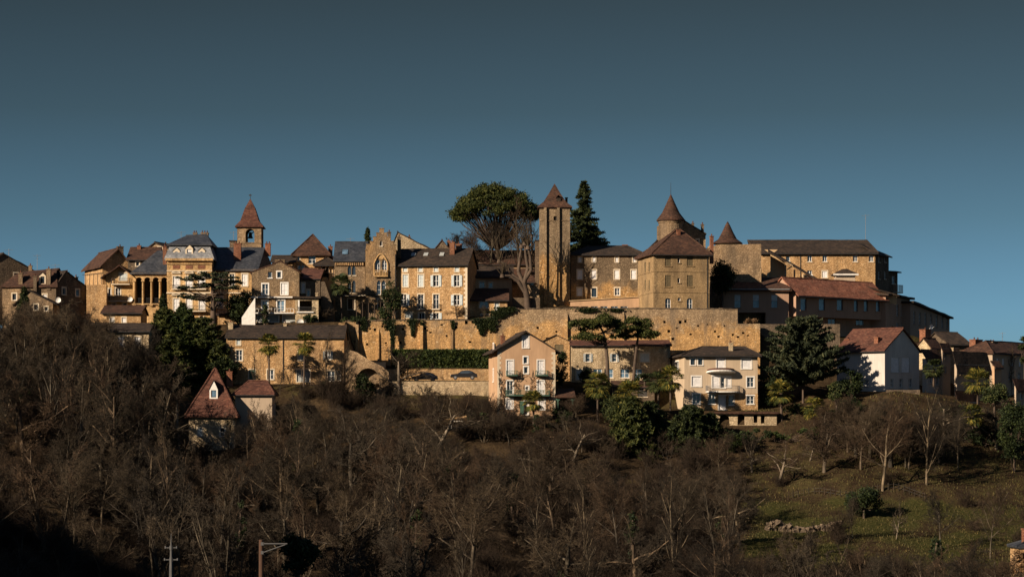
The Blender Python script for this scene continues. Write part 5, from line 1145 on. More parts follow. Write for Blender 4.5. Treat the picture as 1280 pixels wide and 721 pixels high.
pk_.balcony(632.5, 646, 468.5, .7, 'green', 5.5, slab='green'); pk_.balcony(669, 684, 468.5, .7, 'green', 5.5, slab='green'); pk_.balcony(632, 686, 493.5, .8, 'green', 6, slab='green')
pk_.quoins(None, 'trim'); pk_.chim(628.5, 419.5, 5, 9, 6, 'brick', 1)
mb = MB(); a, z0 = pk_.loc(650, 517.5); b, z1 = pk_.loc(654.5, 501); mb.box(a, b, -.1, -.03, z0, z1); mb.build('shutter', M['green'], pk_.root)
def leafcloud(pts, size, rng, el=1.0, down=0.0):
    """pts Nx3 array -> verts, faces of small quads with random orientation"""
    n = len(pts); a = rng.normal(size=(n, 3)); a /= np.linalg.norm(a, axis=1)[:, None]
    b = rng.normal(size=(n, 3)); b -= (a * b).sum(1)[:, None] * a; b /= np.linalg.norm(b, axis=1)[:, None]
    s = size * rng.uniform(.6, 1.3, size=(n, 1)); A = a * s * el; B = b * s * .5
    v = np.stack([pts - A, pts + B, pts + A, pts - B], 1).reshape(-1, 3); f = np.arange(4 * n).reshape(-1, 4)
    return v, f
# bare creeper on the lower walls of the pink house
mb = MB(); rr = random.Random(9)
for i in range(420):
    px = rr.uniform(623, 690); py = 515 - 48 * rr.random() ** 1.3
    if any(abs(px - c_) < 6 for c_ in (637, 676, 657)) and rr.random() < .8: continue
    x, z = pk_.loc(px, py); d = rr.uniform(-.5, .5); mb.tube((x, -.05, z), (x + d, -.08, z + rr.uniform(.1, .9)), .035, .02, 3, False)
mb.build('creeper', M['twig'], pk_.root)
rng = np.random.default_rng(4); P0 = []
for i in range(900):
    px = rng.uniform(624, 692); py = 514 - 42 * rng.random() ** 1.2
    if any(abs(px - c_) < 6 for c_ in (637, 676, 657)): continue
    x, z = pk_.loc(px, py); P0.append((x, -.08, z))
v, f = leafcloud(np.array(P0), .13, rng); mesh_obj('creeper_leaves', v.tolist(), f.tolist(), M['dry'], pk_.root)
# side porch
sp = empty('porch', (wx(696, 392), 392, wz(518, 392))); tag(sp, 'open side porch with brown tiled roof on green posts beside the pink gable house', 'porch')
w = wx(717, 392) - wx(696, 392); z1 = wz(497, 392) - wz(518, 392)
for x in (.15, w - .15):
    mb = MB(); mb.box(x - .12, x + .12, 0, .24, -1, z1); mb.box(x - .3, x + .3, .02, .22, z1 - .35, z1 - .1); mb.build('post', M['green'], sp)
shell_roof('roof', [[(-.3, -.3, z1 + .2), (w + .3, -.3, z1 + .2), (w + .1, 4, z1 + 1.5), (.2, 4, z1 + 1.5)]], M['tile'], sp)
mb = MB(); mb.box(0, w, 3.8, 4, -1, z1 + 1.3); mb.build('back_wall', M['dstone'], sp)
# --- small gable behind
h = House('house', 'small golden house with flat gable half hidden behind the pink gable house', 'house', 678, 712, 466, 427, 411, 5, wall='gold', group='houses below the rampart'); h.roof = ('gy', dict(zr=wz(419, 411) - h.zb, m='tiled', o=.3, og=.2, th=.12)); h.win('F', 699, 435, 11, 9, 'c', shc='shuto', nt=1); h.build()
# --- house behind the pines
pn = House('house', 'low stone house with grey shutters and long red roof behind the two tall pines', 'house', 714, 838, 478, 432, 408.5, 7, wall='cream', fd=3, group='houses below the rampart')
pn.win('F', 735, 447, 5.5, 10, 'o', shc='shutg'); pn.win('F', 768, 447, 5.5, 10, 'o', shc='shutg'); pn.win('F', 806, 447, 11, 10, 'c', shc='shutb')
pn.win('F', 724, 468, 7, 12, 'c', shc='shutb'); pn.row('F', (747, 761, 781, 797), 466.5, 11, 11, 'g', gl='bglass', nt=1)
pn.roof = ('mono', dict(zr=wz(426.5, 415.5) - pn.zb, m='tiler', o=.4)); pn.build()
h = House('garage', 'small garage with a flat tiled roof in shade under the two pines', 'garage', 766, 818, 496, 484, 403, 4, wall='dstone', fd=3); h.roof = ('mono', dict(zr=wz(477, 407) - h.zb, m='tile', o=.3)); h.row('F', (780, 803), 491, 12, 9, 'D', shc='dframe', nt=1); h.build()
# --- beige house
bg = House('house', 'beige three storey house with a curved red awning over its balcony', 'house', 855.5, 947, 513, 444.5, 398.5, 8.5, ang=7, wall='beige', fd=3, trim='wtrim', group='houses below the rampart')
bg.dp = bg.locs(836, 450, 0)[0]
bg.win('F', 866, 451.8, 5.5, 8, 'g', fr='dframe'); bg.win('F', 875.3, 451.8, 5.5, 8, 'g', fr='dframe'); bg.win('F', 901, 454, 10, 12, 'r'); bg.win('F', 933, 454.5, 12, 12, 'r')
bg.win('F', 870.5, 476.5, 11.5, 12, 'r'); bg.win('F', 895, 477, 9, 14, 'r'); bg.win('F', 903.5, 478, 5, 13, 'g'); bg.win('F', 910.5, 477.5, 5, 12, 'r'); bg.win('F', 938, 477.5, 8.5, 12, 'g')
bg.win('F', 870.5, 498.5, 9, 12, 'g'); bg.win('F', 890, 498.5, 8, 12, 'g'); bg.win('F', 903, 503, 9, 17, 'D', shc='shut'); bg.win('F', 914, 500, 6, 12, 'g'); bg.win('F', 938, 499.5, 9, 10, 'g')
bg.rawwin('L', bg.dp * .35, bg.dp * .62, 6.0, 7.5, 'g')
bg.roof = ('hip', dict(xa=bg.loc(878, 434, bg.dp / 2)[0], xb=bg.loc(931, 434, bg.dp / 2)[0], zr=bg.loc(900, 434.8, bg.dp / 2)[1], m='tiled', o=.55)); bg.build(); bg.chim(913.5, 428.5, 4.5, 9, 3.4, 'cream', 1)
def curved(H, cx, w, py, out, th, m, name, lift=0.0, yl=0):
    a, z = H.loc(cx - w / 2, py); b, _ = H.loc(cx + w / 2, py); c = (a + b) / 2; hw = (b - a) / 2; n = 14; mb = MB(); F = []; 
    for i in range(n + 1):
        t = PI * i / n; F.append((c - hw * math.cos(t), -out * math.sin(t) ** .8 if 0 < i < n else 0, z + lift * math.sin(t)))
    top = [(x, y, zz + th) for x, y, zz in F]
    mb.poly(F[::-1]); mb.poly([(x, y, zz) for x, y, zz in top])
    for p, q, r_, s_ in zip(F[:-1], F[1:], top[1:], top[:-1]): mb.poly([p, q, r_, s_])
    mb.build(name, M[m], H.root); return F
curved(bg, 901, 36, 466, 1.5, .22, 'wtrim', 'canopy', .25); F = curved(bg, 901, 34, 464.3, 1.35, .3, 'tiler', 'awning', .25)
F = curved(bg, 903, 42, 490.3, 1.5, .18, 'wtrim', 'balcony')
mb = MB()
for k in range(len(F) - 1):
    for j in range(4):
        p = Vector(F[k]).lerp(Vector(F[k + 1]), j / 4); mb.tube((p.x, p.y + .05, p.z), (p.x, p.y + .05, p.z + 1), .02, .02, 4)
    mb.tube((F[k][0], F[k][1] + .05, F[k][2] + 1), (F[k + 1][0], F[k + 1][1] + .05, F[k + 1][2] + 1), .03, .03, 4)
mb.build('railing', M['metal'], bg.root)
a, z0 = bg.loc(876, 512.5); _, z1 = bg.loc(900, 491.6)
g = MB(); strip_wall(g, lambda t, z, d: (t, -.03 + d, z), [(a, z1), (bg.w + .02, z1)], z0 - 1, [q for q in bg.holes['F'] if q[3] < z1 - .02 and q[0] > a], .02)
hh_ = [q for q in bg.holes['F'] if q[3] < z1 - .02 and q[0] < a]
g.build('stone_cladding', M['gold'], bg.root)
# terrace below the beige house
wall('terrace_wall', 'lit terrace wall with two dark arches beneath the beige house', 896, 971, 516, 532, 393.2, 1.5, 'cream', 1.5, holes=[(899, 912, 518, 531.5, 1), (922, 931, 517, 531, 1), (942, 947, 518.5, 528, 0), (951, 956, 519, 529, 0)])
tag(mesh_obj('terrace', *(lambda x0, x1, z: ([(x0, 392.6, z), (x1, 392.6, z), (x1, 398.4, z), (x0, 398.4, z), (x0, 392.6, z - .3), (x1, 392.6, z - .3), (x1, 398.4, z - .3), (x0, 398.4, z - .3)], [(0, 1, 2, 3), (4, 7, 6, 5), (0, 4, 5, 1), (1, 5, 6, 2), (3, 2, 6, 7), (0, 3, 7, 4)]))(wx(894, 393), wx(973, 393), wz(514.5, 393)), M['tile']), 'flat paved terrace with dark tiled edge in front of the beige house', 'terrace')
# --- cars
def car(name, label, px, py, D, L=4.3, flip=1, col=(.02, .02, .022), rz=0):
    m = plain('car_paint', col, .25, 0.0, .05); r = empty(name, (wx(px, D), D, wz(py, D)), rz); tag(r, label, 'car', 'cars parked along the road under the hedge')
    prof = [(-.5, .35), (-.5, .62), (-.47, .78), (-.33, .86), (-.23, .90), (-.11, 1.28), (.02, 1.40), (.20, 1.40), (.33, 1.22), (.42, .95), (.48, .90), (.5, .6), (.5, .35)]
    pts = [(x * L * flip, z) for x, z in prof]; mb = MB(); W = .82
    def yy(z): return W if z < .95 else W - (z - .95) * .45
    for sgn in (-1, 1): mb.poly([(x, sgn * yy(z), z) for x, z in pts])
    for (a, b) in zip(pts, pts[1:] + pts[:1]): mb.poly([(a[0], -yy(a[1]), a[1]), (b[0], -yy(b[1]), b[1]), (b[0], yy(b[1]), b[1]), (a[0], yy(a[1]), a[1])])
    mb.build('body', m, r)
    for sgn in (-1, 1):
        mb = MB(); q = [(-.2, .93), (-.10, 1.25), (.01, 1.35), (.19, 1.35), (.31, 1.18), (.36, .95)]
        mb.poly([(x * L * flip, sgn * (yy(z) + .012), z) for x, z in q]); mb.build('side_window', M['glass'], r)
    for x in (-.32, .31):
        for sgn in (-1, 1):
            mb = MB(); mb.tube((x * L * flip, sgn * .62, .31), (x * L * flip, sgn * .86, .31), .31, .31, 16); w_ = mb.build('wheel', M['iron'], r)
            mb = MB(); mb.tube((x * L * flip, sgn * .85, .31), (x * L * flip, sgn * .875, .31), .19, .19, 12); mb.build('rim', M['metal'], w_)
    for sgn in (-1, 1):
        mb = MB(); mb.box(-.502 * L * flip, -.485 * L * flip, sgn * .6 - .15, sgn * .6 + .15, .6, .75); mb.build('headlight', M['frame'], r)
car('parked_car', 'black car parked on the road under the hedge, nearest the pink house', 580, 474.3, 407.3, 4.1)
car('parked_car', 'black car parked in the middle of the road behind the bare tree', 531, 476.8, 407.3, 4.0, col=(.03, .03, .035))
car('parked_car', 'white car parked beside the dark cave arch', 472, 477.0, 406.5, 3.8, col=(.7, .7, .7))
M['polem'] = plain('dull_pole_metal', (0.085, 0.085, 0.085), 0.8)
# --- utility poles
pl_ = empty('utility_pole', (wx(326.5, 90), 90, wz(675, 90))); tag(pl_, 'brown utility pole with a pale steel bracket arm near the bottom edge', 'pole'); pl_.location.z = ground(pl_.location.x, 90); H_ = wz(674, 90) - pl_.location.z
mb = MB(); mb.tube((0, 0, -.5), (0, 0, H_), .11, .078, 10); mb.build('post', plain('pole_wood', (.075, .042, .028), .9), pl_)
mb = MB(); k = K * 90; mb.tube((0, -.14, H_ - 5 * k), (33 * k, -.14, H_ - 5 * k), .03, .03, 5); mb.tube((3 * k, -.14, H_ - 16 * k), (31 * k, -.14, H_ - 6 * k), .025, .025, 5); mb.box(0, 3.5 * k, -.17, -.07, H_ - 18 * k, H_ - 14 * k); mb.box(0, 3.5 * k, -.17, -.07, H_ - 7 * k, H_ - 3 * k); mb.build('bracket', M['polem'], pl_)
ml = empty('lattice_mast', (wx(214, 90), 90, 0)); tag(ml, 'slim grey steel mast with insulators at the lower left', 'mast'); ml.location.z = ground(ml.location.x, 90); H_ = wz(666, 90) - ml.location.z; k = K * 90
mb = MB(); mb.tube((0, 0, -.5), (0, 0, H_ - 40 * k), .2, .07, 6); mb.tube((0, 0, H_ - 40 * k), (0, 0, H_ - 12 * k), .065, .03, 6); mb.tube((0, 0, H_ - 12 * k), (0, 0, H_), .025, .008, 5); mb.build('post', M['polem'], ml)
for (y, w) in ((18, 7), (33, 8)):
    mb = MB(); mb.tube((-w * k, 0, H_ - y * k), (w * k, 0, H_ - y * k), .025, .025, 4)
    for s_ in (-1, 1): mb.tube((s_ * w * k, 0, H_ - (y + 1) * k), (s_ * w * k, 0, H_ - (y - 2) * k), .035, .03, 6)
    mb.tube((0, 0, H_ - (y + 2.5) * k), (0, 0, H_ - (y - 2.5) * k), .06, .06, 8); mb.build('insulator_arm', M['polem'], ml)
# --- meadow fence
fn = empty('post_fence', (wx(985, 367), 367, 0)); fn.location.z = ground(fn.location.x, 367); tag(fn, 'pale wooden post and wire fence crossing the meadow on the right slope', 'fence')
mbw = MB(); prev = None
for i in range(27):
    px = 985 + i * 6.6; D = 367.2 + 1.0 * math.sin(i * .4); x = wx(px, D); z = ground(x, D)
    mb = MB(); hgt = .95 + .2 * random.random(); a = (x - fn.location.x, D - 367, z - fn.location.z)
    mb.tube((a[0], a[1], a[2] - .3), (a[0] + random.uniform(-.08, .08), a[1], a[2] + hgt), .075, .06, 6); mb.build('post', M['twig'], fn)
    if prev:
        for q in (.4, .8): mbw.tube((prev[0], prev[1], prev[2] + q), (a[0], a[1], a[2] + q), .012, .012, 3, False)
    prev = a
mbw.build('wire', M['metal'], fn)
tb = MB(); x = wx(571, 388); tb.box(x - .9, x + .9, 387, 388, wz(532, 388) + .65, wz(532, 388) + .72)
for sx_ in (-.8, .75):
    for y in (387.05, 387.9): tb.box(x + sx_, x + sx_ + .06, y, y + .06, wz(532, 388) - .5, wz(532, 388) + .65)
tag(tb.build('garden_table', M['wtrim']), 'small white garden table on the terrace left of the pink house', 'table')
# ---------------------------------------------------------------- vegetation
def tubes_np(segs, sides=3):
    A = np.array([s[0] for s in segs], float); B = np.array([s[1] for s in segs], float)
    ra = np.array([s[2] for s in segs])[:, None]; rb = np.array([s[3] for s in segs])[:, None]
    d = B - A; L = np.linalg.norm(d, axis=1)[:, None]; L[L == 0] = 1; d /= L
    ref = np.where(np.abs(d[:, 2:3]) < .9, np.array([[0, 0, 1.0]]), np.array([[1.0, 0, 0]]))
    u = np.cross(d, ref); u /= np.linalg.norm(u, axis=1)[:, None]; w = np.cross(d, u)
    V = []
    for (P_, r) in ((A, ra), (B, rb)):
        for i in range(sides):
            t = 2 * PI * i / sides; V.append(P_ + (u * math.cos(t) + w * math.sin(t)) * r)
    V = np.stack(V, 1).reshape(-1, 3); n = len(segs); base = (np.arange(n) * 2 * sides)[:, None, None]
    F = np.array([[i, (i + 1) % sides, sides + (i + 1) % sides, sides + i] for i in range(sides)])[None] + base
    return V, F.reshape(-1, 4)
def mesh_np(name, V, F, mats, parent=None, smooth=False):
    me = bpy.data.meshes.new(name); nv, nf = len(V), len(F); k = F.shape[1]
    me.vertices.add(nv); me.vertices.foreach_set('co', np.asarray(V, np.float32).ravel())
    me.loops.add(nf * k); me.loops.foreach_set('vertex_index', np.asarray(F, np.int32).ravel())
    me.polygons.add(nf); me.polygons.foreach_set('loop_start', np.arange(nf, dtype=np.int32) * k)
    me.materials.append(mats); me.update(calc_edges=True); me.validate()
    if smooth: me.polygons.foreach_set('use_smooth', [True] * nf)
    o = bpy.data.objects.new(name, me); C.objects.link(o)
    if parent is not None: o.parent = parent
    return o
def grow(rs, h, r0, spec):
    """spec: list per level (nseg, nchild_per_seg, angle, length ratio, wander, up)"""
    limbs, twigs = [], []
    def br(p, d, L, r, lev, start):
        ns, nc, ang, ratio, wan, up = spec[lev]
        for i in range(ns):
            d = (d + Vector((rs.gauss(0, wan), rs.gauss(0, wan), rs.gauss(0, wan) + up))).normalized()
            q = p + d * (L / ns); r2 = max(r * (1 - .62 / ns * 1.0) if i < ns - 1 else r * .55, .010); 
            (limbs if lev < 2 else twigs).append((tuple(p), tuple(q), r, r2))
            f = (i + 1) / ns
            if lev + 1 < len(spec) and f > start:
                k = int(nc) + (1 if rs.random() < nc - int(nc) else 0)
                for _ in range(k):
                    az = rs.uniform(0, 2 * PI); a = R(ang) * rs.uniform(.65, 1.3); o = d.orthogonal().normalized(); o.rotate(Matrix.Rotation(az, 3, d))
                    cd = (d * math.cos(a) + o * math.sin(a)).normalized(); pp = p.lerp(q, rs.random())
                    br(pp, cd, L * ratio * (1.15 - .5 * f) * rs.uniform(.7, 1.2), max(r2 * rs.uniform(.45, .7), .014), lev + 1, .12)
            p, r = q, r2
    return br, limbs, twigs
def bare_proto(seed, h, kind):
    rs = random.Random(seed)
    if kind == 'round':     spec = [(7, 2.2, 48, .62, .06, .05), (5, 1.9, 42, .55, .10, .04), (4, 2.0, 40, .55, .12, .03), (3, 2.0, 40, .6, .15, .02), (2, 0, 40, .6, .2, 0)]; st, stems, r0 = .30, 1, h * .018
    elif kind == 'upright': spec = [(8, 1.9, 32, .42, .04, .08), (4, 1.6, 32, .5, .08, .10), (4, 1.6, 32, .5, .10, .06), (3, 1.6, 36, .6, .14, .05), (2, 0, 40, .6, .2, 0)]; st, stems, r0 = .22, 1, h * .015
    elif kind == 'coppice': spec = [(5, 1.3, 30, .5, .08, .06), (4, 1.6, 34, .5, .10, .05), (3, 2.2, 36, .55, .13, .04), (2, 2.2, 40, .6, .16, .02), (2, 0, 40, .6, .2, 0)]; st, stems, r0 = .25, 4, h * .009
    elif kind == 'spread':  spec = [(4, 2.6, 62, .85, .06, .04), (6, 1.9, 45, .5, .14, .03), (4, 2.1, 42, .5, .16, .02), (3, 1.9, 40, .55, .18, 0), (2, 0, 40, .6, .2, 0)]; st, stems, r0 = .35, 1, h * .026
    elif kind == 'gnarled': spec = [(4, 2.4, 60, .8, .15, .0), (5, 1.5, 50, .5, .25, -.02), (4, 1.6, 50, .5, .25, 0), (3, 1.2, 45, .55, .2, 0), (2, 0, 40, .6, .2, 0)]; st, stems, r0 = .4, 1, h * .022
    br, limbs, twigs = grow(rs, h, r0, spec)
    for s in range(stems):
        a = rs.uniform(0, 2 * PI); t = .0 if stems == 1 else rs.uniform(.12, .4)
        L = h * {'round': .78, 'upright': .9, 'coppice': .62, 'spread': .52, 'gnarled': .5}[kind]
        br(Vector((math.cos(a) * .2 * (stems > 1), math.sin(a) * .2 * (stems > 1), -.4)), Vector((math.cos(a) * t, math.sin(a) * t, 1)).normalized(), L * rs.uniform(.85, 1.1), r0, 0, st)
    zm = max(s[1][2] for s in twigs + limbs); k = h / zm
    f = lambda S: [((a[0] * k, a[1] * k, a[2] * k), (b[0] * k, b[1] * k, b[2] * k), r * k, q * k) for a, b, r, q in S]
    return f(limbs), f(twigs)
PROTO = {}
def proto(key, seed, h, kind, mt='bark', mtw='twig', tw=1.0):
    limbs, twigs = bare_proto(seed, h, kind)
    V, F = tubes_np(limbs, 5); m1 = mesh_np('trunk', V, F, M[mt], None, True)
    tw_ = [(a, b, min(max(r, .012), .05) * tw, max(q * .8, .008) * tw) for a, b, r, q in twigs]
    V, F = tubes_np(tw_, 3); m2 = mesh_np('crown', V, F, M[mtw])
    PROTO[key] = (m1.data, m2.data, h); C.objects.unlink(m1); C.objects.unlink(m2); bpy.data.objects.remove(m1); bpy.data.objects.remove(m2)
    print(key, len(limbs), len(twigs))
def put(key, x, y, z, h, label, cat='tree', group=None, rz=None, name='bare_tree', sxy=1.0):
    a, b, hh = PROTO[key]; r = empty(name, (x, y, z), rz if rz is not None else random.uniform(0, 6.28)); s = h / hh; r.scale = (s * sxy, s * sxy, s); tag(r, label, cat, group)
    for nm, me in (('trunk', a), ('crown', b)):
        o = bpy.data.objects.new(nm, me); C.objects.link(o); o.parent = r
    return r
random.seed(11)
proto('round', 1, 12, 'round'); proto('round2', 2, 12, 'round'); proto('up', 3, 13, 'upright'); proto('up2', 14, 13, 'upright')
proto('cop', 5, 9, 'coppice'); proto('cop2', 6, 9, 'coppice'); proto('spread', 7, 10, 'spread', 'pbark'); proto('gnarl', 8, 7, 'gnarled', 'pbark'); proto('spread2', 9, 10, 'spread')

def clump_tree(name, label, D, base, trunk, clumps, leaf, n, mat='pine', r0=.3, cat='tree', el=1.0, bk='dbark', seed=0, yoff=0, group=None, shell=.55, bare=0, zbase=None):
    """trunk: [(px,py,r_m)...]; clumps: [(px,py,rx_px,rz_px,dy_m)]"""
    rng = np.random.default_rng(seed + 100); rs = random.Random(seed)
    bx, bz = wx(base[0], D), (wz(base[1], D) if zbase is None else zbase); r = empty(name, (bx, D, bz)); tag(r, label, cat, group); k = K * D
    def L(px, py, dy): return Vector(((px - base[0]) * k, dy, (base[1] - py) * k))
    tp = [L(a, b, 0) for a, b, _ in trunk]; tr = [c for _, _, c in trunk]; segs = []
    tp[0].z -= 1.2
    for a, b, ra, rb in zip(tp[:-1], tp[1:], tr[:-1], tr[1:]): segs.append((tuple(a), tuple(b), ra, rb))
    P_ = []
    for (px, py, rx, rzz, dy) in clumps:
        c = L(px, py, dy); R_ = np.array([rx * k, rx * k, rzz * k]); leaf_ = leaf * .72; N = int(1.7 * n * max(.3, (rx * k) ** 2))
        v = rng.normal(size=(N, 3)); v /= np.linalg.norm(v, axis=1)[:, None]; v *= np.abs(rng.normal(.74, .26, size=(N, 1)))
        v *= 1 + .25 * np.sin(v[:, :1] * 9 + dy) * np.cos(v[:, 1:2] * 8)
        P_.append(v * R_ + np.array(c)[None])
        # branch from the nearest lower trunk point
        cand = [i for i in range(len(tp)) if tp[i].z < c.z + .5] or [0]
        j = min(cand, key=lambda i: (tp[i] - c).length + (0 if i else 6)); s0 = tp[j]; rr = max(.05, tr[j] * (.38 if len(clumps) < 100 else .24)); prev = s0
        for i in range(1, 5):
            q = s0.lerp(c, i / 4) + Vector((rs.gauss(0, .12), rs.gauss(0, .12), rs.gauss(0, .1) - .35 * math.sin(PI * i / 4))) * (1 if i < 4 else 0)
            segs.append((tuple(prev), tuple(q), rr * (1 - .2 * (i - 1)), rr * (1 - .2 * i))); prev = q
    V, F = tubes_np(segs, 7); mesh_np('trunk', V, F, M[bk], r, True)
    V, F = leafcloud(np.concatenate(P_), leaf_, rng, el); mesh_np('crown', V, F, M[mat], r)
    return r
def blob(rng, n, cx, cy, rx, ry, cr, dy, flat=.8, edge=0):
    out = []
    for _ in range(n):
        while True:
            u, v = rng.uniform(-1, 1), rng.uniform(-1, 1)
            if u * u + v * v <= 1 and u * u + v * v >= edge * rng.random(): break
        d = rng.uniform(-1, 1) * math.sqrt(max(.02, 1 - u * u - v * v)) * dy; s = cr * rng.uniform(.7, 1.3)
        out.append((cx + u * (rx - cr * .6), cy + v * (ry - cr * flat * .6), s, s * flat, d))
    return out
rg = random.Random(21)
# umbrella pine
cl = []
for i in range(150):
    a = rg.uniform(0, 2 * PI); q = math.sqrt(rg.random()); u = q * math.cos(a); w = q * math.sin(a)
    top = 227 + 33 * q ** 2.6 + (3 if u > .3 else 0) + rg.uniform(0, 4); py = top + rg.choice((5, 6, 8, 15 * (1 - .4 * q)))
    cl.append((620 + u * 53, py, rg.uniform(6, 10), rg.uniform(4, 6), w * 6.6))
cl += [(572 + rg.uniform(-8, 14), 268 + rg.uniform(-5, 7), 6, 3.6, rg.uniform(-2, 2)) for _ in range(9)] + [(590 + rg.uniform(-15, 14), 258 + rg.uniform(-6, 5), 7, 5, rg.uniform(-3, 3)) for _ in range(10)]
clump_tree('umbrella_pine', 'huge umbrella pine with a wide flat dark crown on the skyline', 446, (624, 345), [(624, 345, .6), (623, 325, .5), (622, 313, .42)], cl, .26, 125, 'pine', seed=1)
# fork limbs for the pine & bare trees beside it
random.seed(31)
def putpx(key, px, pb, D, hpx, label, cat='tree', rz=None, name='bare_tree', group=None, sxy=1.0, zg=False):
    x = wx(px, D); z = ground(x, D) - .2 if pb is None else wz(pb, D)
    return put(key, x, D, z, hpx * K * D, label, cat, group, rz, name, sxy)
putpx('round', 612, 345, 444, 92, 'bare tree with many thin limbs directly under the umbrella pine crown', rz=1, sxy=1.1)
putpx('up', 650, 350, 441, 106, 'tall bare tree right of the umbrella pine beside the square tower', rz=2, sxy=1.3)
putpx('up2', 664, 350, 442, 96, 'second tall bare tree touching the square tower', rz=.4, sxy=1.1)
putpx('round2', 590, 345, 443, 62, 'low bare tree under the left side of the umbrella pine', rz=4)
putpx('spread', 573, 312, 446, 24, 'small bushy bare tree standing behind the brick chimney of the long shuttered house', rz=3)
# pollard
rs = random.Random(5); segs = []
pr_ = empty('pollard_tree', (wx(660, 427.5), 427.5, wz(386, 427.5))); tag(pr_, 'thick bare pollard tree with knobbly limbs leaning beside the square tower', 'tree'); k = K * 427.5
def LP(px, py, dy=0): return ((px - 660) * k, dy, (386 - py) * k)
main = [(660, 388, .55), (659, 372, .5), (655, 355, .42)]
limbs_ = [[(655, 355), (648, 340), (650, 322), (652, 308)], [(655, 355), (660, 335), (657, 318), (656, 305)], [(655, 355), (640, 343), (632, 330), (624, 326)], [(658, 368), (648, 352), (638, 345), (628, 345)], [(656, 350), (664, 338), (663, 322), (660, 310)]]
for a, b in zip(main[:-1], main[1:]): segs.append((LP(*a[:2]), LP(*b[:2]), a[2], b[2]))
tws = []
for l in limbs_:
    dy = rs.uniform(-1, 1)
    for i in range(3): segs.append((LP(*l[i], dy * i / 3), LP(*l[i + 1], dy * (i + 1) / 3), .36 - .07 * i, .30 - .07 * i))
    e_ = Vector(LP(*l[3], dy)); segs.append((tuple(e_ - Vector((0, 0, .3))), tuple(e_ + Vector((0, 0, .25))), .42, .3))
    for _ in range(26):
        d = Vector((rs.gauss(0, .35), rs.gauss(0, .35), 1)).normalized(); q = e_ + d * rs.uniform(2, 5.5); m_ = e_.lerp(q, .5) + Vector((rs.gauss(0, .2), rs.gauss(0, .2), 0)); tws.append((tuple(e_), tuple(m_), .05, .035)); tws.append((tuple(m_), tuple(q), .035, .015))
V, F = tubes_np(segs, 8); mesh_np('trunk', V, F, M['dbark'], pr_, True); V, F = tubes_np(tws, 3); mesh_np('crown', V, F, M['twig'], pr_)

def conifer(name, label, px, pb, D, hpx, wpx, mat='fir', seed=0, n=26, per=9, droop=.25, leaf=.34, gap=.15, irr=.2, zb=None, top_pow=1.0, cat='tree', dens=1.0):
    rng = np.random.default_rng(seed + 7); rs = random.Random(seed); k = K * D; h = hpx * k; w = wpx * k / 2
    r = empty(name, (wx(px, D), D, wz(pb, D) if zb is None else zb)); tag(r, label, cat); segs = [((0, 0, -1), (0, 0, h * .97), h * .016, .03)]; P_ = []
    for i in range(n):
        f = gap + (1 - gap) * (i / n); z = h * f; rad = w * (1 - (f - gap) / (1 - gap)) ** top_pow + .15
        for j in range(per):
            a = rs.uniform(0, 2 * PI); Lr = rad * rs.uniform(1 - irr * 2, 1 + irr); q = (Lr * math.cos(a), Lr * math.sin(a), z - droop * Lr + rs.gauss(0, .15)); segs.append(((0, 0, z), q, .06, .015))
            N = int((5 + 24 * Lr) * dens); t = rng.uniform(.15, 1.05, size=(N, 1)) ** .8; p = np.array([[0, 0, z]]) * (1 - t) + np.array([q]) * t
            p += rng.normal(size=(N, 3)) * np.array([[.17, .17, .08]]) * (0.5 + .3 * Lr * (1.1 - t)); P_.append(p)
    V, F = tubes_np(segs, 4); mesh_np('trunk', V, F, M['dbark'], r, True); V, F = leafcloud(np.concatenate(P_), leaf * .8, rng, 1.7); mesh_np('crown', V, F, M[mat], r); return r
conifer('fir_tree', 'tall pointed dark fir rising above the roofs right of the square tower', 730, 318, 447, 93, 56, 'fir', 3, 30, 10, .12, .30, .0, .35, top_pow=.8, dens=.8)
clump_tree('evergreen_tree', 'dark round evergreen mass at the foot of the tall fir', 446, (735, 325), [(735, 325, .3), (735, 308, .2)], blob(rg, 22, 737, 306, 20, 9, 6, 2.5), .25, 150, 'fir', seed=4)
putpx('up', 757, 318, 447, 26, 'tiny bare tree on the skyline right of the tall fir', rz=1)
conifer('cypress_tree', 'slim dark cypress left of the stepped gable', 459.5, 312, 436, 27, 7, 'fir', 5, 14, 7, -.6, .2, .0, .1)
# cedar in front of the mansion: flat plates
cl = []
for (cx, cy, hw) in ((238, 349, 16), (250, 345, 20), (270, 342, 16), (285, 347, 16), (243, 359, 22), (262, 354, 18), (283, 360, 15), (235, 370, 14), (252, 373, 20), (275, 375, 22), (290, 352, 10)):
    for _ in range(9): cl.append((cx + rg.uniform(-1, 1) * hw, cy + rg.uniform(-1.3, 1.3), rg.uniform(3.5, 6), 1.3, rg.uniform(-3, 3)))
clump_tree('cedar_tree', 'cedar with flat layered branches and bare lower trunk in front of the mansion', 416, (266.5, 408), [(266.5, 408, .5), (266.5, 385, .42), (266, 370, .34), (266, 355, .25), (266, 345, .15)], cl, .24, 120, 'cedar', seed=6, zbase=ground(wx(266, 416), 416) - .2 if False else None)
clump_tree('evergreen_tree', 'round dark evergreen beside the cedar trunk and the staircase', 419, (303, 410), [(303, 410, .3), (303, 390, .2)], blob(rg, 46, 302, 382, 18, 21, 6, 2.6, .9), .24, 130, 'leafd', seed=7)
conifer('conifer', 'small dark conifer in front of the arcade of the mansion', 204, 412, 413, 44, 24, 'fir', 8, 18, 9, .1, .25, .05, .2)
conifer('conifer', 'pointed green conifer left of the cedar below the mansion facade', 228, 420, 411, 42, 30, 'pine', 9, 16, 10, .0, .28, .05, .2)
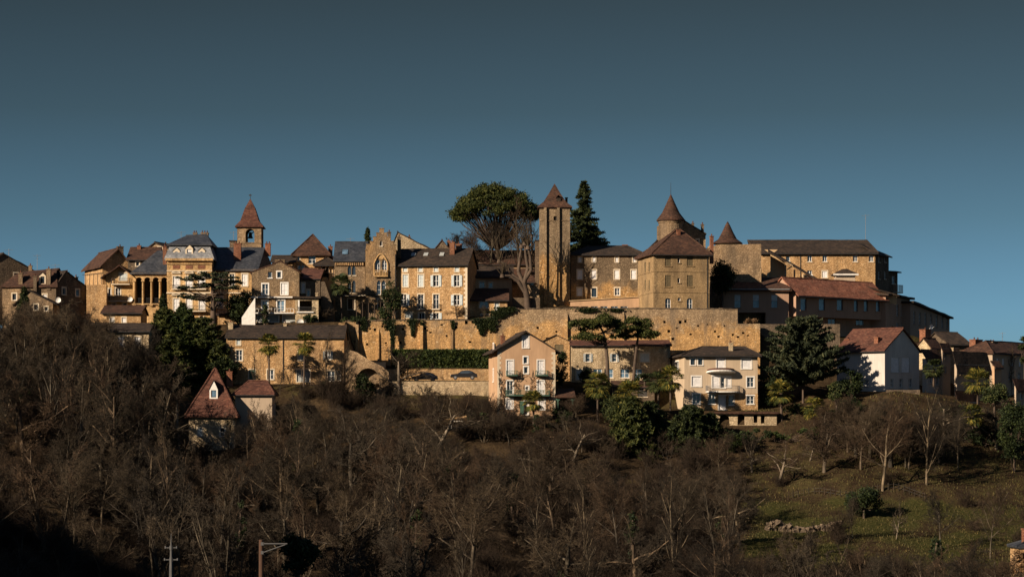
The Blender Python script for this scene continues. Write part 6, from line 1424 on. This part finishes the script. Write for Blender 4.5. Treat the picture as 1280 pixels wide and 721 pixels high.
# big dark evergreen mass left
for i_, (px_, pb_, D_, hp_, wp_, lb_) in enumerate([(206, 474, 407, 88, 46, 'leftmost dark conifer of the clump below the mansion'), (230, 480, 407, 92, 56, 'widest dark green conifer in the clump below the mansion'), (254, 482, 406, 84, 54, 'round topped dark conifer in the clump next to the long golden house'), (272, 484, 404.5, 56, 32, 'lowest dark conifer in the clump touching the long golden house'), (215, 492, 401, 74, 46, 'front conifer of the clump half sunk in the bare branches')]):
    conifer('conifer', lb_, px_, pb_, D_, hp_, wp_, 'pine' if i_ != 1 else 'hedge', 50 + i_, 30, 14, -.30, .27, .03, .32, None, .42, 'tree', .8)
clump_tree('evergreen_tree', 'dark conifer bush just left of the garden palms of the long golden house', 403.2, (286, 480), [(286, 480, .3), (286, 465, .2)], blob(rg, 26, 280, 462, 17, 15, 6, 2.5), .3, 100, 'leafd', seed=11)
conifer('conifer', 'dark conifer in front of the low lean-to house at the far left', 30, 432, 405, 74, 30, 'fir', 12, 26, 9, .15, .3, .05, .25)
# courtyard evergreens & palms
clump_tree('evergreen_tree', 'dark evergreen tree hiding the corner between the manor and the long shuttered house', 421, (487, 402), [(487, 402, .25), (487, 375, .18)], blob(rg, 34, 489, 372, 14, 20, 5, 2) + blob(rg, 12, 480, 392, 9, 9, 4, 1.5), .24, 120, 'leafd', seed=13)
def palm(label, px, pb, D, hpx, crpx, mat='palm', n=60, seed=0, thick=.17, group=None):
    rs = random.Random(seed); k = K * D; crpx *= 1.25; h = (hpx - crpx * .5) * k; cr = crpx * k; r = empty('palm_tree', (wx(px, D), D, wz(pb, D))); tag(r, label, 'palm tree', group); segs = []; p = (0, 0, -.6); lean = rs.uniform(-.02, .02)
    for i in range(8):
        q = (lean * h * (i + 1) / 8, 0, h * (i + 1) / 8); segs.append((p, q, thick * (1.05 if i > 5 else .9), thick * (1.25 if i > 5 else .85))); p = q
    for i in range(60):   # fibrous skirt
        a = rs.uniform(0, 6.28); z = h * rs.uniform(.62, 1.0); o = Vector((p[0] + math.cos(a) * thick, math.sin(a) * thick, z)); segs.append((tuple(o), tuple(o + Vector((math.cos(a) * .12, math.sin(a) * .12, -.35))), .04, .01))
    V, F = tubes_np(segs, 7); mesh_np('trunk', V, F, M['dbark'], r, True)
    v = []; f = []
    for i in range(n):
        a = rs.uniform(0, 6.28); el = R(rs.uniform(-55, 80)); d = Vector((math.cos(a) * math.cos(el), math.sin(a) * math.cos(el), math.sin(el))); L = cr * rs.uniform(.45, .62)
        s = d.cross(Vector((0, 0, 1))).normalized(); u = s.cross(d); o = Vector(p) + Vector((0, 0, .1)); e_ = o + d * L
        b = len(v); v += [tuple(o + s * .02), tuple(o - s * .02), tuple(e_ - s * .02), tuple(e_ + s * .02)]; f.append((b, b + 1, b + 2, b + 3))
        for j in range(11):
            t = (j - 5) / 5 * 1.35; bd = (d * math.cos(t) + s * math.sin(t)).normalized(); bl = cr * rs.uniform(.42, .56); m_ = e_ + bd * bl * .6; tip = e_ + bd * bl + Vector((0, 0, -.22 * bl - .05)); wv = u.cross(bd).normalized() * .075 + u * rs.uniform(-.03, .03)
            b = len(v); v += [tuple(e_), tuple(m_ + wv), tuple(tip), tuple(m_ - wv)]; f.append((b, b + 1, b + 2, b + 3))
    mesh_np('crown', np.array(v), np.array(f), M[mat], r); return r
palm('garden palm left of the downpipe in front of the long golden house', 336.5, 478, 400.5, 54, 13, seed=1)
palm('garden palm right of the downpipe in front of the long golden house', 380, 478, 400.5, 56, 13.5, seed=2)
palm('single palm in the courtyard of the gothic manor', 427, 398, 421, 50, 13, 'palmd', seed=3)
palm('small yellowish palm in front of the green door of the pink gable house', 667, 526, 387, 32, 13, 'palm', seed=4)
palm('big yellow green palm beside the dark path right of the side porch', 747, 522, 392, 50, 16, 'palm', seed=5)
palm('tall palm at the left corner of the beige house', 838, 508, 392, 44, 15, 'palm', seed=6)
palm('dark palm standing just left of the palm at the beige house corner', 823, 512, 394, 42, 14, 'palmd', seed=7)
palm('yellow green palm at the right end of the terrace under the beige house', 977, 532, 394, 50, 15, 'palm', seed=8, thick=.25)
palm('squat palm among the dark shrubs left of the beige house', 787, 515, 389, 32, 18, 'palm', seed=9)
palm('small dark palm in front of the low houses of the right row', 1167, 478, 404, 24, 12, 'palmd', seed=10)
palm('palm with lit fronds in the dark garden of the right slope', 1222, 508, 400, 40, 17, 'palm', seed=11)
palm('very small bright palm low in the shade of the right slope', 1216, 530, 385, 18, 13, 'palm', seed=12)
palm('little palm in the shrubs under the big cedar', 1018, 528, 391, 26, 14, 'palm', seed=13)
# two scots pines
def pine2(label, px, pb, D, tr, cls, seed): return clump_tree('pine_tree', label, D, (px, pb), tr, cls, .24, 150, 'pine', seed=seed, el=1.1)
pine2('left one of two tall pines with clumped crowns in front of the rampart', 760, 474, 401, [(760, 474, .33), (759, 450, .28), (757, 430, .24), (754, 415, .18), (748, 405, .12)], blob(rg, 18, 731, 406, 20, 8, 7, 2.5, .55) + blob(rg, 24, 757, 401, 20, 9, 7, 3, .55) + blob(rg, 16, 744, 420, 28, 7, 6, 2.5, .5) + blob(rg, 10, 777, 411, 12, 9, 6, 2, .55), 14)
pine2('right one of two tall pines with clumped crowns in front of the rampart', 791, 474, 403, [(791, 474, .28), (794, 450, .24), (796, 432, .2), (798, 418, .16), (800, 408, .1)], blob(rg, 22, 797, 405, 22, 9, 6, 2.6, .55) + blob(rg, 14, 810, 417, 17, 7, 6, 2, .5) + blob(rg, 9, 784, 419, 12, 6, 5, 2, .5), 15)
# big cedar right
conifer('cedar_tree', 'large blue green cedar between the beige house and the white house', 1004, 512, 402, 114, 88, 'cedar', 16, 34, 10, -.30, .30, .27, .42, None, .45, 'tree', 1.3)
# shrubs and evergreens of the middle slope
SH = [
      ('shrub', 'yellow green shrub left of the dark conifers', 768, 545, 391, [(768, 512, 18, 18)], 'palmd', 26), ('shrub', 'bright green shrub touching the left corner of the beige house', 826, 540, 391, [(822, 518, 12, 12)], 'palmd', 18), ('shrub', 'dark green shrub between the two biggest conifer groups', 832, 578, 386, [(832, 553, 13, 18)], 'leafd', 22), ('shrub', 'olive green bush right of the wide dark conifer', 912, 575, 386, [(915, 552, 17, 12)], 'hedge', 22), ('shrub', 'dark green bush under the side porch', 722, 565, 387, [(727, 546, 15, 12)], 'leafd', 22),
      ('shrub', 'green shrub line at the top edge of the meadow', 985, 560, 389, [(978, 545, 18, 7), (1010, 540, 18, 8)], 'hedge', 26), ('shrub', 'dark green thicket at the foot of the white house', 1068, 520, 395, [(1062, 508, 20, 12)], 'leafd', 28), ('shrub', 'dark clipped bush at the right end of the low garden wall', 690, 548, 387, [(688, 538, 10, 9)], 'hedge', 14),
      ('shrub', 'low dark laurel shrubs along the foot of the terrace wall with arches', 930, 560, 388, [(935, 545, 32, 10)], 'leafd', 30),
      ('shrub', 'round dark bush left of the pink house side porch', 703, 540, 389, [(700, 523, 14, 14)], 'leafd', 24), ('shrub', 'slim dark cypress like shrub under the small palm of the pink house', 669, 545, 386, [(669, 528, 6, 15)], 'leafd', 12),
      ('shrub', 'dark shrub growing over the low garden wall left of the pink house', 600, 540, 388, [(598, 525, 15, 11)], 'leafd', 22), ('shrub', 'dark tree filling the gap between pink house and pine house', 703, 490, 405, [(701, 460, 11, 22)], 'leafd', 26),
      ('shrub', 'dark shrub beside the front door of the pine house', 731, 478, 403, [(731, 468, 9, 9)], 'leafd', 16), ('shrub', 'clipped dark shrub in front of the garage windows of the pine house', 808, 478, 403, [(806, 472, 14, 6)], 'leafd', 16),
      ('evergreen_tree', 'dark evergreen in front of the white house wall', 1066, 500, 400, [(1065, 478, 14, 16)], 'leafd', 30), ('shrub', 'yellow green shrub beneath the cedar beside the thin trunks', 1046, 515, 396, [(1046, 494, 12, 17)], 'palmd', 22),
      ('shrub', 'dark shrub mass in the deep shade under the cedar', 1000, 530, 396, [(1000, 515, 26, 12), (1035, 518, 22, 10)], 'leafd', 36), ('shrub', 'dark hedge in shade right of the beige house', 965, 500, 402, [(962, 485, 16, 22)], 'leafd', 34),
      ('evergreen_tree', 'rounded olive green tree in the shade of the right row', 1243, 520, 396, [(1243, 492, 17, 16)], 'palmd', 30), ('evergreen_tree', 'dark green tree at the right edge below the houses', 1275, 585, 380, [(1268, 540, 20, 36)], 'leafd', 50),
      ('evergreen_tree', 'tall dark evergreen against the sky at the right edge', 1278, 470, 418, [(1281, 436, 9, 20)], 'fir', 20), ('shrub', 'dark round shrub below the meadow fence', 1082, 645, 358, [(1080, 625, 24, 17)], 'leafd', 34),
      ('shrub', 'dark shrub mass under the right row of houses', 1200, 540, 396, [(1195, 522, 34, 16)], 'leafd', 40), ('evergreen_tree', 'dark green bush left of the cave arch below the rampart', 456, 500, 400, [(455, 482, 13, 15)], 'leafd', 24),
      ('shrub', 'low dark green shrubs on the courtyard wall under the manor', 462, 404, 419.6, [(450, 400, 28, 4)], 'leafd', 30), ('shrub', 'small evergreen bush in front of the garage of the dark gable house', 331, 403, 415.5, [(331, 393, 5, 13)], 'leafd', 12),
      ('shrub', 'bushy evergreen at the right end of the dark gable house terrace', 385, 405, 416.8, [(386, 399, 13, 6)], 'leafd', 16), ('shrub', 'round clipped bush on the terrace under the modern pink building', 940, 406, 424, [(940, 401, 9, 4)], 'dry', 10),
      ('evergreen_tree', 'dark tree in the shade between corner building and bastion', 905, 372, 433, [(903, 345, 17, 20)], 'leafd', 30), ('shrub', 'dark shrub beside the shaded road bend at the left', 412, 490, 402, [(412, 482, 12, 7)], 'leafd', 16),
      ('evergreen_tree', 'dark evergreen spreading in front of the low right gable', 1240, 560, 388, [(1232, 545, 28, 14)], 'leafd', 34), ('shrub', 'rust brown shrub at the bottom right corner', 1274, 735, 292, [(1275, 705, 13, 18)], 'dry', 26),
      ('shrub', 'dark leafy bush in the lower wood near the bottom pole', 360, 740, 170, [(372, 690, 26, 24)], 'leafd', 30), ('evergreen_tree', 'green conifer in shade at right of the slope path', 1206, 560, 385, [(1262, 548, 10, 20)], 'fir', 18)]
for i, (nm, lab, px, pb, D, bl, mt, n) in enumerate(SH):
    cls = []
    for (cx, cy, rx, ry) in bl: cls += blob(rg, max(8, n // len(bl)), cx, cy, rx, ry, max(3.0, min(rx, ry) * .42), rx * K * D * .8, .7)
    px0 = bl[0][0]; clump_tree(nm, lab, D, (px0, pb), [(px0, pb, .2), (px0, (bl[0][1] + pb) / 2, .15)], cls, .24 if mt != 'fir' else .28, 110, mt, seed=30 + i, cat='tree' if nm != 'shrub' else 'shrub', zbase=None)
conifer('conifer', 'broad dark conifer with drooping layers below the two pines', 788, 592, 385, 96, 78, 'pine', 41, 34, 13, .12, .34, .05, .22, None, .6)
conifer('conifer', 'tall dark conifer with drooping layers behind the broad one', 812, 575, 388, 74, 54, 'fir', 42, 26, 12, .1, .32, .05, .22, None, .6)
conifer('conifer', 'big dark green conifer in front of the beige house', 862, 582, 387, 76, 70, 'fir', 43, 28, 13, .05, .32, .05, .25, None, .5)
conifer('conifer', 'wide dark conifer right of the big one in front of the beige house', 888, 578, 389, 62, 48, 'fir', 44, 22, 12, .05, .3, .05, .25, None, .5)
# hedge
hg = empty('hedge', (wx(515, 414.6), 414.6, wz(461, 414.6))); tag(hg, 'long clipped green hedge between the rampart and the parked cars', 'hedge'); rng = np.random.default_rng(3); w = wx(611, 414.6) - wx(490, 414.6); hh = 22.5 * K * 414.6; N = 16000; x0_ = wx(490, 414.6) - hg.location.x
p = np.stack([x0_ + w * rng.random(N), -.1 + 1.6 * rng.random(N), hh * rng.random(N)], 1); sel = rng.integers(0, 3, N); p[sel == 0, 1] = rng.normal(0, .12, (sel == 0).sum()); p[sel == 1, 2] = hh + rng.normal(0, .1, (sel == 1).sum()); V, F = leafcloud(p, .22, rng); mesh_np('leaves', V, F, M['hedge'], hg)
mb = MB(); mb.box(x0_ + .2, x0_ + w - .2, .3, 1.3, -1, hh - .3); mb.build('core', M['leafd'], hg)
# ivy on the rampart
def ivy(label, D, pts, n, seed, mt='ivy'):
    rng = np.random.default_rng(seed); P_ = []; x0, z0 = wx(pts[0][0], D), wz(pts[0][1], D); r = None
    for (px, pt, wd, hh, wt) in pts:
        k = int(n * wt); t = rng.random(k) ** .8; xx = px + rng.normal(0, 1, k) * wd * .4 * (1.1 - t * .7); P_.append(np.stack([wx(1, D) * 0 + (xx - 640) * K * D - x0, -.08 - .3 * rng.random(k) * (1 - t), CZ + (HY - (pt + t * hh)) * K * D - z0], 1))
    V, F = leafcloud(np.concatenate(P_), .2, rng); o = mesh_np('ivy', V, F, M[mt]); o.location = (x0, D, z0); tag(o, label, 'ivy', 'ivy hanging on the rampart'); return o
ivy('small ivy tongue on the rampart below the manor courtyard', 417.9, [(455, 399, 6, 14, 1)], 500, 1)
ivy('ivy column beside the second buttress of the rampart', 417.0, [(487, 399, 12, 14, 1), (491, 405, 5, 34, 1)], 700, 2)
ivy('pointed ivy tongue hanging under the long shuttered house', 417.9, [(515, 399, 8, 8, 1), (516, 402, 4, 18, 1)], 450, 3)
ivy('thin ivy streak on the rampart between the tongue and the large curtain', 417.9, [(527, 399, 4, 14, .6), (566, 401, 3, 10, .6)], 300, 4)
ivy('large dark ivy curtain spilling over the rampart step', 417.8, [(603, 398, 14, 12, 1.5), (602, 402, 6, 16, 1), (615, 396, 8, 18, 1), (624, 388, 16, 9, 1.5), (632, 384, 16, 8, 1.5)], 900, 5)
ivy('low ivy fringe along the rampart top in front of the pink annex', 417.8, [(735, 385, 22, 5, 1), (770, 386, 16, 3, .6)], 500, 6)
# distinctive bare trees
SP = [('spread', 296 + 203, 491, 403.5, 62, 'spreading bare tree in front of the cave arch and the parked cars', 1.1), ('up', 320, 476, 401, 48, 'upright bare poplar at the left end of the long golden house', .7), ('up2', 408, 482, 401, 70, 'slender bare tree in front of the right end of the long golden house', 1.0), ('round', 431, 492, 399, 62, 'bare tree at the corner of the long golden house', .9),
      ('spread2', 404, 408, 419.6, 28, 'small round bare tree in front of the garage terrace', 1.2), ('spread2', 572, 400, 421, 24, 'bare spreading tree in front of the long shuttered house basement', 1.5), ('round2', 605, 400, 421.5, 20, 'bare shrub like tree before the blue door house', 1.2),
      ('gnarl', 545, 585, 381, 100, 'crooked bare tree with dark leaning trunk left of the garden table', 1.2), ('round', 1103, 607, 368, 108, 'large round bare tree standing at the post fence in the meadow', 1.25), ('up', 1158, 607, 370, 128, 'tallest bare tree of the meadow with pale trunk', 1.0),
      ('gnarl', 973, 592, 374, 54, 'pale barked gnarled tree at the left of the meadow', 1.7), ('gnarl', 1012, 572, 381, 34, 'small pale gnarled tree behind the pale barked tree', 1.3), ('round2', 1076, 588, 376, 90, 'bare tree behind the large round tree in the meadow', 1.1), ('round', 1132, 590, 377, 92, 'bare tree between the large round tree and the tallest tree', 1.0),
      ('spread', 1180, 560, 388, 68, 'pale bare tree beneath the right row of houses', 1.1), ('round2', 1060, 570, 384, 80, 'bare tree in front of the white house shrubs', 1.1), ('round2', 1238, 677, 335, 76, 'pale bare tree standing alone low on the right grass', .95), ('round', 1176, 660, 340, 54, 'brown bare tree on the right grass', 1.2),
      ('gnarl', 1120, 652, 345, 34, 'small pale leaning bare tree below the fence', .8), ('round2', 1065, 655, 345, 40, 'bare bushy tree left of the small leaning one', 1.1), ('spread', 1245, 560, 388, 62, 'bare tree in shade at the right edge of the slope', 1.0), ('up2', 1265, 460, 421, 34, 'bare tree against the sky at the right edge', 1.0),
      ('gnarl', 715, 590, 378, 72, 'pale twisted bare tree below the side porch', 1.2), ('round2', 720, 540, 389, 50, 'bare shrub tree between the pink house porch and the palm', 1.0), ('spread', 690, 600, 372, 60, 'bare tree below the terrace of the pink house', 1.3), ('spread2', 640, 445 + 95, 386, 22, 'small bare bush on the terrace of the pink house', 1.3),
      ('cop', 575, 520, 391, 28, 'bare vine covered arbour bush left of the pink house', 1.9), ('cop2', 600, 520, 390.5, 26, 'tangled bare bush touching the pink house corner', 1.7), ('cop', 545, 520, 392, 28, 'tangled bare bush at the left end of the garden wall', 1.8), ('round', 900, 600, 375, 62, 'pale bare tree in front of the big dark conifer', 1.1),
      ('gnarl', 940, 592, 378, 34, 'low pale branched tree below the terrace with arches', 1.9), ('round2', 350, 488, 400, 30, 'thin bare shrub between the garden palms', .8), ('gnarl', 400, 490, 400, 30, 'small knobbly bare tree in the lawn of the long golden house', 1.0), ('cop', 330, 570, 380, 72, 'pale thin bare tree right of the pyramid roofed house', 1.0)]
for i, (key, px, pb, D, hpx, lab, sxy) in enumerate(SP):
    x = wx(px, D); zg = ground(x, D); z = zg - .15; h = wz(pb - hpx, D) - z
    put(key, x, D, z, max(2.5, h), lab, 'tree', None, i * 1.7, 'bare_tree', sxy * (hpx * K * D) / max(h, 2.5) if h > 0 else 1)
rs = random.Random(61)
for i in range(22):
    px = 1030 + (i * 37) % 175 + rs.uniform(-5, 5); D = 376 + (i * 5.3) % 18; x = wx(px, D); z = ground(x, D) - .2; h = min(wz(rs.uniform(488, 515) + abs(px - 1110) * .12, D) - z, 12)
    if h > 3: put(rs.choice(('round', 'round2', 'spread2', 'cop')), x, D, z, h, 'grey brown leafless tree in the thicket on the bank beneath the white house', 'tree', 'bare trees under the white house', None, 'bare_tree', rs.uniform(.95, 1.25))
rs = random.Random(62)
for i in range(24):
    px = -25 + i * 9 + rs.uniform(-4, 4); D = 392 + (i * 4.7) % 12; x = wx(px, D); z = ground(x, D) - .2; top = np.interp(px, (-30, 60, 110, 140, 200), (372, 368, 372, 398, 415)) + rs.uniform(0, 18); h = max(3, wz(top, D) - z)
    put(('round', 'up', 'round2', 'spread2')[i % 4], x, D, z, h, 'grey leafless tree of the tall screen in front of the far left houses', 'tree', 'bare trees before the far left houses', None, 'bare_tree', rs.uniform(.9, 1.2))
for px, D, tp, lb in ((284, 378, 500, 'thin bare tree veiling the right side of the pyramid roofed house'), (222, 379, 470, 'bare tree leaning beside the left corner of the pyramid roofed house'), (325, 381, 492, 'bare tree in front of the red hip roofed wing')):
    x = wx(px, D); z = ground(x, D) - .2; put('up' if px in (284, 325) else 'spread', x, D, z, wz(tp, D) - z, lb, 'tree', None, None, 'bare_tree', .9)
for i in range(11):
    px = 442 + i * 15.5; D = 399 + (i * 2.3) % 3.6; x = wx(px, D); put('cop' if i % 2 else 'cop2', x, D, ground(x, D) - .1, rs.uniform(1.8, 3.2), 'low leafless bush along the foot of the road retaining wall', 'bush', 'bushes under the road wall', None, 'bare_bush', 1.7)
for i in range(26):
    px = 560 + i * 15.2; D = 380 + (i * 3.7) % 8; x = wx(px, D); put(('cop', 'cop2', 'round2')[i % 3], x, D, ground(x, D) - .1, 2.2 + (i * 1.3) % 2.2, 'brown leafless bush on the bank between the houses and the wood', 'bush', 'bushes on the bank below the houses', None, 'bare_bush', 1.5)
# the woods
TOP = [(-100, 400), (0, 372), (40, 378), (75, 368), (110, 372), (135, 392), (180, 402), (200, 432), (212, 455), (220, 562), (300, 562), (312, 512), (330, 498), (360, 484), (420, 490), (470, 488), (520, 505), (560, 538), (600, 552), (700, 556), (745, 545), (760, 580), (830, 575), (900, 570), (950, 580), (1000, 640), (1040, 655), (1100, 672), (1200, 678), (1240, 660), (1300, 640), (1500, 600)]
placed = []; cnt = 0; rs = random.Random(77)
def near(x, y, d):
    return any((x - a) ** 2 + (y - b) ** 2 < d * d for a, b in placed)
BND = [(368, 397, 5.4, 80), (340, 368, 5.8, 96), (300, 340, 7.5, 60), (235, 300, 9.5, 34), (165, 235, 12, 14)]
for (d0, d1, sp_, mx_) in BND:
    sp_ *= 1.06
    n_ = 0; tries = 0
    while n_ < mx_ and tries < 12000 and cnt < 205:
        tries += 1; D = rs.uniform(d0, d1); px = rs.uniform(-40, 1320)
        if px > 930 and D > 318: continue
        if D > 378 and (185 < px < 300 or px > 560): continue
        if D > 392 and px > 185: continue
        if D > 372 and px > 600: continue
        if 215 < px < 300 and D > 372: continue
        t_ = (D - 384) / 0.64; xo = wx(265, 386) - (wx(px, D) - 0)      # keep the sun path to the pyramid-roofed house thin
        tt = (386 - D) / 0.64
        if 0 < tt < 30 and abs(wx(px, D) - (wx(262, 386) - .77 * tt)) < 5.0: continue
        x = wx(px, D)
        if near(x, D, sp_): continue
        z = ground(x, D) - .2; top = wz(np.interp(px, [a for a, b in TOP], [b for a, b in TOP]) + rs.uniform(0, 16), D); mxh = top - z
        if d0 < 300: mxh = min(mxh, wz(610 + rs.uniform(0, 60), D) - z)
        h = min(rs.uniform(9, 15.5), mxh)
        if h < (2.2 if D > 372 else 3.5): continue
        if D > 384 and px > 300 and rs.random() < .3: continue
        placed.append((x, D)); n_ += 1; cnt += 1
        key = rs.choice(('round', 'round2', 'up', 'cop', 'cop2', 'spread2', 'round', 'up2')) if h > 7 else rs.choice(('cop', 'cop2', 'round2'))
        zone = 'left' if px < 430 else ('middle' if px < 860 else 'right')
        lab = {'left': 'brown leafless tree in the dense wood at the left of the slope', 'middle': 'brown leafless tree in the dense wood at the centre of the slope', 'right': 'brown leafless tree in the wood at the lower right of the slope'}[zone]
        put(key, x, D, z, h, lab, 'tree', 'bare trees of the wood, ' + zone, None, 'bare_tree', rs.uniform(.85, 1.2) * (1.25 if h < 8 else 1))
print('wood trees', cnt)
ivl = ['ivy clad tree, darkest of the lower left wood', 'ivy clad tree above the foreground poles', 'dark green holly bush left of the pyramid roofed house', 'small ivy covered tree below the long golden house', 'dark evergreen bush in the wood under the road wall', 'ivy wrapped tree in the wood below the pink gable house', 'dark green bush under the garden table', 'ivy clad tree in the middle of the lower wood', 'evergreen bush at the bottom centre of the wood', 'ivy covered stump tree below the broad dark conifer', 'dark green bush at the left edge of the meadow', 'evergreen bush at the bottom right of the wood', 'ivy clad tree at the far left edge of the wood', 'small dark green bush in the right lower grass']
ivp = [(150, 560, 372), (300, 640, 320), (190, 520, 376), (372, 540, 372), (470, 560, 366), (640, 600, 350), (560, 570, 368), (520, 640, 322), (700, 670, 300), (790, 650, 318), (905, 625, 340), (880, 690, 290), (30, 520, 372), (1170, 655, 330)]
for i, ((px, py, D), lb) in enumerate(zip(ivp, ivl)):
    x = wx(px, D); zg = ground(x, D) - .2; pb = HY - (zg - CZ) / (K * D); hh_ = max(34, min(95, pb - py + 18)) * (.55 if 'bush' in lb else 1); rr_ = 11 if 'bush' in lb else 9
    cls = blob(rg, 16, px, pb - hh_ * .55, rr_, hh_ * .42, 4.5, 1.6, 1.1)
    clump_tree('ivy_clad_tree' if 'bush' not in lb else 'shrub', lb, D, (px, pb), [(px, pb, .2), (px, pb - hh_ * .5, .15), (px + 1, pb - hh_ * .8, .1)], cls, .26, 90, 'ivy' if i % 2 else 'leafd', seed=90 + i, cat='tree' if 'bush' not in lb else 'shrub', zbase=zg)
# undergrowth: one tangle of bramble stems and saplings
rs = random.Random(8); bases = []; S = []
for _ in range(110):
    a = rs.uniform(0, 6.28); t = rs.uniform(.1, .75); p = Vector((rs.gauss(0, .5), rs.gauss(0, .5), -.1)); d = Vector((math.cos(a) * t, math.sin(a) * t, 1)).normalized(); L = rs.uniform(1.0, 3.0)
    for i in range(3):
        d = (d + Vector((rs.gauss(0, .2), rs.gauss(0, .2), rs.gauss(0, .1)))).normalized(); q = p + d * L / 3; S.append((tuple(p), tuple(q), .02, .014))
        for _k in range(2): dd = (d + Vector((rs.gauss(0, .6), rs.gauss(0, .6), rs.gauss(0, .3)))).normalized(); S.append((tuple(q), tuple(q + dd * rs.uniform(.4, .9)), .013, .008))
        p = q
bv, bf = tubes_np(S, 3); VV = []; FF = []; k = 0
for _ in range(2600):
    D = rs.uniform(200, 396) if rs.random() < .93 else rs.uniform(396, 403); px = rs.uniform(-20, 1300)
    if px > 900 and 318 < D and rs.random() < .93: continue
    if D > 384 and px > 185 and not (300 < px < 600 and D < 399) and not (600 <= px < 1000 and D < 390.5): continue
    x = wx(px, D); a = rs.uniform(0, 6.28); s = rs.uniform(.6, 1.25); c_, s_ = math.cos(a) * s, math.sin(a) * s
    v = bv.copy(); X = v[:, 0] * c_ - v[:, 1] * s_ + x; Y = v[:, 0] * s_ + v[:, 1] * c_ + D; Z = v[:, 2] * s + ground(x, D); VV.append(np.stack([X, Y, Z], 1)); FF.append(bf + k * len(bv)); k += 1
    if k >= 2100: break
o = mesh_np('undergrowth', np.concatenate(VV), np.concatenate(FF), M['brush']); tag(o, 'tangled leafless brambles and saplings covering the wooded slope', 'undergrowth', None, 'stuff')
# grass tufts in the meadow
rng = np.random.default_rng(12); N = 26000; D = rng.uniform(300, 400, N); px = rng.uniform(930, 1290, N); X = (px - 640) * K * D; Z = np.array([ground(a, b) for a, b in zip(X, D)]); v = np.zeros((N, 3, 3)); a = rng.uniform(0, PI, N); w = rng.uniform(.03, .08, N); hh = rng.uniform(.1, .38, N)
v[:, 0] = np.stack([X - np.cos(a) * w, D - np.sin(a) * w, Z - .03], 1); v[:, 1] = np.stack([X + np.cos(a) * w, D + np.sin(a) * w, Z - .03], 1); v[:, 2] = np.stack([X + rng.normal(0, .08, N), D + rng.normal(0, .08, N), Z + hh], 1)
o = mesh_np('grass', v.reshape(-1, 3), np.arange(3 * N).reshape(-1, 3), foliage('grass_blades', (.035, .04, .012), (.075, .07, .022), (.17, .13, .05))); tag(o, 'short rough grass of the meadow on the right slope', 'grass', None, 'stuff')
